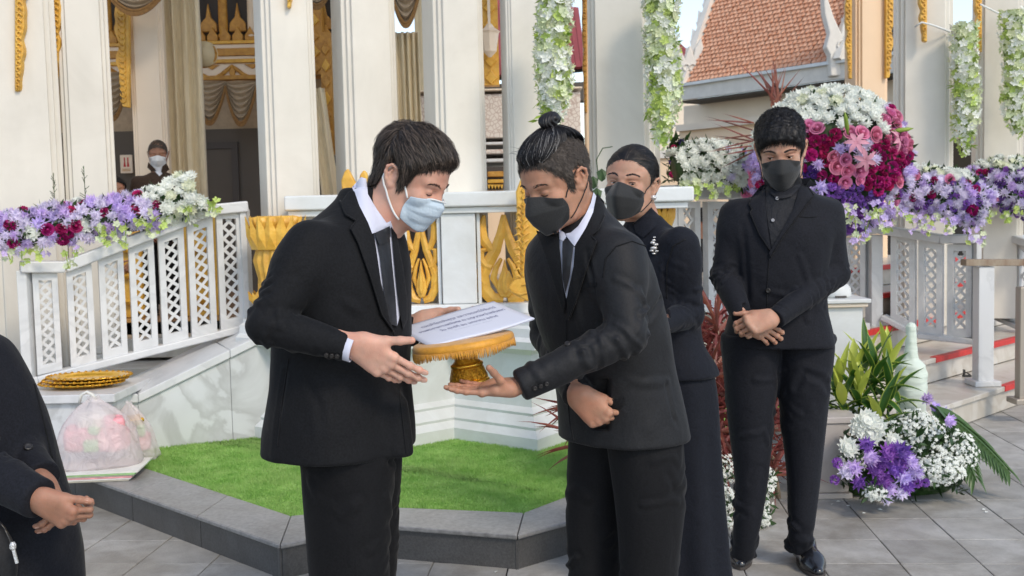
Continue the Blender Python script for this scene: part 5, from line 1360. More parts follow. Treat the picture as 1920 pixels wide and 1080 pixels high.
def shirt_cuff(root,wr,d,r,mt,ln=.02,tilt=V((0,0,0))):
    d=V(d).normalized(); b=MB(); q=d.to_track_quat('Z','Y').to_matrix().to_4x4()
    b.lathe([(r,-.03),(r*1.02,ln*.5),(r*1.03,ln),(r*.96,ln),(r*.95,-.02)],24)
    o=b.build('shirt_cuff',mt,root,smooth=True); o.matrix_basis=Matrix.Translation(wr)@q; return o
def buttons(root,bvh,pts,r,mt,name='button',off=.006):
    for (x,y) in pts:
        d=ray(x,y); h,nm,_,di=bvh.ray_cast(CAM,d)
        if h is None: continue
        b=MB(); b.lathe([(.0001,.003),(r*.6,.0032),(r*.9,.004),(r,.002),(r,-.003),(r*.9,-.006)],14); o=b.build(name,mt,root,smooth=True)
        n2=(nm*.6-d*.4).normalized(); o.matrix_basis=Matrix.Translation(CAM+d*(di-off))@n2.to_track_quat('Z','Y').to_matrix().to_4x4()
def hdirs(yaw,pitch,roll=0):
    """yaw: heading as unit 2-vector, pitch down degrees"""
    f=V((yaw[0],yaw[1],0)).normalized(); p=math.radians(pitch); fwd=f*math.cos(p)-V((0,0,math.sin(p))); up=V((0,0,math.cos(p)))+f*math.sin(p)
    x=fwd.cross(up); r=math.radians(roll); up=up*math.cos(r)+x*math.sin(r); return fwd,up
def head_mesh(H,neckpts,h=.0023,extra=None,**k):
    P3=[H(-.1,-.13,-.16),H(.1,.14,.15),H(-.1,.14,-.16),H(.1,-.13,.15)]+[V(p) for p in neckpts]
    F_=field_for(P3,.05,h); 
    head_field(F_,H,neck=neckpts,**k)
    if extra: extra(F_)
    P,Fc=F_.mesh(); P=relax(P,Fc,1,.4); return P,Fc

# ---------------------------------------------------------------- 1: man bowing at left, pale blue mask
def man1():
    fw=V((.87,-.5,0)).normalized(); ux=fw.cross(V((0,0,1)))      # lateral: subject's right, towards the camera
    R=thing('person','man in a black suit and pale blue face mask bowing over the white envelope','person',(pt(640,860,2.75).x,2.75,0))
    T=[(pt(688,352,2.785),.064,.060),(pt(684,374,2.78),.074,.068),(pt(672,404,2.77),.112,.088),(pt(652,436,2.76),.160,.115),(pt(641,500,2.75),.195,.150),(pt(643,600,2.75),.19,.155),(pt(641,700,2.75),.19,.158),(pt(638,800,2.75),.205,.172),(pt(637,905,2.75),.212,.180)]
    A1=(Pj([(583,462,2.60),(502,610,2.52),(652,652,2.50)]),[.066,.051,.034])
    A2=(Pj([(716,462,2.90),(700,622,2.99),(780,622,2.94)]),[.062,.052,.042])
    fl=[]
    W=lambda *q:Pj(q)
    fl+=[(W((602,455,2.50),(578,480,2.50),(560,500,2.5)),.010,.004),(W((640,560,2.58),(700,600,2.58),(750,620,2.62)),.014,.004),(W((560,690,2.57),(600,760,2.56),(612,850,2.56)),.012,-.003),
         (W((600,680,2.56),(680,690,2.57),(750,680,2.6)),.013,.0035),(W((535,700,2.6),(525,780,2.6),(520,850,2.6)),.008,-.004),(W((700,480,2.58),(730,560,2.6),(745,640,2.62)),.012,.003)]
    for k in range(7): fl.append((W((575-6*k,452+13*k,2.5),(545-6*k,462+14*k,2.49),(520-7*k,486+15*k,2.52)),.0055,.0028*(1 if k%2 else -.8)))
    hem=pt(640,866,2.60).z
    def ext(F_):   # skirt of the jacket flares, front corner hangs to the right
        F_.limb(pt(745,760,2.66),pt(757,880,2.66),.028,.024,k=.05)
    j,PF=suit(R,'jacket',T,[A1,A2],ux,hem,M_['suit'],seed=4,fold=fl,extra=ext,amp=.0045,nfold=22,noise=.003)
    H=HF(pt(770,335,2.75),*hdirs((.906,-.42),28),.965)
    nk=[pt(716,404,2.775),pt(690,440,2.78)]
    HP=head_mesh(H,nk,neck_r=.064)
    Hf=Field(*[[f(a,b) for a,b in zip(pt(600,740,2.3),pt(860,560,2.7))] for f in (min,max)],.0019)
    Hf=field_for([pt(655,650,2.50),pt(800,720,2.55),pt(780,620,2.6)],.05,.0019)
    n1=hand(Hf,pt(668,646,2.50),(.78,.16,-.60),(.10,.96,.22),(0,0,1),size=.98,thick=.9,thumb=(.80,.60,.05),thumb_curl=-3,fc=[(6,8,6),(10,10,8),(16,12,8),(22,14,8)],spread=2,wr=.028,fd=A1[0][2]-A1[0][1])
    P1=Hf.mesh(); P1=(relax(P1[0],P1[1],1,.4),P1[1])
    Hf=field_for([pt(770,605,2.93),pt(870,610,2.9)],.08,.0024)
    hand(Hf,pt(786,606,2.945),(.95,-.08,-.10),(0,-.8,.5),(0,.5,1),size=.95,thumb=(.9,.25,.2),fc=[(25,25,15)]*4,wr=.029,fd=A2[0][2]-A2[0][1]); P2=Hf.mesh()
    legs=[[(pt(652,820,2.70),.12,.125),(pt(650,960,2.70),.098,.118),(pt(655,1120,2.71),.085,.105),(V((pt(660,1100,2.72).x,2.75,.10)),.078,.10)],
          [(pt(668,820,2.84),.12,.125),(pt(678,960,2.86),.09,.108),(pt(680,1120,2.87),.08,.10),(V((pt(685,1100,2.88).x,2.92,.10)),.075,.10)]]
    trousers(R,legs,ux,M_['trouser'],pt(640,800,2.7).z,seed=2,noise=.004)
    for L in legs:
        b_=L[-1][0]; shoe(R,V((b_.x,b_.y,0))-fw*.10,fw)
    core_=core(T,[A1,A2],legs,ux,nk[1])
    bo=body_obj(R,[HP,P1,P2,core_],M_['skin1']); nail_obj(n1,bo,M_['nail'])
    for m_ in(0,): pass
    bv=bvh_of(PF,HP); hb=bvh_of(HP)
    patch('shirt_front',[(700,432),(734,418),(748,470),(758,560),(745,610),(732,600),(716,540),(706,470)],bv,M_['shirt'],R,off=.004,th=.006)
    patch('shirt_collar',[(677,332),(687,335),(690,364),(707,393),(725,418),(733,414),(733,428),(716,432),(698,438),(690,417),(674,386),(660,351)],bv,M_['shirt'],R,off=.013,th=.012,puff=.004)
    patch('tie',[(703,437),(730,425),(731,444),(736,500),(742,560),(745,612),(728,606),(720,545),(712,480),(706,452)],bv,M_['tie'],R,off=.011,th=.006,puff=.004)
    patch('tie_knot',[(702,437),(731,424),(732,444),(726,456),(711,459)],bv,M_['tie'],R,off=.018,th=.01,puff=.003)
    patch('lapel',[(668,352),(676,385),(690,418),(701,440),(712,520),(738,622),(716,590),(695,520),(672,455),(658,428),(668,414),(648,402),(640,378),(652,360)],bv,M_['lapel'],R,off=.012,th=.008,puff=.003)
    patch('lapel',[(733,424),(744,440),(756,500),(764,560),(764,600),(756,618),(750,590),(744,540),(738,480)],bv,M_['lapel'],R,off=.012,th=.008,puff=.002)
    seam('lapel_edge',[(638,376),(648,402),(668,414),(658,428),(672,455),(695,520),(716,590),(738,622)],bv,M_['suit'],R,.0022,.012)
    seam('front_edge',[(738,622),(745,700),(754,780),(762,850)],bv,M_['suit'],R,.0022,.001)
    buttons(R,bv,[(632,668),(622,667),(612,666)],.0055,M_['button'],off=.004)
    seam('back_vent',[(541,672),(528,760),(520,838)],bv,M_['suit'],R,.002,.001)
    shirt_cuff(R,A1[0][2],A1[0][2]-A1[0][1],.031,M_['shirt'],.014)
    # mask
    rows=[[(0,.112,-.012),(.024,.095,-.012),(.048,.068,-.020),(.060,.048,-.026)],
          [(0,.124,-.033),(.030,.104,-.034),(.054,.072,-.040),(.063,.047,-.042)],
          [(0,.116,-.060),(.032,.098,-.062),(.054,.068,-.062),(.063,.043,-.060)],
          [(0,.100,-.086),(.028,.088,-.088),(.048,.064,-.084),(.059,.041,-.076)],
          [(0,.082,-.108),(.022,.074,-.108),(.038,.056,-.100),(.053,.040,-.088)]]
    mk_,_=mask_mesh('face_mask',H,rows,M_['maskbl'],R,pleats=4,headbv=hb,gap=.003)
    MB().tube([H(x,y,z) for x,y,z in [(a,b+.002,c) for a,b,c in ((-.05,.068,-.022),(-.026,.100,-.012),(0,.120,-.011),(.026,.100,-.012),(.05,.069,-.022),(.061,.052,-.030))]],.0022,6).build('mask_edge',M_['elw'],mk_,smooth=True)
    for sg in (1,-1):
        strap(H,[(sg*.061,.050,-.030),(sg*.070,.030,-.006),(sg*.0785,.010,.018),(sg*.085,-.012,.030),(sg*.083,-.026,.014)],.0026,M_['elw'],mk_,hb)
        strap(H,[(sg*.055,.042,-.094),(sg*.066,.020,-.075),(sg*.074,-.004,-.045),(sg*.080,-.020,-.016),(sg*.084,-.028,.006)],.0026,M_['elw'],mk_,hb)
    lashes(H,bo,hb,'closed')
    line=[(.12,.064),(.088,.070),(.078,.066),(.062,.050),(.046,.034),(.034,-.004),(.022,-.026),(.014,-.022),(.006,.024),(-.02,.036),(-.034,.012),(-.05,-.042),(-.075,-.068),(-.12,-.072)]
    def flow(q):
        x,y,z=q; 
        return (x*3,(1.0 if z>.05 else .25)*(1 if y>-.05 else -.1),-.35-(.9 if z<.07 else 0)-max(0,-y)*6)
    make_hair('hair',HP,H,line,.0145,flow,M_['hair1d'],R,mt2=M_['hair1l'],n2=2600,n=5200,length=.05,lift=.005,seed=3,jit=.22,w0=.0008,cap_k=.022,noise_amp=.0025,vol=lambda Q:.40+.75*smoothstep(.0,.075,Q[:,2]))
    brow_strands(H,hb,M_['hair1'],bo)
    return H
man1()
BLACKROWS=lambda k=1.0: [[(0,.116*k,.002),(.022,.099,-.004),(.046,.072,-.016),(.060,.050,-.026)],
          [(0,.132*k,-.028),(.030,.108,-.028),(.054,.074,-.034),(.064,.048,-.038)],
          [(0,.138*k,-.046),(.034,.110,-.046),(.057,.074,-.050),(.066,.046,-.050)],
          [(0,.124*k,-.078),(.030,.102,-.076),(.052,.070,-.074),(.063,.044,-.064)],
          [(0,.094*k,-.118),(.020,.084,-.114),(.038,.064,-.104),(.052,.044,-.086)]]
def black_mask(H,R,hb,mt='maskb',el='elb',rows=None,r=.0016):
    mk_,_=mask_mesh('face_mask',H,rows or BLACKROWS(),M_[mt],R,headbv=hb,nu=41,nv=33,crease=True)
    for sg in (1,-1):
        strap(H,[(sg*.061,.049,-.026),(sg*.070,.030,-.004),(sg*.0785,.010,.018),(sg*.086,-.012,.032),(sg*.084,-.026,.014)],r,M_[el],mk_,hb)
        strap(H,[(sg*.054,.042,-.085),(sg*.064,.022,-.068),(sg*.074,-.004,-.042),(sg*.080,-.020,-.016),(sg*.084,-.028,.006)],r,M_[el],mk_,hb)
    pts=[H(x,y,z) for x,y,z in ((-.059,.052,-.026),(-.046,.0735,-.0155),(-.022,.1005,-.0035),(0,.1175,.0025),(.022,.1005,-.0035),(.046,.0735,-.0155),(.059,.052,-.026))]
    pass
    return mk_
# ---------------------------------------------------------------- 2: man with topknot, leaning in, offering the stand
def man2():
    fw=V((-.75,-.66,0)).normalized(); ux=fw.cross(V((0,0,1)))
    R=thing('person','man with greying topknot and black mask leaning forward holding out the gold stand','person',(pt(1170,860,2.95).x,2.95,0))
    T=[(pt(1084,374,2.87),.064,.060),(pt(1086,394,2.87),.072,.068),(pt(1092,420,2.87),.10,.088),(pt(1094,450,2.87),.155,.108),(pt(1102,500,2.88),.185,.135),(pt(1126,600,2.90),.188,.145),(pt(1150,700,2.93),.180,.140),(pt(1166,780,2.94),.186,.150),(pt(1172,870,2.94),.198,.164)]
    A1=(Pj([(1160,482,2.74),(1176,628,2.66),(974,724,2.61)]),[.066,.055,.038])
    A2=(Pj([(1027,476,3.03),(1030,628,3.06),(1083,742,2.80)]),[.062,.054,.040])
    fl=[]; W=lambda *q:Pj(q)
    for k in range(8): fl.append((W((1212-4*k,560+9*k,2.58),(1180-8*k,575+10*k,2.58),(1135-8*k,600+9*k,2.6)),.0055,.0030*(1 if k%2 else -.8)))
    for k in range(6): fl.append((W((1095-18*k,640+8*k,2.58),(1085-17*k,675+6*k,2.57),(1095-18*k,705+5*k,2.57)),.006,.0025*(1 if k%2 else -.9)))
    fl+=[(W((1150,675,2.7),(1200,640,2.68),(1240,560,2.8)),.010,-.006),(W((1130,700,2.72),(1200,720,2.75),(1260,715,2.8)),.012,.003),(W((1060,760,2.78),(1100,800,2.78),(1110,850,2.8)),.01,-.003),
         (W((1075,500,2.75),(1080,560,2.75),(1085,620,2.76)),.012,.003),(W((1250,720,2.8),(1262,780,2.8),(1270,840,2.85)),.008,-.003),(W((1100,470,2.72),(1110,520,2.70),(1112,560,2.7)),.008,-.004)]
    hem=pt(1180,832,2.85).z
    j,PF=suit(R,'jacket',T,[A1,A2],ux,hem,M_['suit2'],seed=9,fold=fl,amp=.0045,noise=.003,nfold=22)
    H=HF(pt(1045,341,2.80),*hdirs((-.76,-.65),22),.96)
    nk=[pt(1076,402,2.86),pt(1086,440,2.88)]
    HP=head_mesh(H,nk,neck_r=.062,wide=1.0,jaw=1.0)
    # forehead furrows
    P,Fc=HP; L=[]
    for k in range(5):
        z=.036+.0085*k; L.append(([H(x,.085-abs(x)*.38-.0*k+(-.004*k),z+.004*math.cos(x*60)) for x in np.linspace(-.04,.04,9)],.0026,-.0030))
    for sg in (1,-1): L.append(([H(sg*.004,.094,.018),H(sg*.005,.092,.028)],.002,-.0018)); L.append(([H(sg*.052,.072,-.004),H(sg*.064,.055,-.010)],.002,-.0012)); L.append(([H(sg*.052,.074,.002),H(sg*.066,.055,.002)],.002,-.0012))
    P=folds(P,Fc,L); HP=(P,Fc)
    Hf=field_for([pt(850,720,2.62),pt(985,700,2.62),pt(925,670,2.5)],.05,.0019)
    n1=hand(Hf,pt(964,727,2.615),(-1,.06,-.01),(.05,-.22,.97),(0,-1,.4),size=.86,thumb=(.42,.42,.80),thumb_curl=-2,fc=[(4,8,6),(2,6,5),(2,6,5),(4,8,5)],spread=2,wr=.029,fd=A1[0][2]-A1[0][1])
    P1=Hf.mesh()
    Hf=field_for([pt(1083,745,2.78),pt(1125,790,2.74)],.07,.0019)
    n2=hand(Hf,pt(1084,742,2.77),(.55,-.10,-.55),(.35,.9,.1),(.7,0,.7),size=.95,thumb=(.8,.35,.25),fc=[(62,80,40),(66,82,40),(68,84,40),(70,80,40)],thumb_curl=25,wr=.029,fd=A2[0][2]-A2[0][1]); P2=Hf.mesh()
    legs=[[(pt(1208,800,2.88),.098,.108),(pt(1218,930,2.88),.090,.104),(pt(1217,1120,2.90),.072,.085),(V((pt(1222,1000,2.90).x,2.92,.09)),.072,.092)],
          [(pt(1136,800,3.00),.098,.105),(pt(1122,930,3.02),.086,.10),(pt(1113,1120,3.02),.068,.082),(V((pt(1108,1000,3.02).x,3.04,.09)),.070,.09)]]
    trousers(R,legs,ux,M_['trouser'],pt(1180,770,2.9).z,seed=5,noise=.0045)
    for L in legs: b_=L[-1][0]; shoe(R,V((b_.x,b_.y,0))-fw*.10,fw)
    bo=body_obj(R,[HP,P1,P2,core(T,[A1,A2],legs,ux,nk[1])],M_['skin2']); nail_obj(n1+n2,bo,M_['nail'])
    bv=bvh_of(PF,HP); hb=bvh_of(HP)
    patch('shirt_front',[(1048,432),(1075,462),(1085,470),(1070,540),(1062,560),(1052,520),(1048,470)],bv,M_['shirt'],R,off=.003,th=.006)
    patch('shirt_collar',[(1113,360),(1118,368),(1112,398),(1098,428),(1077,462),(1062,443),(1060,438),(1070,436),(1084,424),(1098,402),(1108,380)],bv,M_['shirt'],R,off=.012,th=.012,puff=.003)
    patch('shirt_collar',[(1048,430),(1058,436),(1062,444),(1056,452),(1049,448)],bv,M_['shirt'],R,off=.012,th=.012,puff=.002)
    patch('tie',[(1055,446),(1070,450),(1075,464),(1068,520),(1060,550),(1055,520),(1054,470)],bv,M_['tie'],R,off=.010,th=.006,puff=.004)
    patch('lapel',[(1119,362),(1133,378),(1134,402),(1122,430),(1108,442),(1118,452),(1100,500),(1078,570),(1066,600),(1062,560),(1075,500),(1078,464),(1098,430),(1113,398)],bv,M_['lapel'],R,off=.011,th=.008,puff=.003)
    patch('lapel',[(1005,432),(1030,438),(1046,432),(1050,470),(1054,520),(1060,570),(1056,590),(1040,540),(1022,480)],bv,M_['lapel'],R,off=.011,th=.008,puff=.003)
    seam('lapel_edge',[(1134,402),(1122,430),(1108,442),(1118,452),(1100,500),(1078,570),(1066,600)],bv,M_['suit'],R,.0022,.012)
    seam('front_edge',[(1062,600),(1062,700),(1068,790),(1075,825)],bv,M_['suit'],R,.0022,.001)
    patch('pocket_flap',[(1098,742),(1158,750),(1170,745),(1168,762),(1156,768),(1100,760)],bv,M_['lapel'],R,off=.006,th=.006,puff=.002)
    buttons(R,bv,[(1003,728),(1014,724),(1025,720)],.0055,M_['button'],off=.004)
    patch('breast_pocket',[(1088,532),(1118,529),(1118,538),(1089,541)],bv,M_['lapel'],R,off=.004,th=.004)
    seam('shoulder_seam',[(1130,520),(1136,484),(1155,462),(1185,452),(1212,462)],bv,M_['suit'],R,.0022,.0005)
    buttons(R,bv,[(1064,645)],.008,M_['button'])
    # hanging back flap of the jacket, caught by the light on the right
    a,b_,c,d_=pt(1205,505,2.86),pt(1235,560,2.92),pt(1300,790,3.0),pt(1278,740,2.9)
    # topknot hair: long hair swept up from the forehead, short grey sides
    line=[(.12,.062),(.088,.074),(.074,.066),(.060,.040),(.046,.028),(.034,.000),(.024,-.020),(.014,-.018),(.006,.024),(-.02,.036),(-.034,.012),(-.05,-.034),(-.075,-.056),(-.12,-.06)]
    make_hair('side_hair',HP,H,line,.0045,lambda q:(q[0]*2,-.4,-1),M_['stub'],R,n=5200,length=.011,lift=.003,seed=5,jit=.5,w0=.0007,cap_k=.02,noise_amp=.0006,shmat=M_['stub'],edge=.005)
    top=[(.12,.062),(.090,.074),(.080,.072),(.065,.070),(.045,.080),(.0,.096),(-.03,.098),(-.06,.085),(-.09,.06),(-.12,.05)]
    bun=np.array([0,-.038,.160])
    def flow(q): v=bun-q; return tuple(v/ (np.linalg.norm(v)+1e-6))
    make_hair('top_hair',HP,H,top,.014,flow,M_['hair3'],R,n=5200,mt2=M_['grey'],n2=380,length=.11,lift=.0035,seed=6,jit=.09,w0=.0007,cap_k=.02,noise_amp=.001,lenfn=lambda q:min(1,np.linalg.norm(bun-q)/.11))
    Fb=field_for([H(*bun)],.06,.002); ax=(H.x,H.y,H.z)
    Fb.ell(H(0,-.038,.166),(.025,.030,.017),ax,k=0); Fb.ell(H(.004,-.062,.156),(.015,.018,.012),ax,k=.006); Fb.ell(H(-.006,-.018,.160),(.015,.015,.014),ax,k=.006); Fb.limb(H(.0,-.05,.172),H(.004,-.075,.168),.008,.003,.006); Fb.limb(H(0,-.03,.125),H(0,-.036,.155),.020,.017,.01)
    P,Fc=Fb.mesh(); P=(P+normals(P,Fc)*(.0012*np.sin(H.inv(P)[:,0]*900+H.inv(P)[:,1]*300))[:,None]).astype(f32); tk=mkobj('topknot',P,Fc,M_['hair3'],R)
    MB().tube([H(.0195*math.cos(t),-.034+.02*math.sin(t),.143) for t in np.linspace(0,2*math.pi,21)],.0035,6).build('hair_tie',M_['elb'],tk,smooth=True)
    # stray hairs
    r=np.random.RandomState(4); st=MB()
    for i in range(70):
        p=H(r.uniform(-.05,.05),r.uniform(.0,.08),.118-.02*r.rand()); dd=H.dirv(r.normal()*.5,.6+r.rand()*.5,.5+r.normal()*.3); st.tube([p,p+dd*.014,p+dd*.024+V((0,0,-.004))],[.0004,.0003,.0001],3,cap=False)
    st.build('stray_hair',M_['hair3'],tk)
    black_mask(H,R,hb); lashes(H,bo,hb,'closed'); brow_strands(H,hb,M_['stub'],bo,n=70)
man2()
# ---------------------------------------------------------------- 3: woman behind
def woman():
    fw=V((-.64,-.77,0)).normalized(); ux=fw.cross(V((0,0,1)))
    R=thing('person','woman in a black high-collared dress with a silver brooch standing behind the topknot man','person',(pt(1270,860,3.65).x,3.65,0))
    T=[(pt(1208,402,3.66),.052,.05),(pt(1213,424,3.66),.085,.07),(pt(1220,446,3.66),.155,.095),(pt(1226,500,3.65),.165,.125),(pt(1232,580,3.65),.150,.12),(pt(1238,640,3.65),.150,.12),(pt(1252,690,3.65),.172,.14),(pt(1256,745,3.65),.18,.15)]
    A1=(Pj([(1276,458,3.52),(1292,588,3.56),(1226,612,3.36)]),[.060,.050,.036]); A2=(Pj([(1168,458,3.80),(1150,580,3.82),(1200,600,3.5)]),[.056,.046,.035])
    fl=[]; W=lambda *q:Pj(q)
    for k in range(6): fl.append((W((1310-10*k,590-6*k,3.5),(1290-9*k,575-9*k,3.48),(1268-6*k,560-12*k,3.5)),.006,.003*(1 if k%2 else -.8)))
    fl+=[(W((1240,470,3.48),(1236,540,3.5),(1240,600,3.5)),.014,.005),(W((1255,480,3.46),(1258,540,3.48)),.01,-.005)]
    hem=pt(1280,710,3.55).z
    j,PF=suit(R,'jacket',T,[A1,A2],ux,hem,M_['dress'],seed=12,fold=fl,noise=.0025,h=.0058)
    S_=[(pt(1250,660,3.65),.15,.13),(pt(1258,730,3.65),.165,.14),(pt(1266,850,3.65),.165,.145),(pt(1274,980,3.65),.17,.15),(pt(1280,1080,3.65),.18,.155),(V((pt(1282,1000,3.65).x,3.65,.06)),.20,.17)]
    F_=field_for([q[0] for q in S_],.25,.007); F_.loft(S_,ux,k=0,p=2.0); F_.plane((0,0,.05),(0,0,-1),k=.004); P,Fc=F_.mesh(); P=relax(P,Fc,2); N=normals(P,Fc)
    Q=P-np.array([S_[3][0].x,S_[3][0].y,0]); an=np.arctan2(Q[:,1],Q[:,0]); P=(P+N*(.007*np.sin(an*9+P[:,2]*2)*np.clip((1.1-P[:,2]),0,1))[:,None]).astype(f32); mkobj('skirt',P,Fc,M_['dress'],R)
    for s in (.08,-.08): shoe(R,V((S_[5][0].x,S_[5][0].y,0))+ux*s-fw*.1,fw,L=.24,laces=False)
    H=HF(pt(1183,348,3.65),*hdirs((-.42,-.91),-4,-6),1.02)
    nk=[pt(1200,400,3.67),pt(1208,425,3.67)]
    HP=head_mesh(H,nk,neck_r=.048,wide=.96,eye='open',jaw=.9,h=.0025); 
    Hf=field_for([pt(1226,612,3.36),pt(1190,640,3.3)],.08,.003); hand(Hf,pt(1222,612,3.34),(-.8,-.2,-.4),(-.3,.9,0),(0,0,1),size=.88,fc=[(30,30,20)]*4,fd=A1[0][2]-A1[0][1]); P1=Hf.mesh()
    Hf=field_for([pt(1200,600,3.5),pt(1180,640,3.4)],.08,.003); hand(Hf,pt(1202,602,3.48),(.1,-.3,-.9),(.3,.9,0),(1,0,0),size=.88,fc=[(30,30,20)]*4,fd=A2[0][2]-A2[0][1]); P2=Hf.mesh()
    legs=[[(q[0]+ux*s,.08,.08) for q in (S_[0],S_[2],S_[5])] for s in (.08,-.08)]
    bo=body_obj(R,[HP,P1,P2,core(T,[A1,A2],legs,ux,nk[1])],M_['skin3']); hb=bvh_of(HP); bv=bvh_of(PF,HP)
    patch('standing_collar',[(1188,420),(1208,404),(1222,390),(1236,404),(1230,424),(1206,446),(1192,436)],bv,M_['dress'],R,off=.008,th=.010,puff=.003)
    seam('collar_edge',[(1188,420),(1208,404),(1222,390)],bv,M_['suit3'],R,.0028,.010)
    seam('shoulder_seam',[(1250,560),(1250,500),(1262,462),(1285,448)],bv,M_['suit'],R,.0022,.0005)
    # brooch and ear ring
    h,nm,_,di=bv.ray_cast(CAM,ray(1226,462)); c=CAM+ray(1226,462)*(di-.010)
    br=MB()
    for a,(x,z,r_) in enumerate(((0,.020,.007),(.002,.030,.005),(-.004,.012,.009),(.007,.006,.009),(0,-.006,.012),(.009,-.016,.008),(-.007,-.014,.008),(.0,-.024,.007))): br.lathe([(.0001,-r_*.6),(r_*.8,-r_*.3),(r_,0),(r_*.8,r_*.4),(.0001,r_*.6)],8,c+V((x,-.002,z)))
    br.build('brooch',M_['silver'],R)
    ear=[(1,.084,-.012,-.030),(-1,.084,-.012,-.030)]
    for sg,x,y,z in ear:
        c=H(sg*.080,-.006,-.034); b=MB(); b.lathe([(.0001,-.011),(.008,-.008),(.0115,0),(.008,.008),(.0001,.011)],10,c); b.build('earring',M_['silver'],R)
    line=[(.12,.070),(.090,.078),(.080,.074),(.064,.060),(.050,.046),(.036,.030),(.024,.010),(.016,.002),(.004,.030),(-.02,.038),(-.034,.014),(-.05,-.030),(-.075,-.052),(-.12,-.06)]
    bun=np.array([0,-.125,.02])
    def flow(q): v=bun-q; return tuple(v/(np.linalg.norm(v)+1e-6))
    make_hair('hair',HP,H,line,.008,flow,M_['hair3'],R,mt2=M_['hair1l'],n2=350,n=5200,length=.07,lift=.0015,seed=8,jit=.04,w0=.0006,cap_k=.055,noise_amp=.0006)
    Fb=field_for([H(*bun)],.07,.003); Fb.ell(H(0,-.122,.018),(.036,.026,.034),(H.x,H.y,H.z),k=0); P,Fc=Fb.mesh(); mkobj('hair_bun',(P+normals(P,Fc)*(.0015*np.sin(P[:,2]*500))[:,None]).astype(f32),Fc,M_['hair3'],R)
    black_mask(H,R,hb,rows=BLACKROWS(1.04)); eyes(H,bo,gaze=(-.35,-.18)); lashes(H,bo,hb,'open'); brow_strands(H,hb,M_['hair3'],bo,n=110,rise=.004,y0=.003)
woman()
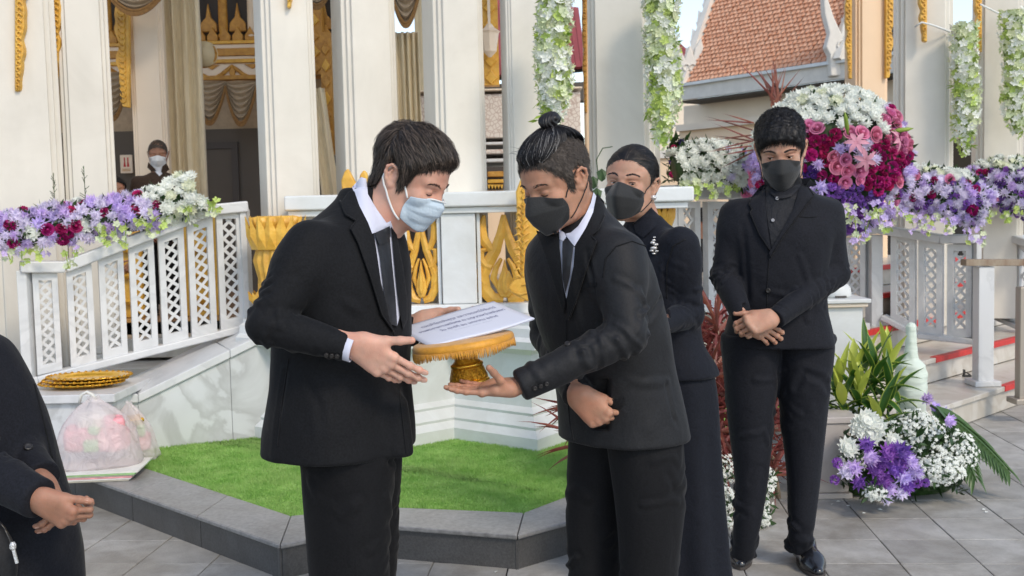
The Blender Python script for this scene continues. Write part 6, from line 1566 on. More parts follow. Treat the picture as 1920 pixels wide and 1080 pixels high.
# ---------------------------------------------------------------- 4: young man, hands clasped
def young():
    fw=V((-.12,-.99,0)).normalized(); ux=fw.cross(V((0,0,1))); Y=4.0
    R=thing('person','young man with short black hair and black mask standing with hands clasped in front','person',(pt(1460,900,Y).x,Y,0))
    T=[(pt(1474,348,Y+.01),.075,.07),(pt(1472,366,Y),.115,.095),(pt(1469,386,Y),.185,.105),(pt(1465,440,Y-.01),.192,.128),(pt(1462,520,Y-.01),.172,.132),(pt(1460,580,Y),.178,.134),(pt(1458,640,Y),.205,.15),(pt(1458,690,Y),.21,.155)]
    A1=(Pj([(1382,405,Y),(1358,518,Y-.02),(1392,594,Y-.20)]),[.064,.053,.037]); A2=(Pj([(1548,402,Y),(1566,512,Y-.02),(1452,598,Y-.23)]),[.064,.054,.038])
    fl=[]; W=lambda *q:Pj(q)
    for k in range(7): fl.append((W((1598-6*k,500+13*k,3.9),(1570-10*k,505+12*k,3.88),(1535-8*k,512+13*k,3.85)),.006,.0036*(1 if k%2 else -.8)))
    for k in range(4): fl.append((W((1335,480+14*k,3.95),(1355,492+14*k,3.92),(1378,500+14*k,3.93)),.006,.0034*(1 if k%2 else -.8)))
    fl+=[(W((1400,520,3.87),(1430,545,3.86),(1500,560,3.86)),.012,.004),(W((1500,480,3.86),(1520,540,3.86),(1515,600,3.86)),.012,.004),(W((1390,410,3.9),(1398,480,3.9),(1402,560,3.9)),.012,-.005),(W((1528,410,3.9),(1530,480,3.88),(1525,560,3.88)),.01,-.005)]
    hem=pt(1460,655,Y-.12).z
    j,PF=suit(R,'jacket',T,[A1,A2],ux,hem,M_['suit3'],seed=15,fold=fl,noise=.003,h=.0058,amp=.004,p=2.6)
    legs=[[(pt(1408,625,Y),.115,.12),(pt(1408,760,Y),.092,.104),(pt(1408,900,Y-.01),.062,.075),(pt(1398,1000,Y-.01),.050,.062),(pt(1392,1045,Y+.02),.050,.062)],
          [(pt(1508,625,Y),.115,.12),(pt(1506,760,Y),.092,.104),(pt(1506,900,Y-.03),.062,.075),(pt(1502,990,Y-.04),.050,.062),(pt(1500,1035,Y-.0),.050,.062)]]
    o,_=trousers(R,legs,ux,M_['suit3'],pt(1460,600,Y).z,seed=8,noise=.004)
    g1=pz(1388,1046,0); g2=pz(1503,1046,0)
    shoe(R,V((g1.x+.03,g1.y+.12,0)),V((-.22,-.97,0)),L=.29); shoe(R,V((g2.x,g2.y+.04,0)),V((.0,-1,0)),L=.30)
    H=HF(pt(1464,284,Y-.03),*hdirs((-.26,-.96),18,2),1.05)
    nk=[pt(1470,345,Y+.01),pt(1472,372,Y+.01)]
    HP=head_mesh(H,nk,neck_r=.058,wide=.95,eye='open',jaw=1.05,h=.0026)
    Hf=field_for([pt(1455,600,3.78),pt(1375,640,3.74)],.06,.0021)
    n1=hand(Hf,pt(1446,597,3.765),(-.86,-.18,-.20),(-.15,.9,-.5),(0,-.2,1),size=.95,thumb=(.85,.42,.12),thumb_curl=4,fc=[(48,50,30),(52,55,30),(55,55,30),(58,55,30)],spread=1,wr=.031,fd=A2[0][2]-A2[0][1]); P1=Hf.mesh()
    Hf=field_for([pt(1390,600,3.84),pt(1480,665,3.76)],.06,.0021)
    n2=hand(Hf,pt(1396,598,3.83),(.80,-.10,-.50),(.1,.95,-.2),(.6,0,.8),size=.95,thumb=(.92,.34,.05),thumb_curl=0,fc=[(18,28,20),(20,30,20),(22,32,20),(26,34,20)],spread=3,wr=.031,fd=A1[0][2]-A1[0][1]); P2=Hf.mesh()
    bo=body_obj(R,[HP,P1,P2,core(T,[A1,A2],legs,ux,nk[1])],M_['skin3']); nail_obj(n1+n2,bo,M_['nail'])
    bv=bvh_of(PF,HP); hb=bvh_of(HP)
    patch('shirt',[(1436,345),(1450,356),(1470,360),(1495,350),(1500,345),(1490,390),(1462,440),(1448,470),(1442,430),(1436,390)],bv,M_['bshirt'],R,off=.003,th=.006)
    patch('shirt_collar',[(1432,336),(1440,344),(1450,358),(1456,372),(1444,362),(1434,352)],bv,M_['bshirt'],R,off=.012,th=.01,puff=.002)
    patch('shirt_collar',[(1456,372),(1468,362),(1486,350),(1496,334),(1501,332),(1504,342),(1498,354),(1484,368),(1470,372)],bv,M_['bshirt'],R,off=.012,th=.01,puff=.002)
    patch('lapel',[(1434,345),(1425,350),(1410,368),(1404,382),(1410,392),(1406,398),(1424,440),(1443,468),(1446,474),(1440,430),(1436,390)],bv,M_['suit3'],R,off=.010,th=.008,puff=.003)
    patch('lapel',[(1502,334),(1516,334),(1530,345),(1516,352),(1522,362),(1526,366),(1500,400),(1470,440),(1444,484),(1442,474),(1462,440),(1488,392),(1500,350)],bv,M_['suit3'],R,off=.010,th=.008,puff=.003)
    seam('lapel_edge',[(1530,345),(1516,352),(1526,366),(1500,400),(1470,440),(1444,484)],bv,M_['suit'],R,.0022,.012)
    seam('lapel_edge',[(1410,368),(1404,382),(1410,392),(1406,398),(1424,440),(1443,468)],bv,M_['suit'],R,.0022,.012)
    seam('front_edge',[(1442,484),(1438,540),(1438,600),(1448,650)],bv,M_['suit'],R,.002,.0005)
    seam('pocket_flap',[(1490,405),(1515,408),(1532,406)],bv,M_['suit'],R,.002,.0005)
    buttons(R,bv,[(1457,372),(1449,413)],.0065,M_['pearl'],off=.007); buttons(R,bv,[(1440,545)],.009,M_['button'])
    line=[(.12,.050),(.092,.052),(.082,.046),(.068,.032),(.052,.022),(.040,.000),(.028,-.018),(.016,-.016),(.006,.026),(-.02,.038),(-.034,.012),(-.05,-.042),(-.075,-.068),(-.12,-.072)]
    def flow(q): return (q[0]*4+.15*math.sin(q[1]*90),.75 if q[2]>.06 else .3,-.45 if q[2]<.09 else .1)
    make_hair('hair',HP,H,line,.021,flow,M_['hair3'],R,n=6000,length=.020,lift=.0038,seed=11,jit=.5,w0=.0009,cap_k=.012,noise_amp=.003,vol=lambda Q:.14+.90*smoothstep(.040,.095,Q[:,2]+.25*np.abs(Q[:,1])*(Q[:,1]>0)))
    black_mask(H,R,hb,rows=BLACKROWS(.97)); eyes(H,bo,gaze=(.35,.05)); lashes(H,bo,hb,'open'); brow_strands(H,hb,M_['hair3'],bo,n=120,rise=.003)
young()
# ---------------------------------------------------------------- 5: person cut by the left edge
def leftp():
    fw=V((.93,-.36,0)).normalized(); ux=fw.cross(V((0,0,1))); Y=2.56
    R=thing('person','person in a dark coat cut by the left edge, hands clasped in front','person',(pt(-20,900,Y).x,Y,0))
    T=[(pt(-130,592,Y+.03),.07,.07),(pt(-122,616,Y+.02),.10,.09),(pt(-100,650,Y+.01),.155,.105),(pt(-84,700,Y),.175,.120),(pt(-62,770,Y),.18,.138),(pt(-38,880,Y),.185,.165),(pt(-26,1000,Y),.20,.200),(pt(-24,1120,Y),.21,.215)]
    A1=(Pj([(-84,690,Y-.14),(-56,868,Y-.18),(74,936,Y-.27)]),[.068,.058,.044]); A2=(Pj([(-46,700,Y+.10),(12,812,Y+.06),(80,898,Y-.10)]),[.056,.050,.044])
    fl=[]; W=lambda *q:Pj(q)
    for k in range(6): fl.append((W((85-12*k,790+2*k,2.4),(50-9*k,830+6*k,2.35),(30-8*k,880+3*k,2.36)),.008,.004*(1 if k%2 else -.8)))
    fl+=[(W((60,720,2.45),(40,780,2.42),(70,800,2.42)),.008,-.005),(W((10,640,2.42),(30,700,2.4),(45,780,2.4)),.01,.005)]
    hem=pt(0,1010,Y).z
    j,PF=suit(R,'coat',T,[A1,A2],ux,hem-.28,M_['suit3'],seed=21,fold=fl,amp=.005,noise=.004)
    H=HF(pt(-150,540,Y),*hdirs((.9,-.4),30),1.0); nk=[pt(-118,600,Y+.02),pt(-104,630,Y+.02)]
    HP=head_mesh(H,nk)
    Hf=field_for([pt(70,930,2.30),pt(165,1000,2.26)],.08,.0019)
    n1=hand(Hf,pt(74,937,2.285),(.80,.02,-.55),(.2,.92,.2),(.3,0,.9),size=.82,thumb=(.85,.42,.10),thumb_curl=12,fc=[(48,66,40),(52,68,40),(55,68,40),(58,68,40)],spread=2,wr=.032,fd=A1[0][2]-A1[0][1]); P1=Hf.mesh()
    Hf=field_for([pt(80,895,2.50),pt(165,1000,2.28)],.08,.0019)
    n2=hand(Hf,pt(84,902,2.44),(.62,-.55,-.62),(-.5,-.3,-.7),(.3,-.9,.3),size=.82,thumb=(.8,.4,.2),thumb_curl=10,fc=[(35,50,30),(38,52,30),(42,54,30),(45,54,30)],spread=2,wr=.031,fd=A2[0][2]-A2[0][1]); P2=Hf.mesh()
    legs=[[(pt(-30,960,Y+s),.095,.10),(pt(-20,1120,Y+s),.09,.10),(V((pt(-20,1000,Y).x,Y+s,.09)),.08,.10)] for s in (-.09,.09)]
    trousers(R,legs,ux,M_['suit3'],pt(0,900,Y).z,seed=12)
    for L in legs: b_=L[-1][0]; shoe(R,V((b_.x,b_.y,0))-fw*.1,fw)
    bo=body_obj(R,[HP,P1,P2,core(T,[A1,A2],legs,ux,nk[1])],M_['skin4']); nail_obj(n1+n2,bo,M_['nail'])
    bv=bvh_of(PF)
    0 and patch('pocket_flap',[(-8,735),(18,742),(30,790),(20,796),(-8,770)],bv,M_['suit3'],R,off=.006,th=.006,puff=.002)
    seam('front_edge',[(64,720),(84,800),(98,860)],bv,M_['suit'],R,.003,.001); buttons(R,bv,[(53,838)],.010,M_['button'])
    line=[(.12,.05),(.09,.06),(.06,.03),(.03,0),(.006,.024),(-.02,.036),(-.034,.012),(-.05,-.042),(-.12,-.07)]
    make_hair('hair',HP,H,line,.014,lambda q:(q[0],.4,-.8),M_['hair3'],R,n=1200,length=.03,seed=3)
    black_mask(H,R,bvh_of(HP)); eyes(H,bo)
    # zip of the bag at the hip
    bg_=thing('shoulder_bag','dark bag with a small silver zip pull at the bottom left corner','bag',pt(5,1040,2.33))
    c=bg_.location; Fb=field_for([c],.2,.006); Fb.ell(c+V((-.045,0,-.02)),(.075,.04,.11),k=0); P,Fc=Fb.mesh(); mkobj('bag_body',P,Fc,M_['suit2'],bg_)
    z0=pt(26,1026,2.285); zp=MB(); zp.lathe([(.004,0),(.007,.004),(.007,.012),(.004,.018)],8,z0+V((0,-.004,-.005))); zp.beam(z0+V((0,-.004,0)),z0+V((.008,-.006,-.034)),.006,.004,up=V((0,1,0))); zp.build('zip_pull',M_['silver'],bg_)
    seam('zip',[(-5,975),(8,990),(18,1012),(24,1030)],bvh_of((P,Fc)),M_['button'],bg_,.003,.001)
leftp()
# ---------------------------------------------------------------- background people
def standing(label,px,ytop,Y,zf,yaw,top_m,leg_m,skin_m,mask,hair,sc=1.0,tee=None,seated=False,hairthick=.004,pitch=0):
    z_top=pt(px,ytop,Y).z; x=pt(px,ytop+40,Y).x; f=V((yaw[0],yaw[1],0)).normalized(); ux=f.cross(V((0,0,1)))
    s=sc; R=thing('person',label,'person',(x,Y,zf))
    H=HF((x,Y,z_top-.128*s),*hdirs(yaw,pitch),s); zs=z_top-.128*s
    c=lambda dz:V((x,Y+.0,zs+dz*s)); hip=-.78 if not seated else -.62
    T=[(c(-.155),.07*s,.065*s),(c(-.19),.13*s,.09*s),(c(-.215),.185*s,.10*s),(c(-.32),.195*s,.125*s),(c(-.5),.175*s,.12*s),(c(hip+.1),.18*s,.125*s),(c(hip),.19*s,.13*s),(c(hip-.05),.19*s,.13*s)]
    sh=lambda sg,o,dz,fo: V((x,Y,zs+dz*s))+ux*sg*o*s+f*fo*s
    A=[([sh(sg,.185,-.25,0),sh(sg,.22,-.50,-.03),sh(sg,.13,-.68,.16)],[.062*s,.05*s,.036*s]) for sg in (1,-1)]
    j,PF=suit(R,'shirt',T,A,ux,zs+(hip-.03)*s,top_m,h=.011,seed=3,nfold=8,amp=.005)
    hd=head_mesh(H,[c(-.14),c(-.19)],h=.005)
    parts=[hd]
    for sg,(pts,rs) in zip((1,-1),A):
        Hf=field_for([pts[2]],.2,.0065); hand(Hf,pts[2],(-ux*sg*.7+f*.4-V((0,0,.5))),-f,V((0,0,1)),size=s,fc=[(30,30,20)]*4,fd=pts[2]-pts[1]); parts.append(Hf.mesh())
    zl=zs+(hip+.05)*s; legs=[[(V((x,Y,zl))+ux*sg*.09,.10*s,.11*s),(V((x,Y,lerp(zl,zf,.5)))+ux*sg*.09,.08*s,.09*s),(V((x,Y,zf+.08))+ux*sg*.09,.065*s,.08*s)] for sg in (1,-1)]
    trousers(R,legs,ux,leg_m,zl,h=.012)
    parts.append(core(T,A,legs,ux,c(-.17),h=.02)); bo=body_obj(R,parts,skin_m)
    for L in legs:
        b_=L[-1][0]; F0=shoe(R,V((b_.x,b_.y,0))-f*.08,f,L=.26,laces=False)
        F0.matrix_parent_inverse=Matrix.Identity(4); F0.matrix_parent_inverse=Matrix.Translation(V((0,0,zf))-V(R.location)); 
        for ch in F0.children: pass
    hb=bvh_of(hd)
    if mask=='w': black_mask(H,R,hb,mt='maskw',el='elw',rows=BLACKROWS(.96),r=.002)
    elif mask=='b': black_mask(H,R,hb)
    line=[(.12,.058),(.09,.068),(.06,.036),(.03,-.0),(.006,.024),(-.02,.036),(-.034,.012),(-.05,-.04),(-.12,-.06)]
    make_hair('hair',hd,H,line,hairthick,lambda q:(q[0],.4,-.8),hair,R,n=900,length=.012,lift=.002,seed=5)
    eyes(H,bo)
    if tee:
        bv=bvh_of(PF,hd); patch('undershirt',[(287,318),(294,316),(303,314),(304,326),(299,330)],bv,M_['tee'],R,off=.008,th=.008); patch('collar',[(278,304),(286,312),(293,320),(284,322),(276,314)],bv,top_m,R,off=.014,th=.01); patch('collar',[(304,312),(312,306),(318,318),(306,326),(302,322)],bv,top_m,R,off=.014,th=.01)
    return R
standing('man in brown shirt and white mask watching from behind the left garland',297,263,8.9,FZ,(.25,-.97),M_['brown'],M_['trouser'],M_['skin4'],'w',M_['stub'],sc=.92,tee=1,pitch=8,hairthick=.0008)
standing('dark-haired head just peeking over the left garland beside the masked man in brown',217,331,8.7,FZ,(.5,-.86),M_['brown'],M_['trouser'],M_['skin4'],None,M_['hair3'],sc=.85,seated=True,hairthick=.012)
standing('dark-clad person glimpsed through the gap between balusters beside the young man',1318,392,8.9,.5,(.8,-.6),M_['suit'],M_['trouser'],M_['skin4'],None,M_['hair3'],sc=.85,hairthick=.012)
# ================================================================== flowers: a few prototypes, each blossom an object
def petal(mb,base,d,up,L,w,cup=.3,seg=2):
    """folded narrow petal: 2 strips"""
    d=V(d).normalized(); s=d.cross(V(up)).normalized(); n=s.cross(d)
    P=[base, base+d*L*.55+s*w*.5+n*cup*L*.12, base+d*L*.55-n*w*.12+n*cup*L*.12, base+d*L*.55-s*w*.5+n*cup*L*.12, base+d*L+n*cup*L*.55]
    mb.add(P,[(0,1,2),(0,2,3),(1,4,2),(2,4,3)])
def mum(r,mt,name,rings=((14,8,1.0),(13,30,.92),(11,52,.78),(8,72,.6)),w=.46,seed=1):
    rr=random.Random(seed); b=MB()
    for n,el,l in rings:
        for k in range(n):
            a=(k+rr.uniform(-.3,.3))/n*6.283; e=math.radians(el+rr.uniform(-7,7)); d=V((math.cos(a)*math.cos(e),math.sin(a)*math.cos(e),math.sin(e))); petal(b,V((0,0,0)),d,(0,0,1),r*l*rr.uniform(.88,1.08),r*w,.35)
    b.lathe([(r*.50,-.05*r),(r*.58,.12*r),(r*.45,.42*r),(r*.0001,.55*r)],8)
    return b.mesh(name,mt)
def rose(r,mt,name,seed=1):
    rr=random.Random(seed); b=MB()
    for n,rad,h,open_ in ((5,1.0,.55,.28),(5,.80,.72,.12),(4,.58,.82,.0),(4,.38,.88,-.1)):
        for k in range(n):
            a0=(k+rr.uniform(-.15,.15))/n*6.283+rad*4; sp=6.283/n*.72; vs=[]
            for j,v in enumerate((0,.5,.85,1)):
                for u in (-1,-.33,.33,1):
                    a=a0+u*sp*(.9 if v<1 else .7); q=r*rad*(.45+.55*v+open_*v*v*(.6 if v==1 else .35)); vs.append((q*math.cos(a),q*math.sin(a),r*h*(v*1.0-(.12 if v==1 else 0)*(1 if open_>.1 else 0))-.0*abs(u)))
            b.add(vs,[(j*4+i,j*4+i+1,(j+1)*4+i+1,(j+1)*4+i) for j in range(3) for i in range(3)])
    b.lathe([(r*.34,.1*r),(r*.30,.6*r),(r*.16,.82*r),(r*.0001,.86*r)],8)
    return b.mesh(name,mt,True)
def carn(r,mt,name,seed=1,n=46):
    rr=random.Random(seed); b=MB()
    for k in range(n):
        z=rr.uniform(-.1,1); a=rr.uniform(0,6.283); q=math.sqrt(max(0,1-z*z)); d=V((q*math.cos(a),q*math.sin(a),z)); s=d.cross(V((rr.random(),rr.random(),1))).normalized(); t=d.cross(s)
        p0=d*r*.35; w=r*.34; b.add([p0,d*r*.8+s*w,d*r*1.0+t*w*.4,d*r*.85-s*w,d*r*.72+t*w],[(0,1,2),(0,2,3),(1,4,2)])
    return b.mesh(name,mt)
def orchid(r,mts,name,seed=1):
    rr=random.Random(seed); b=MB()
    for k,(a,l,w) in enumerate(((90,1,.62),(162,.95,.8),(18,.95,.8),(235,.9,.6),(305,.9,.6))):
        a=math.radians(a+rr.uniform(-8,8)); d=V((math.cos(a),math.sin(a),rr.uniform(.05,.45))); petal(b,V((0,0,0)),d,(0,0,1),r*l,r*w,.15)
    petal(b,V((0,0,.1*r)),V((.1,-.5,.9)),(0,1,.2),r*.55,r*.4,.5)
    return b.mesh(name,mts)
def lily(r,mt,name):
    b=MB()
    for k in range(6):
        a=k/6*6.283+.2; d0=V((math.cos(a),math.sin(a),0)); s=V((-d0.y,d0.x,0)); vs=[]
        for t in (0,.3,.6,.85,1): 
            c=d0*r*t+V((0,0,r*(.55*t-.75*t*t+.1))); w=r*.20*math.sin(math.pi*min(1,t*.9+.08)); vs+=[c+s*w+V((0,0,.03*r)),c-V((0,0,.03*r)),c-s*w+V((0,0,.03*r))]
        b.add(vs,[(j*3+i,j*3+i+1,(j+1)*3+i+1,(j+1)*3+i) for j in range(4) for i in range(2)])
    return b.mesh(name,mt,True)
fm=lambda n,c,hue=.0,ov=.12,tr=.25,**k: mat(n,c,.6,objvar=ov,hue=hue,trans=tr,spec=.25,**k)
FM=dict(white=fm('white_petal',(.86,.88,.82),ov=.05),cream=fm('creamy_petal',(.82,.84,.66),ov=.06),lav=fm('lavender_petal',(.68,.54,.86),.02,.14),pale=fm('pale_lavender_petal',(.80,.74,.90),.01,.1),
 purple=fm('purple_petal',(.30,.13,.52),.02,.2),mag=fm('magenta_petal',(.42,.015,.14),.02,.22),pink=fm('pink_petal',(.72,.24,.40),.015,.15),lilyp=fm('pink_lily_petal',(.75,.36,.45)),lime=fm('lime_petal',(.55,.68,.20),.01,.15),
 wg=fm('greenish_white_petal',(.72,.78,.52),.015,.12),violet=fm('deep_violet_petal',(.12,.05,.30),.01,.2))
leafm=mat('dark_leaf',(.035,.08,.02),.45,var=.4,scale=30,trans=.2,spec=.5); leafl=mat('yellow_green_leaf',(.18,.30,.04),.45,col2=(.38,.50,.08),scale=14,trans=.25)
PRO={}
def pro(kind):
    if kind not in PRO:
        f,c=kind.split('_'); 
        PRO[kind]=[{'mum':lambda s:mum(1,FM[c],'blossom',seed=s),'rose':lambda s:rose(.8,FM[c],'blossom',s),'carn':lambda s:carn(.85,FM[c],'blossom',s),'orch':lambda s:orchid(1,FM[c],'blossom',s),'lily':lambda s:lily(1.2,FM[c],'blossom'),
          'fuzz':lambda s:mum(1,FM[c],'blossom',rings=((10,5,1),(10,25,1),(9,45,1),(7,65,1),(5,85,1)),w=.25,seed=s)}[f](s) for s in (1,2,3)]
    return PRO[kind]
NM={'mum':'chrysanthemum','rose':'rose','carn':'carnation','orch':'orchid_blossom','lily':'lily','fuzz':'aster'}
def flower(kind,p,n,r,parent): return inst(random.choice(pro(kind)),NM[kind.split('_')[0]],p,rot_to(n),r,parent)
def leafclump(points,name,mt,parent,size=.05,kind='stuff'):
    b=MB()
    for p,n in points:
        p=V(p); n=V(n); 
        for _ in range(2):
            d=(n+V((random.gauss(0,.6),random.gauss(0,.6),random.gauss(0,.6)))).normalized(); s=d.cross(V((random.random(),.3,random.random()))).normalized(); L=size*random.uniform(.6,1.4)
            b.add([p,p+d*L*.5+s*L*.16,p+d*L,p+d*L*.5-s*L*.16],[(0,1,2),(0,2,3)])
    o=b.build(name,mt,parent); o['kind']='stuff' if kind else ''; return o
def fill(mb_mat,name,parent,shape):   # dark foam body under the blossoms
    return shape.build(name,mb_mat,parent,smooth=True)
def arrangement(name,label,cat,loc,surf,n,pick,rad,core_shape=None,group=None,minf=.72,leaves=140,lsize=.05,droop=None):
    """surf(): random (point, normal); pick(point)->kind; dart throwing by radius"""
    t=thing(name,label,cat,loc,group); placed=[]; tries=0
    while len(placed)<n and tries<n*40:
        tries+=1; p,nn=surf(); k=pick(p)
        if k is None: continue
        r=rad(k)*random.uniform(.85,1.15)
        if any((p-q).length<(r+s)*minf for q,s in placed): continue
        placed.append((p,r)); nn=(nn+V((random.gauss(0,.18),random.gauss(0,.18)-.25,random.gauss(0,.18)))).normalized(); flower(k,p+nn*random.uniform(-.01,.012),nn,r,t)
    if core_shape: core_shape.build('leafy_base',leafm,t,smooth=True)
    if leaves: leafclump([surf() for _ in range(leaves)],'leaves',leafm,t,lsize)
    return t
def tube_surf(path,rad,front=True,sq=1.0):
    L=[(path[i+1]-path[i]).length for i in range(len(path)-1)]; T=sum(L)
    def f():
        s=random.uniform(0,T); i=0
        while i<len(L)-1 and s>L[i]: s-=L[i]; i+=1
        u=s/L[i]; c=path[i].lerp(path[i+1],u); d=(path[i+1]-path[i]).normalized(); r_=lerp(rad[i],rad[i+1],u)
        side=d.cross(V((0,0,1))); side=side.normalized() if side.length>.2 else V((0,-1,0)); upv=side.cross(d)
        if side.y>0: side=-side
        a=random.uniform(-.9,2.3) if front else random.uniform(0,6.283)
        n=side*math.cos(a)+ (upv if upv.z>0 or abs(d.z)>.8 else -upv)*math.sin(a); return c+n*r_,n
    return f
def proj(p):
    d=p-CAM; z=d.dot(_F); return 960+FPX*d.dot(_R)/z, 540-FPX*d.dot(_U)/z
RAD={'mum_white':.052,'mum_cream':.050,'mum_pale':.05,'fuzz_lav':.049,'fuzz_pale':.047,'fuzz_purple':.047,'carn_mag':.042,'rose_pink':.046,'rose_mag':.04,'orch_lime':.032,'orch_wg':.036,'orch_white':.036,'carn_purple':.03,'carn_violet':.022,'lily_lilyp':.05,'orch_lav':.034,'carn_pink':.038,'carn_lav':.036}
rad=lambda k:RAD[k]
ch=lambda *a:random.choices([x for x,_ in a],[w for _,w in a])[0]
# left rail garland
path=[V((lambda P:(P.x,P.y-.02,P.z))(pt(px,py,5.86+.0012*(px)))) for px,py in ((-60,446),(20,442),(120,424),(220,410),(300,392),(372,368))]
def pickL(p):
    x,y=proj(p); low=y>lerp(462,396,x/400)+12
    if x>395: return None
    if low: return ch(('orch_lime',5 if x>170 else 2),('orch_wg',3),('fuzz_lav',1 if x<200 else 0),('carn_lav',1 if x<220 else 0))
    if x>lerp(215,300,min(1,max(0,(y-320)/70))): return ch(('mum_white',12),('mum_cream',1))
    if x>175 and random.random()<.35: return 'fuzz_pale'
    return ch(('fuzz_lav',9),('fuzz_pale',5),('carn_mag',1.5),('rose_mag',.6),('mum_white',1.2))
random.seed(21)
gl=arrangement('rail_garland','garland of lavender, magenta and white flowers lying along the left stair rail','garland',path[2],tube_surf(path,[.10,.11,.112,.105,.11,.125]),400,pickL,rad,MB().tube(path,[.07,.085,.09,.095,.105,.07],10),leaves=150,minf=.48,group='flower garlands laid on the stair rails')
# drooping green-yellow orchid sprays below it
def sprays(parent,pts,L,n,kinds,name='orchid_stem',spread=.4):
    st_=MB()
    for p in pts:
        d=V((random.gauss(0,spread),-.6,random.uniform(-.4,.3))).normalized(); P=[V(p)]; l=L*random.uniform(.6,1.2)
        for k in range(5): d=(d+V((0,0,-.32))).normalized(); P.append(P[-1]+d*l/5)
        st_.tube(P,[.003]*5+[.0015],4)
        for k in range(1,6):
            for _ in range(n): flower(random.choice(kinds),P[k]+V((random.gauss(0,.014),random.gauss(0,.014),random.gauss(0,.014))),V((random.gauss(0,.6),-1,random.gauss(0,.6))),random.uniform(.018,.030),parent)
    o=st_.build(name,leafl,parent,smooth=True)
sprays(gl,[pt(x,lerp(470,372,x/400)+random.uniform(-6,12),5.72+.0012*x) for x in (175,195,215,235,255,275,300,320,345,365,385,398,405)],.13,1,['orch_lime','orch_lime','orch_wg'])
sprays(gl,[pt(x,468+random.uniform(-8,8),5.78) for x in (10,40,80,120,150)],.10,1,['orch_wg','orch_lime','orch_lav'])
# twig of grey-green statice sticking up
for x,y in ((103,385),(160,372)):
    b=MB(); p0=pt(x,y,5.95)
    for k in range(14): 
        p=p0+V((0,0,.012*k)); a=random.uniform(0,6.28); b.tube([p,p+V((math.cos(a)*.03*(1-k/16),math.sin(a)*.03,.02))],.0018,4)
    b.tube([p0,p0+V((0,0,.18))],.002,4); b.build('statice_twig',leafm,gl)
# big ball
bc=pt(1556,305,6.45); br_=.445
def ballsurf():
    while True:
        n=V((random.gauss(0,1),random.gauss(0,1),random.gauss(0,1))).normalized()
        if n.y<.35: break
    return bc+V((n.x*br_*1.03,n.y*br_*.8,n.z*br_*.97)),n
clus=[(1490,240,'rose_pink',24),(1545,232,'rose_pink',22),(1600,250,'rose_pink',20),(1650,235,'rose_pink',24),(1575,305,'rose_pink',26),(1600,325,'rose_pink',26),(1570,250,'carn_mag',26),(1545,275,'carn_mag',22),(1520,285,'carn_mag',20),(1660,285,'carn_mag',22),(1665,310,'carn_mag',22),(1640,340,'carn_mag',24),(1550,325,'carn_mag',24),(1530,300,'fuzz_lav',22),(1590,280,'fuzz_lav',26),(1620,290,'fuzz_pale',20),(1600,365,'carn_purple',30),(1630,375,'carn_purple',28),(1560,360,'carn_purple',26),(1535,345,'fuzz_lav',20),(1640,215,'carn_mag',16),(1520,320,'carn_violet',14),(1610,225,'carn_violet',14),(1680,270,'carn_pink',20),(1420,300,'fuzz_lav',30),(1410,260,'carn_mag',16),(1400,325,'rose_pink',20),(1590,400,'carn_purple',40),(1640,400,'fuzz_lav',30)]
def pickB(p):
    x,y=proj(p)
    if y<lerp(222,246,(x-1440)/200)-abs(x-1560)*.06+8 and x<1655 or (x<1462 and y<285): return ch(('mum_white',12),('mum_cream',1.2))
    best=min(clus,key=lambda c:math.hypot(x-c[0],y-c[1])/c[3])
    if math.hypot(x-best[0],y-best[1])<best[3]*1.2: return best[2]
    return ch(('fuzz_lav',3),('fuzz_pale',3),('carn_mag',2.2),('carn_purple',1),('rose_pink',.7),('mum_pale',1))
random.seed(5)
b=MB(); b.lathe([(max(.0001,br_*.9*math.sin(t)),-br_*.86*math.cos(t)) for t in np.linspace(0,math.pi,17)],24,bc,sy=.75)
ball=arrangement('flower_ball','large round arrangement, white on top, pink and magenta below, behind the young man','flower arrangement',bc,ballsurf,420,pickB,lambda k:RAD[k]*(1.12 if k=='mum_white' else 1.05),b,leaves=120,minf=.50)
for x,y,n in ((1622,300,(.0,-1,-.2)),(1606,268,(-.3,-1,.4)),(1680,262,(1,-.6,.3))):
    p=pt(x,y,6.02); flower('lily_lilyp',p,V(n),.060,ball)
for p,d in ((pt(1672,246,6.1),V((1,-.1,.1))),(pt(1590,252,6.0),V((-.3,-.5,1)))):
    b=MB(); s=V((0,-.3,1)); b.tube([p,p+d*.04,p+d*.09,p+d*.12],[.004,.013,.011,.001],8); b.build('lily_bud',leafl,ball,smooth=True)
sprays(ball,[pt(x,392+random.uniform(-8,16),6.15) for x in (1590,1605,1620,1635,1650,1668,1600,1640)],.20,2,['orch_lav','orch_lav','orch_wg','orch_lime'])
# dark red spiky leaves behind the ball
def blades(parent,roots,dirs,L,w,mt_,name,seg=5,droop=.25,n_=1):
    for p,d in zip(roots,dirs):
        d=V(d).normalized(); l=L*random.uniform(.7,1.15); s=d.cross(V((0,1,.2))).normalized(); P=[V(p)]; dd=d.copy(); vs=[]
        for k in range(seg+1):
            ww=w*(math.sin(math.pi*min(1,.25+.75*k/seg*1.0))**.6)*(1-.97*(k/seg)**2.5); n=s.cross(dd); c=P[-1]; vs+=[c+s*ww,c-n*ww*.35,c-s*ww]; dd=(dd+V((0,0,-droop/seg))).normalized(); P.append(c+dd*l/seg)
        b=MB(); b.add(vs,[(j*3+i,j*3+i+1,(j+1)*3+i+1,(j+1)*3+i) for j in range(seg) for i in range(2)]); b.build(name,mt_,parent,smooth=True)
M_['cord']=mat('red_cordyline_leaf',(.17,.035,.03),.45,col2=(.30,.10,.07),scale=20,objvar=.35,hue=.012,trans=.25,spec=.5)
M_['cordp']=mat('pinkish_cordyline_leaf',(.42,.16,.15),.5,col2=(.28,.10,.08),scale=14,objvar=.3,hue=.015,trans=.3)
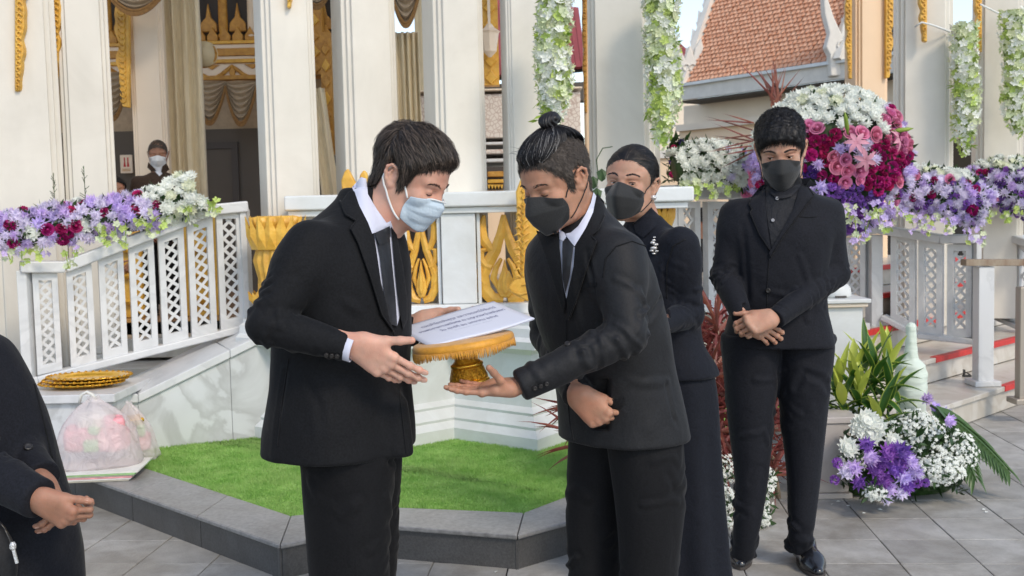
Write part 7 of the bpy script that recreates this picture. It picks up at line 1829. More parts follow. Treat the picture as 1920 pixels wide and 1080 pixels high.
rt=[pt(1455+random.uniform(-12,12),190+random.uniform(-8,10),6.6) for _ in range(20)]; blades(ball,rt,[(random.gauss(-.25,.55),random.gauss(.0,.2),1) for _ in rt],.28,.006,M_['cord'],'spiky_leaf',droop=.05)
rt=[pt(1412+random.uniform(-4,6),255+random.uniform(-25,30),6.4) for _ in range(10)]; blades(ball,rt,[(-1,random.gauss(0,.2),random.gauss(.15,.35)) for _ in rt],.26,.005,M_['cord'],'spiky_leaf',droop=.05)
# right rail garlands
def rg(label,pts,radp,n,pick,seed,lo,mi=.49):
    random.seed(seed); P=Pj(pts); return arrangement('rail_garland',label,'garland',P[0],tube_surf(P,radp),n,pick,rad,MB().tube(P,[r*.8 for r in radp],10),leaves=160,minf=mi,group='flower garlands laid on the stair rails'),P
def pickR(p):
    x,y=proj(p)
    if y<lerp(326,345,(x-1700)/120)-6 and 1700<x<1828: return ch(('mum_white',8),('mum_cream',2))
    if y>lerp(395,425,(x-1690)/160): return ch(('orch_wg',3),('orch_lav',3),('orch_lime',1),('carn_lav',2))
    return ch(('fuzz_lav',5),('fuzz_pale',6),('carn_mag',2.2),('carn_purple',1),('mum_pale',2),('rose_pink',.25))
g1,_=rg('garland of pale purple and magenta flowers with white tops, directly right of the flower ball',[(1668,368,7.3),(1720,362,7.25),(1780,372,7.2),(1850,402,7.1)],[.13,.17,.18,.12],300,pickR,31,0)
sprays(g1,[pt(x,lerp(392,428,(x-1680)/170)+random.uniform(-4,10),6.98) for x in (1682,1700,1718,1735,1752,1770,1790,1810,1830)],.14,2,['orch_wg','orch_lime','orch_lav','orch_lav'])
def pickR2(p):
    x,y=proj(p)
    if y<318: return ch(('mum_white',8),('mum_cream',2))
    return ch(('fuzz_lav',5),('fuzz_pale',6),('carn_mag',1.8),('carn_purple',1),('mum_pale',2))
g2,_=rg('farther purple and white rail garland cut by the right edge of the photo',[(1822,352,8.3),(1880,345,8.2),(1960,378,8.0)],[.14,.20,.2],220,pickR2,32,0)
sprays(g2,[pt(x,390+random.uniform(-4,8),7.95) for x in (1860,1880,1900,1915)],.14,2,['orch_wg','orch_lime'])
def pickM(p):
    x,y=proj(p)
    if x>1385: return ch(('fuzz_lav',3),('rose_pink',1),('mum_white',1))
    if y>345: return ch(('orch_lime',4),('orch_wg',2),('mum_white',2))
    return ch(('mum_white',12),('fuzz_pale',1.5 if x>1350 else 0))
g3,_=rg('mostly white garland on the rail between the woman and the young man',[(1268,318,6.75),(1320,308,6.8),(1370,322,6.9),(1425,345,7.0)],[.10,.14,.14,.12],240,pickM,33,0)
sprays(g3,[pt(x,342+random.uniform(-6,10),6.62) for x in (1275,1290,1310,1332,1350)],.13,2,['orch_lime','orch_wg'])
dk=thing('small_bouquet','small dark bouquet of violet and red flowers beyond the white garland','bouquet',pt(1268,310,7.6)); random.seed(3)
for _ in range(26): flower(ch(('carn_violet',5),('carn_mag',2),('orch_lav',1)),pt(random.uniform(1254,1292),random.uniform(265,330),7.6+random.uniform(-.1,.1)),V((random.gauss(0,.5),-1,.4)),.028,dk)
leafclump([(pt(random.uniform(1252,1290),random.uniform(262,345),7.65),V((0,-.4,.6))) for _ in range(110)],'leaves',leafm,dk,.07)
# climbing leaves beside the woman
vn=thing('trailing_vine','thin green vine with heart leaves beside the column left of the woman','vine',pt(1125,330,6.2)); b=MB(); b.tube(Pj([(1148,275,6.2),(1130,278,6.15),(1118,300,6.1),(1122,330,6.1),(1118,350,6.1)]),.003,5).build('vine_stem',leafm,vn)
for x,y in ((1119,352),(1128,316),(1112,330)):
    p=pt(x,y,6.05); MB().add([p,p+V((.03,0,-.02)),p+V((.02,-.01,-.06)),p+V((0,0,-.075)),p+V((-.02,-.01,-.06)),p+V((-.03,0,-.02))],[(0,1,2,3),(0,3,4,5)]).build('vine_leaf',leafm,vn)
# hanging orchid garlands
def hang(label,px,py0,py1,Y,rpx,seed,n=270,lean=0):
    random.seed(seed); t=thing('hanging_garland',label,'garland',pt(px,py1,Y),'orchid garlands hanging on the columns'); K=Y/2000; placed=[]; tries=0
    while len(placed)<n and tries<9000:
        tries+=1; f=random.random(); a=random.uniform(-.35,3.5); r_=rpx*K*(1 if f<.72 else max(.12,1-((f-.72)/.28)**1.6*.85)); c=pt(px+lean*f+3*math.sin(f*9+seed),lerp(py0,py1,f),Y)
        n_=V((math.cos(a),-math.sin(a),random.gauss(-.1,.3))).normalized(); p=c+V((n_.x,n_.y,0))*r_*random.uniform(.75,1.08)
        if any((p-q).length<.026*K/.003 for q in placed): continue
        placed.append(p); flower(ch(('orch_wg',5),('orch_white',5),('orch_lime',2.2)),p,n_+V((0,0,random.gauss(-.2,.4))),random.uniform(.030,.044),t)
    b=MB(); b.tube([pt(px+lean*f,lerp(py0,py1,f),Y) for f in (0,.3,.7,.85,.98)],[rpx*K*.78,rpx*K*.8,rpx*K*.78,rpx*K*.5,.01],10); b.build('moss_core',mat('moss_%d'%seed,(.30,.38,.14),.9,var=.3,scale=30),t,smooth=True)
    leafclump([(pt(px+lean*f+random.uniform(-1,1)*rpx*.9,lerp(py0,py1,f),Y-rpx*K*.5),V((random.gauss(0,1),-.6,-.5))) for f in [random.random()*.95 for _ in range(70)]],'leaves',leafl,t,.05)
    return t
hang('left one of the two orchid garlands nearest the topknot, its tip just above his hair',1040,-40,242,5.85,31,1,300,lean=-4)
hang('orchid garland hanging on the broad column above the woman',1240,-40,276,6.2,30,2,300,lean=3)
hang('orchid garland on the right-hand column, hanging from a white string',1808,46,292,7.8,23,3,240,lean=2)
hang('orchid garland at the far right beside the frame edge',1900,20,256,8.1,23,4,240,lean=6)
# ================================================================== red cordyline bush beside the planter
random.seed(8)
cb=thing('cordyline_bush','spiky dark red cordyline bush growing between the men and behind the young man\'s leg','bush',(pz(1400,900,0).x,4.9,0))
heads=[(1330,700,5.0),(1345,620,5.05),(1390,760,5.0),(1440,800,4.95),(1455,740,5.0),(1350,820,4.9),(1420,700,5.05),(1325,780,5.0),(1450,880,4.9),(1100,830,4.75),(1095,760,4.9),(1090,700,5.0),(1380,660,5.1)]
ctot=0
for (x,y,Y) in heads:
    c=pt(x,y,Y); g0=V((c.x+random.uniform(-.05,.05),Y,0)); MB().tube([g0,(g0+c)/2+V((random.uniform(-.03,.03),0,0)),c],[.014,.011,.009],6).build('stem',M_['wood'],cb,smooth=True)
    for k in range(21):
        a=random.uniform(0,6.283); e=random.uniform(-.3,1.3); d=V((math.cos(a)*math.cos(e),math.sin(a)*math.cos(e)*.8,math.sin(e))); blades(cb,[c+V((0,0,random.uniform(-.03,.03)))],[d],.30,.0085,random.choice([M_['cord'],M_['cord'],M_['cordp']]),'sword_leaf',droop=.55); ctot+=1
random.seed(9); b=MB()
for _ in range(520):
    x,y,Y=random.choice([(1335,620,5.1),(1330,680,5.1),(1345,740,5.05),(1330,790,5.05),(1345,850,5.0),(1420,760,5.0),(1440,840,4.95),(1430,700,5.1),(1400,880,5.0),(1098,760,4.9)]); c=pt(x+random.gauss(0,10),y+random.gauss(0,20),Y+random.gauss(0,.05))
    d=V((random.gauss(0,1),random.gauss(0,.8),random.gauss(.5,.8))).normalized(); s=d.cross(V((0,1,.2))).normalized()*.007; L=random.uniform(.14,.3); m_=c+d*L*.5; e=c+d*L+V((0,0,-.05)); b.add([c-s*.4,c+s*.4,m_+s,m_-s,e],[(0,1,2,3),(3,2,4)])
o=b.build('inner_leaves',M_['cord'],cb); o['kind']='stuff'
# white statice around the young man's feet
def froth(label,blobs,seed,name='white_filler_flowers',cat='flowers',fm_='white',size=.009,par=None,n=900,lm=True):
    random.seed(seed); b=MB(); gb=MB(); ctr=blobs[0][0]
    t=par or thing(name,label,cat,(ctr.x,ctr.y,0))
    for k in range(n):
        c,r=random.choice(blobs); q=V((random.gauss(0,1),random.gauss(0,1),random.gauss(0,1))).normalized(); p=c+V((q.x*r[0],q.y*r[1],q.z*r[2]))*random.uniform(.55,1.05)
        if p.z<.01: continue
        s=size*random.uniform(.6,1.4); nn=(q+V((0,-.6,.4))).normalized(); u=nn.cross(V((.3,.1,1))).normalized(); w_=nn.cross(u)
        vs=[p+nn*s*.3]+[p+(u*math.cos(a)+w_*math.sin(a))*s*(1 if i%2 else .55)+nn*s*.15*(i%2) for i,a in enumerate(np.linspace(0,6.283,11)[:-1])]
        b.add(vs,[(0,i+1,(i+1)%10+1) for i in range(10)])
        if k%2==0: gb.add([p-nn*.02-u*.0012,p-nn*.02+u*.0012,p],[(0,1,2)]); 
        if k%3==0:
            d=V((random.gauss(0,1),random.gauss(0,1),random.gauss(0,1))).normalized(); e=d.cross(nn).normalized(); pp=c+V((q.x*r[0],q.y*r[1],q.z*r[2]))*random.uniform(.3,.9)
            gb.add([pp,pp+d*.03+e*.007,pp+d*.055,pp+d*.03-e*.007],[(0,1,2),(0,2,3)])
    o=b.build('tiny_blossoms',FM[fm_],t); o['kind']='stuff'; o=gb.build('stems_and_leaves',leafm,t); o['kind']='stuff'; return t
froth('loose white statice flowers on the ground around the young man\'s legs',[(pt(1345,880,4.75),(.09,.08,.08)),(pt(1352,940,4.6),(.07,.07,.09)),(pt(1420,930,4.6),(.07,.07,.09)),(pt(1435,900,4.7),(.05,.05,.06)),(pt(1352,985,4.5),(.05,.05,.05)),(pt(1425,970,4.5),(.045,.05,.05))],4,size=.011,n=1300)
# ================================================================== floor arrangement round the white planter
M_['planter']=mat('white_stone_planter',(.55,.50,.46),.5,var=.12,scale=5,bump=.1)
pp=thing('square_planter','weathered white square planter half hidden by flowers beside the young man','planter',(pt(1565,900,4.85).x,4.95,0))
c=V((pt(1566,850,4.85).x,5.0,0)); 
def sq(w,z): return [(c.x-w,c.y-w*.9,z),(c.x+w,c.y-w*.9,z),(c.x+w,c.y+w*.9,z),(c.x-w,c.y+w*.9,z)]
MB().hexa(sq(.10,.0),sq(.10,.025)).build('foot',M_['planter'],pp,bevel=.004); MB().hexa(sq(.085,.026),sq(.115,.36)).build('tapered_body',M_['planter'],pp,bevel=.005); MB().hexa(sq(.125,.361),sq(.125,.39)).build('rim',M_['planter'],pp,bevel=.004)
random.seed(12)
va=thing('variegated_plant','leafy dracaena with yellow-edged green leaves in front of the podium','plant',(pt(1640,850,5.1).x,5.15,0))
M_['varieg']=None
mt,n_,b_s=mk('variegated_leaf'); N=n_.nodes;L_=n_.links; at=N.new('ShaderNodeAttribute'); at.attribute_name='edge'; cr=N.new('ShaderNodeValToRGB'); e=cr.color_ramp.elements; e[0].color=(.045,.13,.02,1); e[1].color=(.55,.62,.10,1); e[0].position=.45; e[1].position=.62; L_.new(at.outputs['Fac'],cr.inputs[0]); L_.new(cr.outputs[0],b_s.inputs['Base Color']); b_s.inputs['Roughness'].default_value=.4
tl=N.new('ShaderNodeBsdfTranslucent'); ms=N.new('ShaderNodeMixShader'); ms.inputs[0].default_value=.25; L_.new(cr.outputs[0],tl.inputs[0]); L_.new(b_s.outputs[0],ms.inputs[1]); L_.new(tl.outputs[0],ms.inputs[2]); L_.new(ms.outputs[0],N['Material Output'].inputs[0]); M_['varieg']=mt
def broad(parent,p,d,L,w,name='broad_leaf',mt_=None,droop=.8,young=0,fold=.35):
    d=V(d).normalized(); s=d.cross(V((0,0,1))); s=s.normalized() if s.length>.1 else V((1,0,0)); vs=[];ed=[]; c=V(p); dd=d.copy(); seg=8
    for k in range(seg+1):
        t=k/seg; ww=w*math.sin(math.pi*t**.75)**.8 if 0<t<1 else .001; n=s.cross(dd)
        for u in (-1,-.6,0,.6,1): vs.append(c+s*ww*u+n*abs(u)*ww*fold); ed.append(max(abs(u)*.62,young*(.75)) if young<1 else .9)
        dd=(dd+V((0,0,-droop/seg))).normalized(); c=c+dd*L/seg
    b=MB(); b.add(vs,[(j*5+i,j*5+i+1,(j+1)*5+i+1,(j+1)*5+i) for j in range(seg) for i in range(4)]); o=b.build(name,mt_ or M_['varieg'],parent,smooth=True)
    if mt_ is None:
        a=o.data.attributes.new('edge','FLOAT','POINT'); a.data.foreach_set('value',ed)
    return o
for (x,y,Y,n) in ((1612,770,5.1,9),(1640,735,5.15,10),(1668,765,5.1,9),(1600,735,5.2,8),(1665,720,5.3,9),(1625,700,5.3,8),(1580,770,5.1,7),(1650,800,4.95,7),(1572,745,5.2,6)):
    y+=22; c=pt(x,y,Y); MB().tube([V((c.x,Y,.05)),c],[.008,.006],6).build('stem',leafm,va)
    n=int(n*1.5)
    for k in range(n):
        a=k*2.4+random.uniform(-.3,.3); e=lerp(.1,1.45,k/n); d=V((math.cos(a)*math.cos(e),math.sin(a)*math.cos(e),math.sin(e))); broad(va,c+V((0,0,.012*k)),d,random.uniform(.17,.25),random.uniform(.020,.030),droop=lerp(1.2,.3,k/n),young=1 if k>=n-3 and random.random()<.7 else 0)
# cut flowers in front
fa=thing('ground_bouquet','bouquet of purple asters, white chrysanthemums and gypsophila on the pavers','bouquet',(pt(1650,880,4.8).x,4.85,0)); random.seed(14)
fbl=[(pt(1745,840,4.85),(.15,.12,.13)),(pt(1790,850,4.85),(.10,.10,.11)),(pt(1700,830,4.9),(.12,.1,.12)),(pt(1760,880,4.75),(.12,.10,.07)),(pt(1640,820,4.9),(.12,.08,.10)),(pt(1600,860,4.8),(.06,.06,.09)),(pt(1640,925,4.55),(.05,.05,.03)),(pt(1720,800,4.95),(.1,.1,.08))]
froth('',fbl[:4]+[fbl[7]],15,par=fa,n=3000,size=.0105); froth('',fbl[4:7],16,par=fa,n=500,size=.009)
for x,y,k,r in [(1628,858,'fuzz_lav',.055),(1600,878,'fuzz_lav',.05),(1585,885,'fuzz_pale',.05),(1640,880,'fuzz_purple',.058),(1665,850,'fuzz_purple',.055),(1688,848,'fuzz_purple',.06),(1655,900,'fuzz_purple',.055),(1675,880,'fuzz_purple',.055),(1610,905,'fuzz_purple',.045),(1695,895,'fuzz_lav',.05),(1715,885,'fuzz_lav',.045),(1640,915,'carn_purple',.04),(1668,918,'fuzz_lav',.045),(1700,912,'fuzz_purple',.045),(1570,868,'carn_purple',.03),(1565,900,'carn_purple',.028),(1720,905,'carn_purple',.03),(1735,905,'carn_purple',.025),(1625,835,'fuzz_purple',.045),(1685,870,'fuzz_purple',.05),(1655,865,'fuzz_purple',.05),(1705,865,'fuzz_lav',.045),(1690,925,'fuzz_pale',.04),(1662,935,'fuzz_pale',.035),(1622,790,'mum_white',.07),(1610,800,'mum_white',.06),(1632,815,'mum_white',.065),(1588,840,'mum_white',.055),(1645,800,'mum_white',.05),(1673,828,'mum_white',.05),(1738,748,'fuzz_lav',.04),(1752,765,'fuzz_lav',.04),(1770,775,'fuzz_pale',.045),(1778,788,'fuzz_lav',.04)]:
    flower(k,pt(x,y,4.62 if y>830 else 4.75 if y>780 else 5.3),V((random.gauss(0,.25),-1,random.gauss(.35,.2))),r,fa)
leafclump([(pt(random.uniform(1580,1800),random.uniform(815,925),random.uniform(4.78,4.95)),V((0,-.5,.5))) for _ in range(420)],'leaves',leafm,fa,.06)
b=MB(); b.lathe([(.0001,0),(.28,.01),(.30,.10),(.22,.24),(.0001,.32)],20,(pt(1680,870,4.95).x,5.02,.0),sy=.45); b.build('leafy_base',leafm,fa,smooth=True)
# palm fronds at the right
pf=thing('palm_frond','green palm frond lying on the pavers pointing to the right edge','palm frond',(pt(1850,880,4.85).x,4.9,0)); random.seed(16)
M_['palm']=mat('palm_leaf',(.05,.11,.03),.4,col2=(.10,.18,.05),scale=10,trans=.15)
def frond(a,b_,bow,nl,ll,ww,pfx):
    a=V(a);b_=V(b_); P=[a.lerp(b_,t)+V((0,0,bow*math.sin(math.pi*t))) for t in np.linspace(0,1,12)]; MB().tube(P,[.007]*11+[.002],6).build('midrib',M_['palm'],pfx,smooth=True)
    for k in range(nl):
        t=.08+.9*k/nl; i=min(10,int(t*11)); c=P[i].lerp(P[i+1],t*11-i); d=(P[i+1]-P[i]).normalized()
        for sg in (1,-1):
            s=d.cross(V((0,0,1))).normalized()*sg; dd=(d*.9+s*.75*(1-.4*t)+V((0,0,-.05))).normalized(); broad(pfx,c,dd,ll*(1-.5*t)*random.uniform(.9,1.1),ww,name='leaflet',mt_=M_['palm'],droop=.5,fold=.5)
frond(pt(1745,760,5.25),pt(1895,888,4.80),.03,20,.20,.011,pf)
frond(pt(1770,800,5.0),pt(1832,905,4.72),.05,13,.17,.010,pf)
for x0,y0,x1,y1 in ((1745,770,1850,850),(1755,760,1870,865),(1740,790,1835,870)):
    a=pt(x0,y0,5.2); b_=pt(x1,y1,4.95); broad(pf,a,(b_-a),(b_-a).length*1.05,.065,name='palm_leaf',mt_=M_['palm'],droop=.15,fold=.25)
# a few fallen petals
fp=bpy.data.objects.new('fallen_petals',None); 
b=MB()
for x,y in ((1560,945),(1590,948),(1835,938),(1850,960),(1845,955),(500,1050),(1572,940),(1478,1010),(1650,955),(1620,962),(930,1072)):
    p=pz(x,y,.004); a=random.uniform(0,6.28); d=V((math.cos(a),math.sin(a),0))*.012; s=V((-d.y,d.x,0))*.6; b.add([p-d,p+s+V((0,0,.003)),p+d,p-s],[(0,1,2,3)])
o=b.build('fallen_petals',FM['white']); tag(o,'scattered white petals on the grey pavers','petals',kind='stuff')
# ================================================================== gold stand with fringed cloth
st=thing('offering_stand','gold footed stand with fringed yellow cloth top held under the white envelope','stand',pt(880,722,2.70))
c0=pt(881,721,2.70); c1=pt(868,637,2.70); axv=(c1-c0).normalized(); q=axv.to_track_quat('Z','Y').to_matrix().to_4x4(); Hh=(c1-c0).length
Mst=Matrix.Translation(c0)@q
M_['gilt']=mat('shiny_gilt',(.72,.38,.03),.28,col2=(.45,.2,.015),scale=90,metal=.75,bump=.8,bscale=170); M_['giltsm']=mat('smooth_gilt',(.78,.45,.05),.22,metal=.8,var=.1,scale=20)
M_['gcloth']=mat('yellow_gold_cloth',(.66,.30,.02),.45,var=.15,scale=40,bump=.2,bscale=300,sheen=.3)
def sb(prof,n,name,mt,wob=None,smooth=True):
    b=MB(); b.lathe(prof,n,wob=wob); o=b.build(name,mt,st,smooth=smooth); o.matrix_basis=Mst; return o
sb([(.046,.0),(.0525,.003),(.053,.010),(.050,.014)],40,'foot_ring',M_['giltsm'])
sb([(.049,.014),(.0495,.02),(.045,.034),(.042,.044),(.040,.047)],48,'embossed_foot',M_['gilt'],wob=lambda a,z:1+.012*math.sin(a*24)*math.sin(z*420))
sb([(.040,.047),(.0425,.050),(.042,.055),(.036,.058)],40,'moulding_ring',M_['giltsm']); sb([(.036,.058),(.030,.064),(.029,.070),(.034,.076)],36,'waist',M_['gilt'],wob=lambda a,z:1+.015*math.sin(a*18))
sb([(.034,.076),(.040,.080),(.036,.084),(.06,.092),(.085,Hh-.006)],40,'upper_cup',M_['giltsm'])
wob=lambda a,z:1+.012*math.sin(a*3+.6)+.008*math.sin(a*5)
sb([(.0,Hh+.004),(.120,Hh+.004),(.128,Hh+.001),(.131,Hh-.006),(.131,Hh-.014),(.127,Hh-.016),(.10,Hh-.010)],72,'cloth_top',M_['gcloth'],wob=wob)
fr_=MB(); rr=np.random.RandomState(2)
for k in range(300):
    a=k/300*6.283; r_=.1305*wob(a,0); l=.020+.005*math.sin(a*4)+rr.uniform(-.002,.002); x,y=r_*math.cos(a),r_*math.sin(a); dx,dy=rr.normal(0,.0012,2)
    fr_.tube([(x,y,Hh-.013),(x*1.003+dx*.5,y*1.003+dy*.5,Hh-.013-l*.5),(x*1.0+dx,y*1.0+dy,Hh-.013-l)],[.0013,.0014,.0009],4)
o=fr_.build('fringe',M_['gcloth'],st,smooth=True); o.matrix_basis=Mst
# envelope
env=thing('envelope','white envelope with lines of Thai writing lying on the gold stand','envelope',pt(868,612,2.78))
A,B,C,D=pt(743,617,2.88),pt(926,566,2.90),pt(1003,600,2.70),pt(808,655,2.65)
up_e=(B-A).cross(D-A); up_e=up_e if up_e.z>0 else -up_e; up_e.normalize()
def ept(u,v): return (A.lerp(B,u)).lerp(D.lerp(C,u),v)+up_e*(.004*math.sin(u*5.5+v)*(v-.3)+.003*math.sin(u*3)+.0035*(u-.5)**2*4*v)
for nm,off,inset in (('sheet',.0,0),('sheet',-.0028,.006)):
    b=MB(); n=16; vs=[ept(lerp(inset,1-inset*.5,i/n),lerp(inset,1-inset,j/n))+up_e*off for j in range(n+1) for i in range(n+1)]
    b.add(vs,[(j*(n+1)+i,j*(n+1)+i+1,(j+1)*(n+1)+i+1,(j+1)*(n+1)+i) for j in range(n) for i in range(n)])
    M_['paper']=M_.get('paper') or mat('white_paper',(.72,.75,.86),.6,bump=.08,bscale=25,spec=.3)
    o=b.build(nm,M_['paper'],env,smooth=True); s_=o.modifiers.new('s','SOLIDIFY'); s_.thickness=.0018; s_.offset=0
M_['ink']=mat('blue_black_ink',(.10,.11,.26),.6)
def thai(text,u0,u1,v,size,par):
    cu=bpy.data.curves.new('t','FONT'); cu.body=text; cu.size=1; cu.align_x='LEFT'; ob=bpy.data.objects.new('t',cu); COL.objects.link(ob)
    dg=bpy.context.evaluated_depsgraph_get(); me=bpy.data.meshes.new_from_object(ob.evaluated_get(dg)); bpy.data.objects.remove(ob)
    xs=[v_.co.x for v_ in me.vertices]
    if not xs: return
    w_=max(xs)-min(xs); x0_=min(xs)
    for v_ in me.vertices:
        u=u0+(u1-u0)*(v_.co.x-x0_)/w_; vv=v-v_.co.y*size
        v_.co=ept(u,vv)+up_e*.0014
    me.materials.clear(); me.materials.append(M_['ink']); me.name='writing'; o=bpy.data.objects.new('writing',me); link(o); setpar(o,par)
thai('ทอดผ้าไตรบังสุกุล และวางดอกไม้จันทน์',.18,.92,.27,.105,env)
thai('งานพระราชทานเพลิงศพ ณ เมรุหลวงหน้าพลับพลา',.10,.95,.43,.105,env)
thai('วัน ศุกร์ที่ ๒๑ มกราคม ๒๕๖๕',.26,.82,.58,.10,env)
thai('.......... ..... ......',.36,.72,.66,.05,env)
# ================================================================== golden trays on the marble block
for k in range(3):
    c=pt(154+k*2-2,724,5.62); z=.501+.016*k
    t=thing('golden_tray',['lowest golden tray of the stack on the marble block, its rim showing darkest','middle golden tray of the stack on the marble block','topmost golden tray of the stack with its shiny hollow visible'][k],'tray',(c.x+.012*(k-1),5.66+.01*k,z),'stack of scalloped golden trays')
    p=t.location; wv=lambda a,z:1+.028*abs(math.sin(a*9+k))
    MB().lathe([(.0,.002),(.130,.002),(.145,.006),(.158,.016),(.205,.020),(.212,.026),(.205,.026),(.160,.021),(.146,.011),(.130,.006),(.0,.005)],72,p,sx=1.05,sy=.72,wob=wv).build('tray_dish',M_['giltsm'],t,smooth=True)
    b=MB()
    for q in range(36):
        a=q/36*6.283; r_=.208; x,y=p.x+r_*1.05*math.cos(a),p.y+r_*.72*math.sin(a); b.lathe([(.0001,-.005),(.009,-.002),(.011,.003),(.006,.008),(.0001,.010)],8,(x,y,p.z+.022))
    b.build('beaded_rim',M_['gilt'],t,smooth=True)
# ================================================================== plastic bags
mt,n_,b_s=mk('thin_plastic'); b_s.inputs['Base Color'].default_value=(.82,.74,.74,1); b_s.inputs['Roughness'].default_value=.28; b_s.inputs['Alpha'].default_value=.50; b_s.inputs['Specular IOR Level'].default_value=.8
tc=n_.nodes.new('ShaderNodeTexCoord'); wt=n_.nodes.new('ShaderNodeTexNoise'); wt.inputs['Scale'].default_value=14; wt.inputs['Detail'].default_value=5; wt.inputs['Distortion'].default_value=2; bp=n_.nodes.new('ShaderNodeBump'); bp.inputs['Strength'].default_value=.7; bp.inputs['Distance'].default_value=.02
n_.links.new(tc.outputs['Object'],wt.inputs[0]); n_.links.new(wt.outputs[0],bp.inputs['Height']); n_.links.new(bp.outputs[0],b_s.inputs['Normal']); M_['plastic']=mt
def bag(label,cx,yb,Y,wpx,hpx,contents,seed,depth=.13,tie=.5,zb=KZ+.003):
    base_=pt(cx,yb,Y); w=wpx*Y/2000/2; h=hpx*Y/2000; t=thing('plastic_bag',label,'plastic bag',(base_.x,Y,zb),'plastic bags beside the marble wall')
    r=np.random.RandomState(seed); nu,nv=48,26; vs=[]
    for j in range(nv+1):
        v=j/nv
        for i in range(nu):
            a=i/nu*6.283; sh=(1-.18*v-.82*v**3.2) if v<.93 else .10+.6*(v-.93)
            cr=1+.05*math.sin(a*3+seed)+.05*math.sin(a*7+v*5+seed*2)*(.3+v)+.035*math.sin(a*13+v*9)*v+.03*math.sin(v*14+a*2)*(1-v)
            x=math.cos(a); y=math.sin(a); sq=(abs(x)**3+abs(y)**3)**(-1/3)
            vs.append((base_.x+x*sq*w*sh*cr+(tie-.5)*w*v*.8, Y+y*sq*depth*sh*cr, zb+h*v+.006*math.sin(a*5+v*9)))
    fs=[(j*nu+i,j*nu+(i+1)%nu,(j+1)*nu+(i+1)%nu,(j+1)*nu+i) for j in range(nv) for i in range(nu)]+[tuple(range(nu))[::-1]]
    b=MB(); b.add(vs,fs); b.build('bag_skin',M_['plastic'],t,smooth=True)
    for k,(dx,dy,dz,sx,sy,sz,mm,rot) in enumerate(contents):
        b=MB(); b.box(-sx,sx,-sy,sy,-sz,sz); o=b.build(mm[1],mm[0],t,bevel=min(sx,sy,sz)*.5); o.matrix_basis=Matrix.Translation((base_.x+dx,Y+dy,zb+dz))@Matrix.Rotation(rot,4,'Z')@Matrix.Rotation(rot*.3,4,'X')
    return t,base_
pk=mat('pink_bundle',(.80,.35,.38),.6,var=.25,scale=25); gnp=mat('green_packet',(.35,.60,.25),.5,var=.2,scale=30); wh=mat('white_packet',(.75,.74,.68),.5,var=.1); orp=mat('orange_bundle',(.80,.40,.22),.6,var=.3,scale=25); card=mat('folded_card',(.45,.42,.34),.7,var=.2,scale=10); bl=mat('blue_packet',(.25,.45,.65),.5)
bag('white plastic bag tied with handles, full of pink bundles, on flat cards',182,868,5.20,158,128,[(-.07,0,.13,.08,.07,.06,(pk,'pink_bundle'),.3),(.07,.01,.12,.08,.07,.06,(pk,'pink_bundle'),-.2),(.0,-.06,.10,.035,.02,.03,(gnp,'green_packet'),.1),(.01,-.04,.17,.03,.02,.02,(gnp,'green_packet'),-.3),(-.02,.03,.20,.08,.05,.05,(wh,'white_packet'),.5),(.10,-.02,.19,.05,.05,.05,(pk,'pink_bundle'),.5)],1,.15)
cardt=thing('folded_cards','stack of thin printed cards lying flat beneath the tied white plastic bag','cards',(pt(190,872,5.18).x,5.15,KZ+.002))
for k in range(6):
    c=cardt.location; b=MB(); b.box(-.20,.20,-.15,.15,0,.006); o=b.build('card',[card,wh,pk,card,gnp,wh][k],cardt); o.matrix_basis=Matrix.Translation((c.x+.008*k-.02,c.y,c.z+.0075*k))@Matrix.Rotation(.08+.03*math.sin(k*3),4,'Z')
for o in bpy.data.objects['plastic_bag'].children: o.location.z+=.045
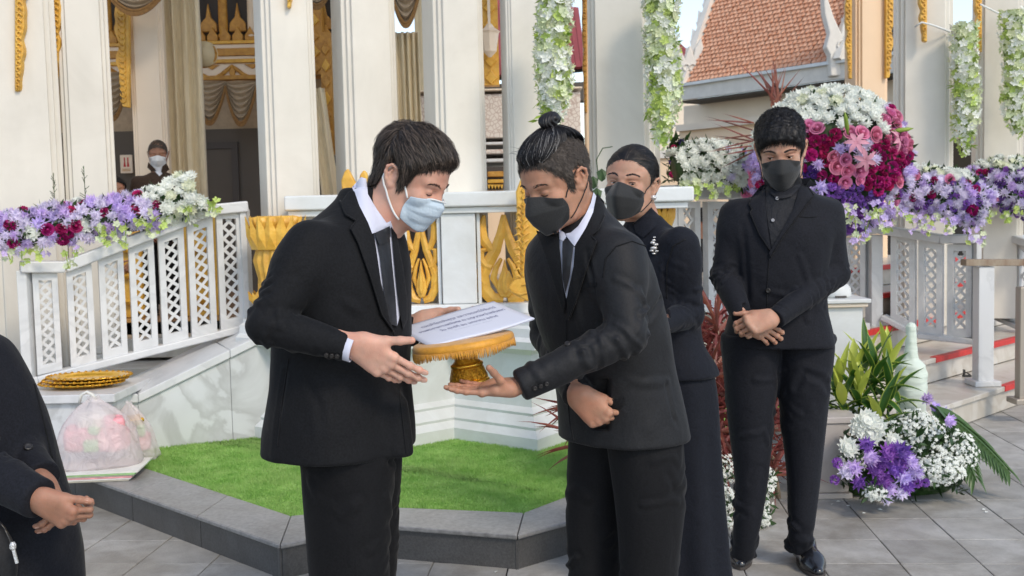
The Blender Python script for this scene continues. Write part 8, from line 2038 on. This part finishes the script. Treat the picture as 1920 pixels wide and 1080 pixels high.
bag('clear plastic bag with orange and golden wrapped things against the marble wall',255,836,5.50,84,108,[(-.03,0,.12,.045,.04,.05,(orp,'orange_bundle'),.3),(.03,0,.09,.04,.04,.05,(pk,'pink_bundle'),-.4),(.0,.0,.20,.04,.04,.02,(M_['giltsm'],'gold_wrapper'),.6),(.04,-.03,.15,.02,.02,.03,(gnp,'green_packet'),0)],5,.08,tie=.2)
# handles of the tied bag
b=MB(); c=pt(160,748,5.2); b.tube([c+V((-.03,0,-.02)),c+V((-.02,0,.02)),c+V((.01,0,.035)),c+V((.035,0,.02)),c+V((.05,0,-.005))],[.007,.009,.007,.009,.007],8).build('bag_handle',wh,bpy.data.objects['plastic_bag'],smooth=True)
# ================================================================== tapered bottle wrapped in crepe
bt=thing('wrapped_vase','pale mint bottle-shaped vase wrapped in crinkled paper behind the flowers','vase',pt(1707,800,5.7)); bt.location.z=0
c=V((pt(1708,700,5.45).x,5.45,0)); K=5.45/2000
zof=lambda py: pt(1708,py,5.45).z
M_['mint']=mat('mint_crepe',(.72,.80,.70),.65,bump=.5,bscale=22,stretch=(.6,.6,3),trans=.15)
b=MB(); prof=[(.085,0),(.09,.08),(26*K,zof(790)),(29*K,zof(740)),(29*K,zof(700)),(26*K,zof(685)),(14*K,zof(672)),(11.5*K,zof(655)),(9.5*K,zof(620)),(9.5*K,zof(612)),(6*K,zof(606)),(.0001,zof(604))]
P=[]; 
for i in range(len(prof)-1):
    for t in np.linspace(0,1,7)[:-1]: P.append((lerp(prof[i][0],prof[i+1][0],t),lerp(prof[i][1],prof[i+1][1],t)))
b.lathe(P+[prof[-1]],40,c,wob=lambda a,z:1+.03*math.sin(z*95+math.sin(a*3)*1.5)+.02*math.sin(a*6+z*20)); b.build('bottle_body',M_['mint'],bt,smooth=True)
# white string tied round the right-hand columns
for lab,pts_ in (('white string tied round the column beside the left of the two right garlands',[(1716,50,7.8),(1728,42,7.75),(1745,46,7.85),(1770,55,7.9),(1786,62,7.95)]),('white string tied round the rightmost column',[(1838,8,8.2),(1850,14,8.2),(1870,24,8.25),(1884,30,8.3)])):
    o=MB().tube(Pj(pts_),.007,6).build('tie_string',M_['elw'],None,smooth=True); tag(o,lab,'string')
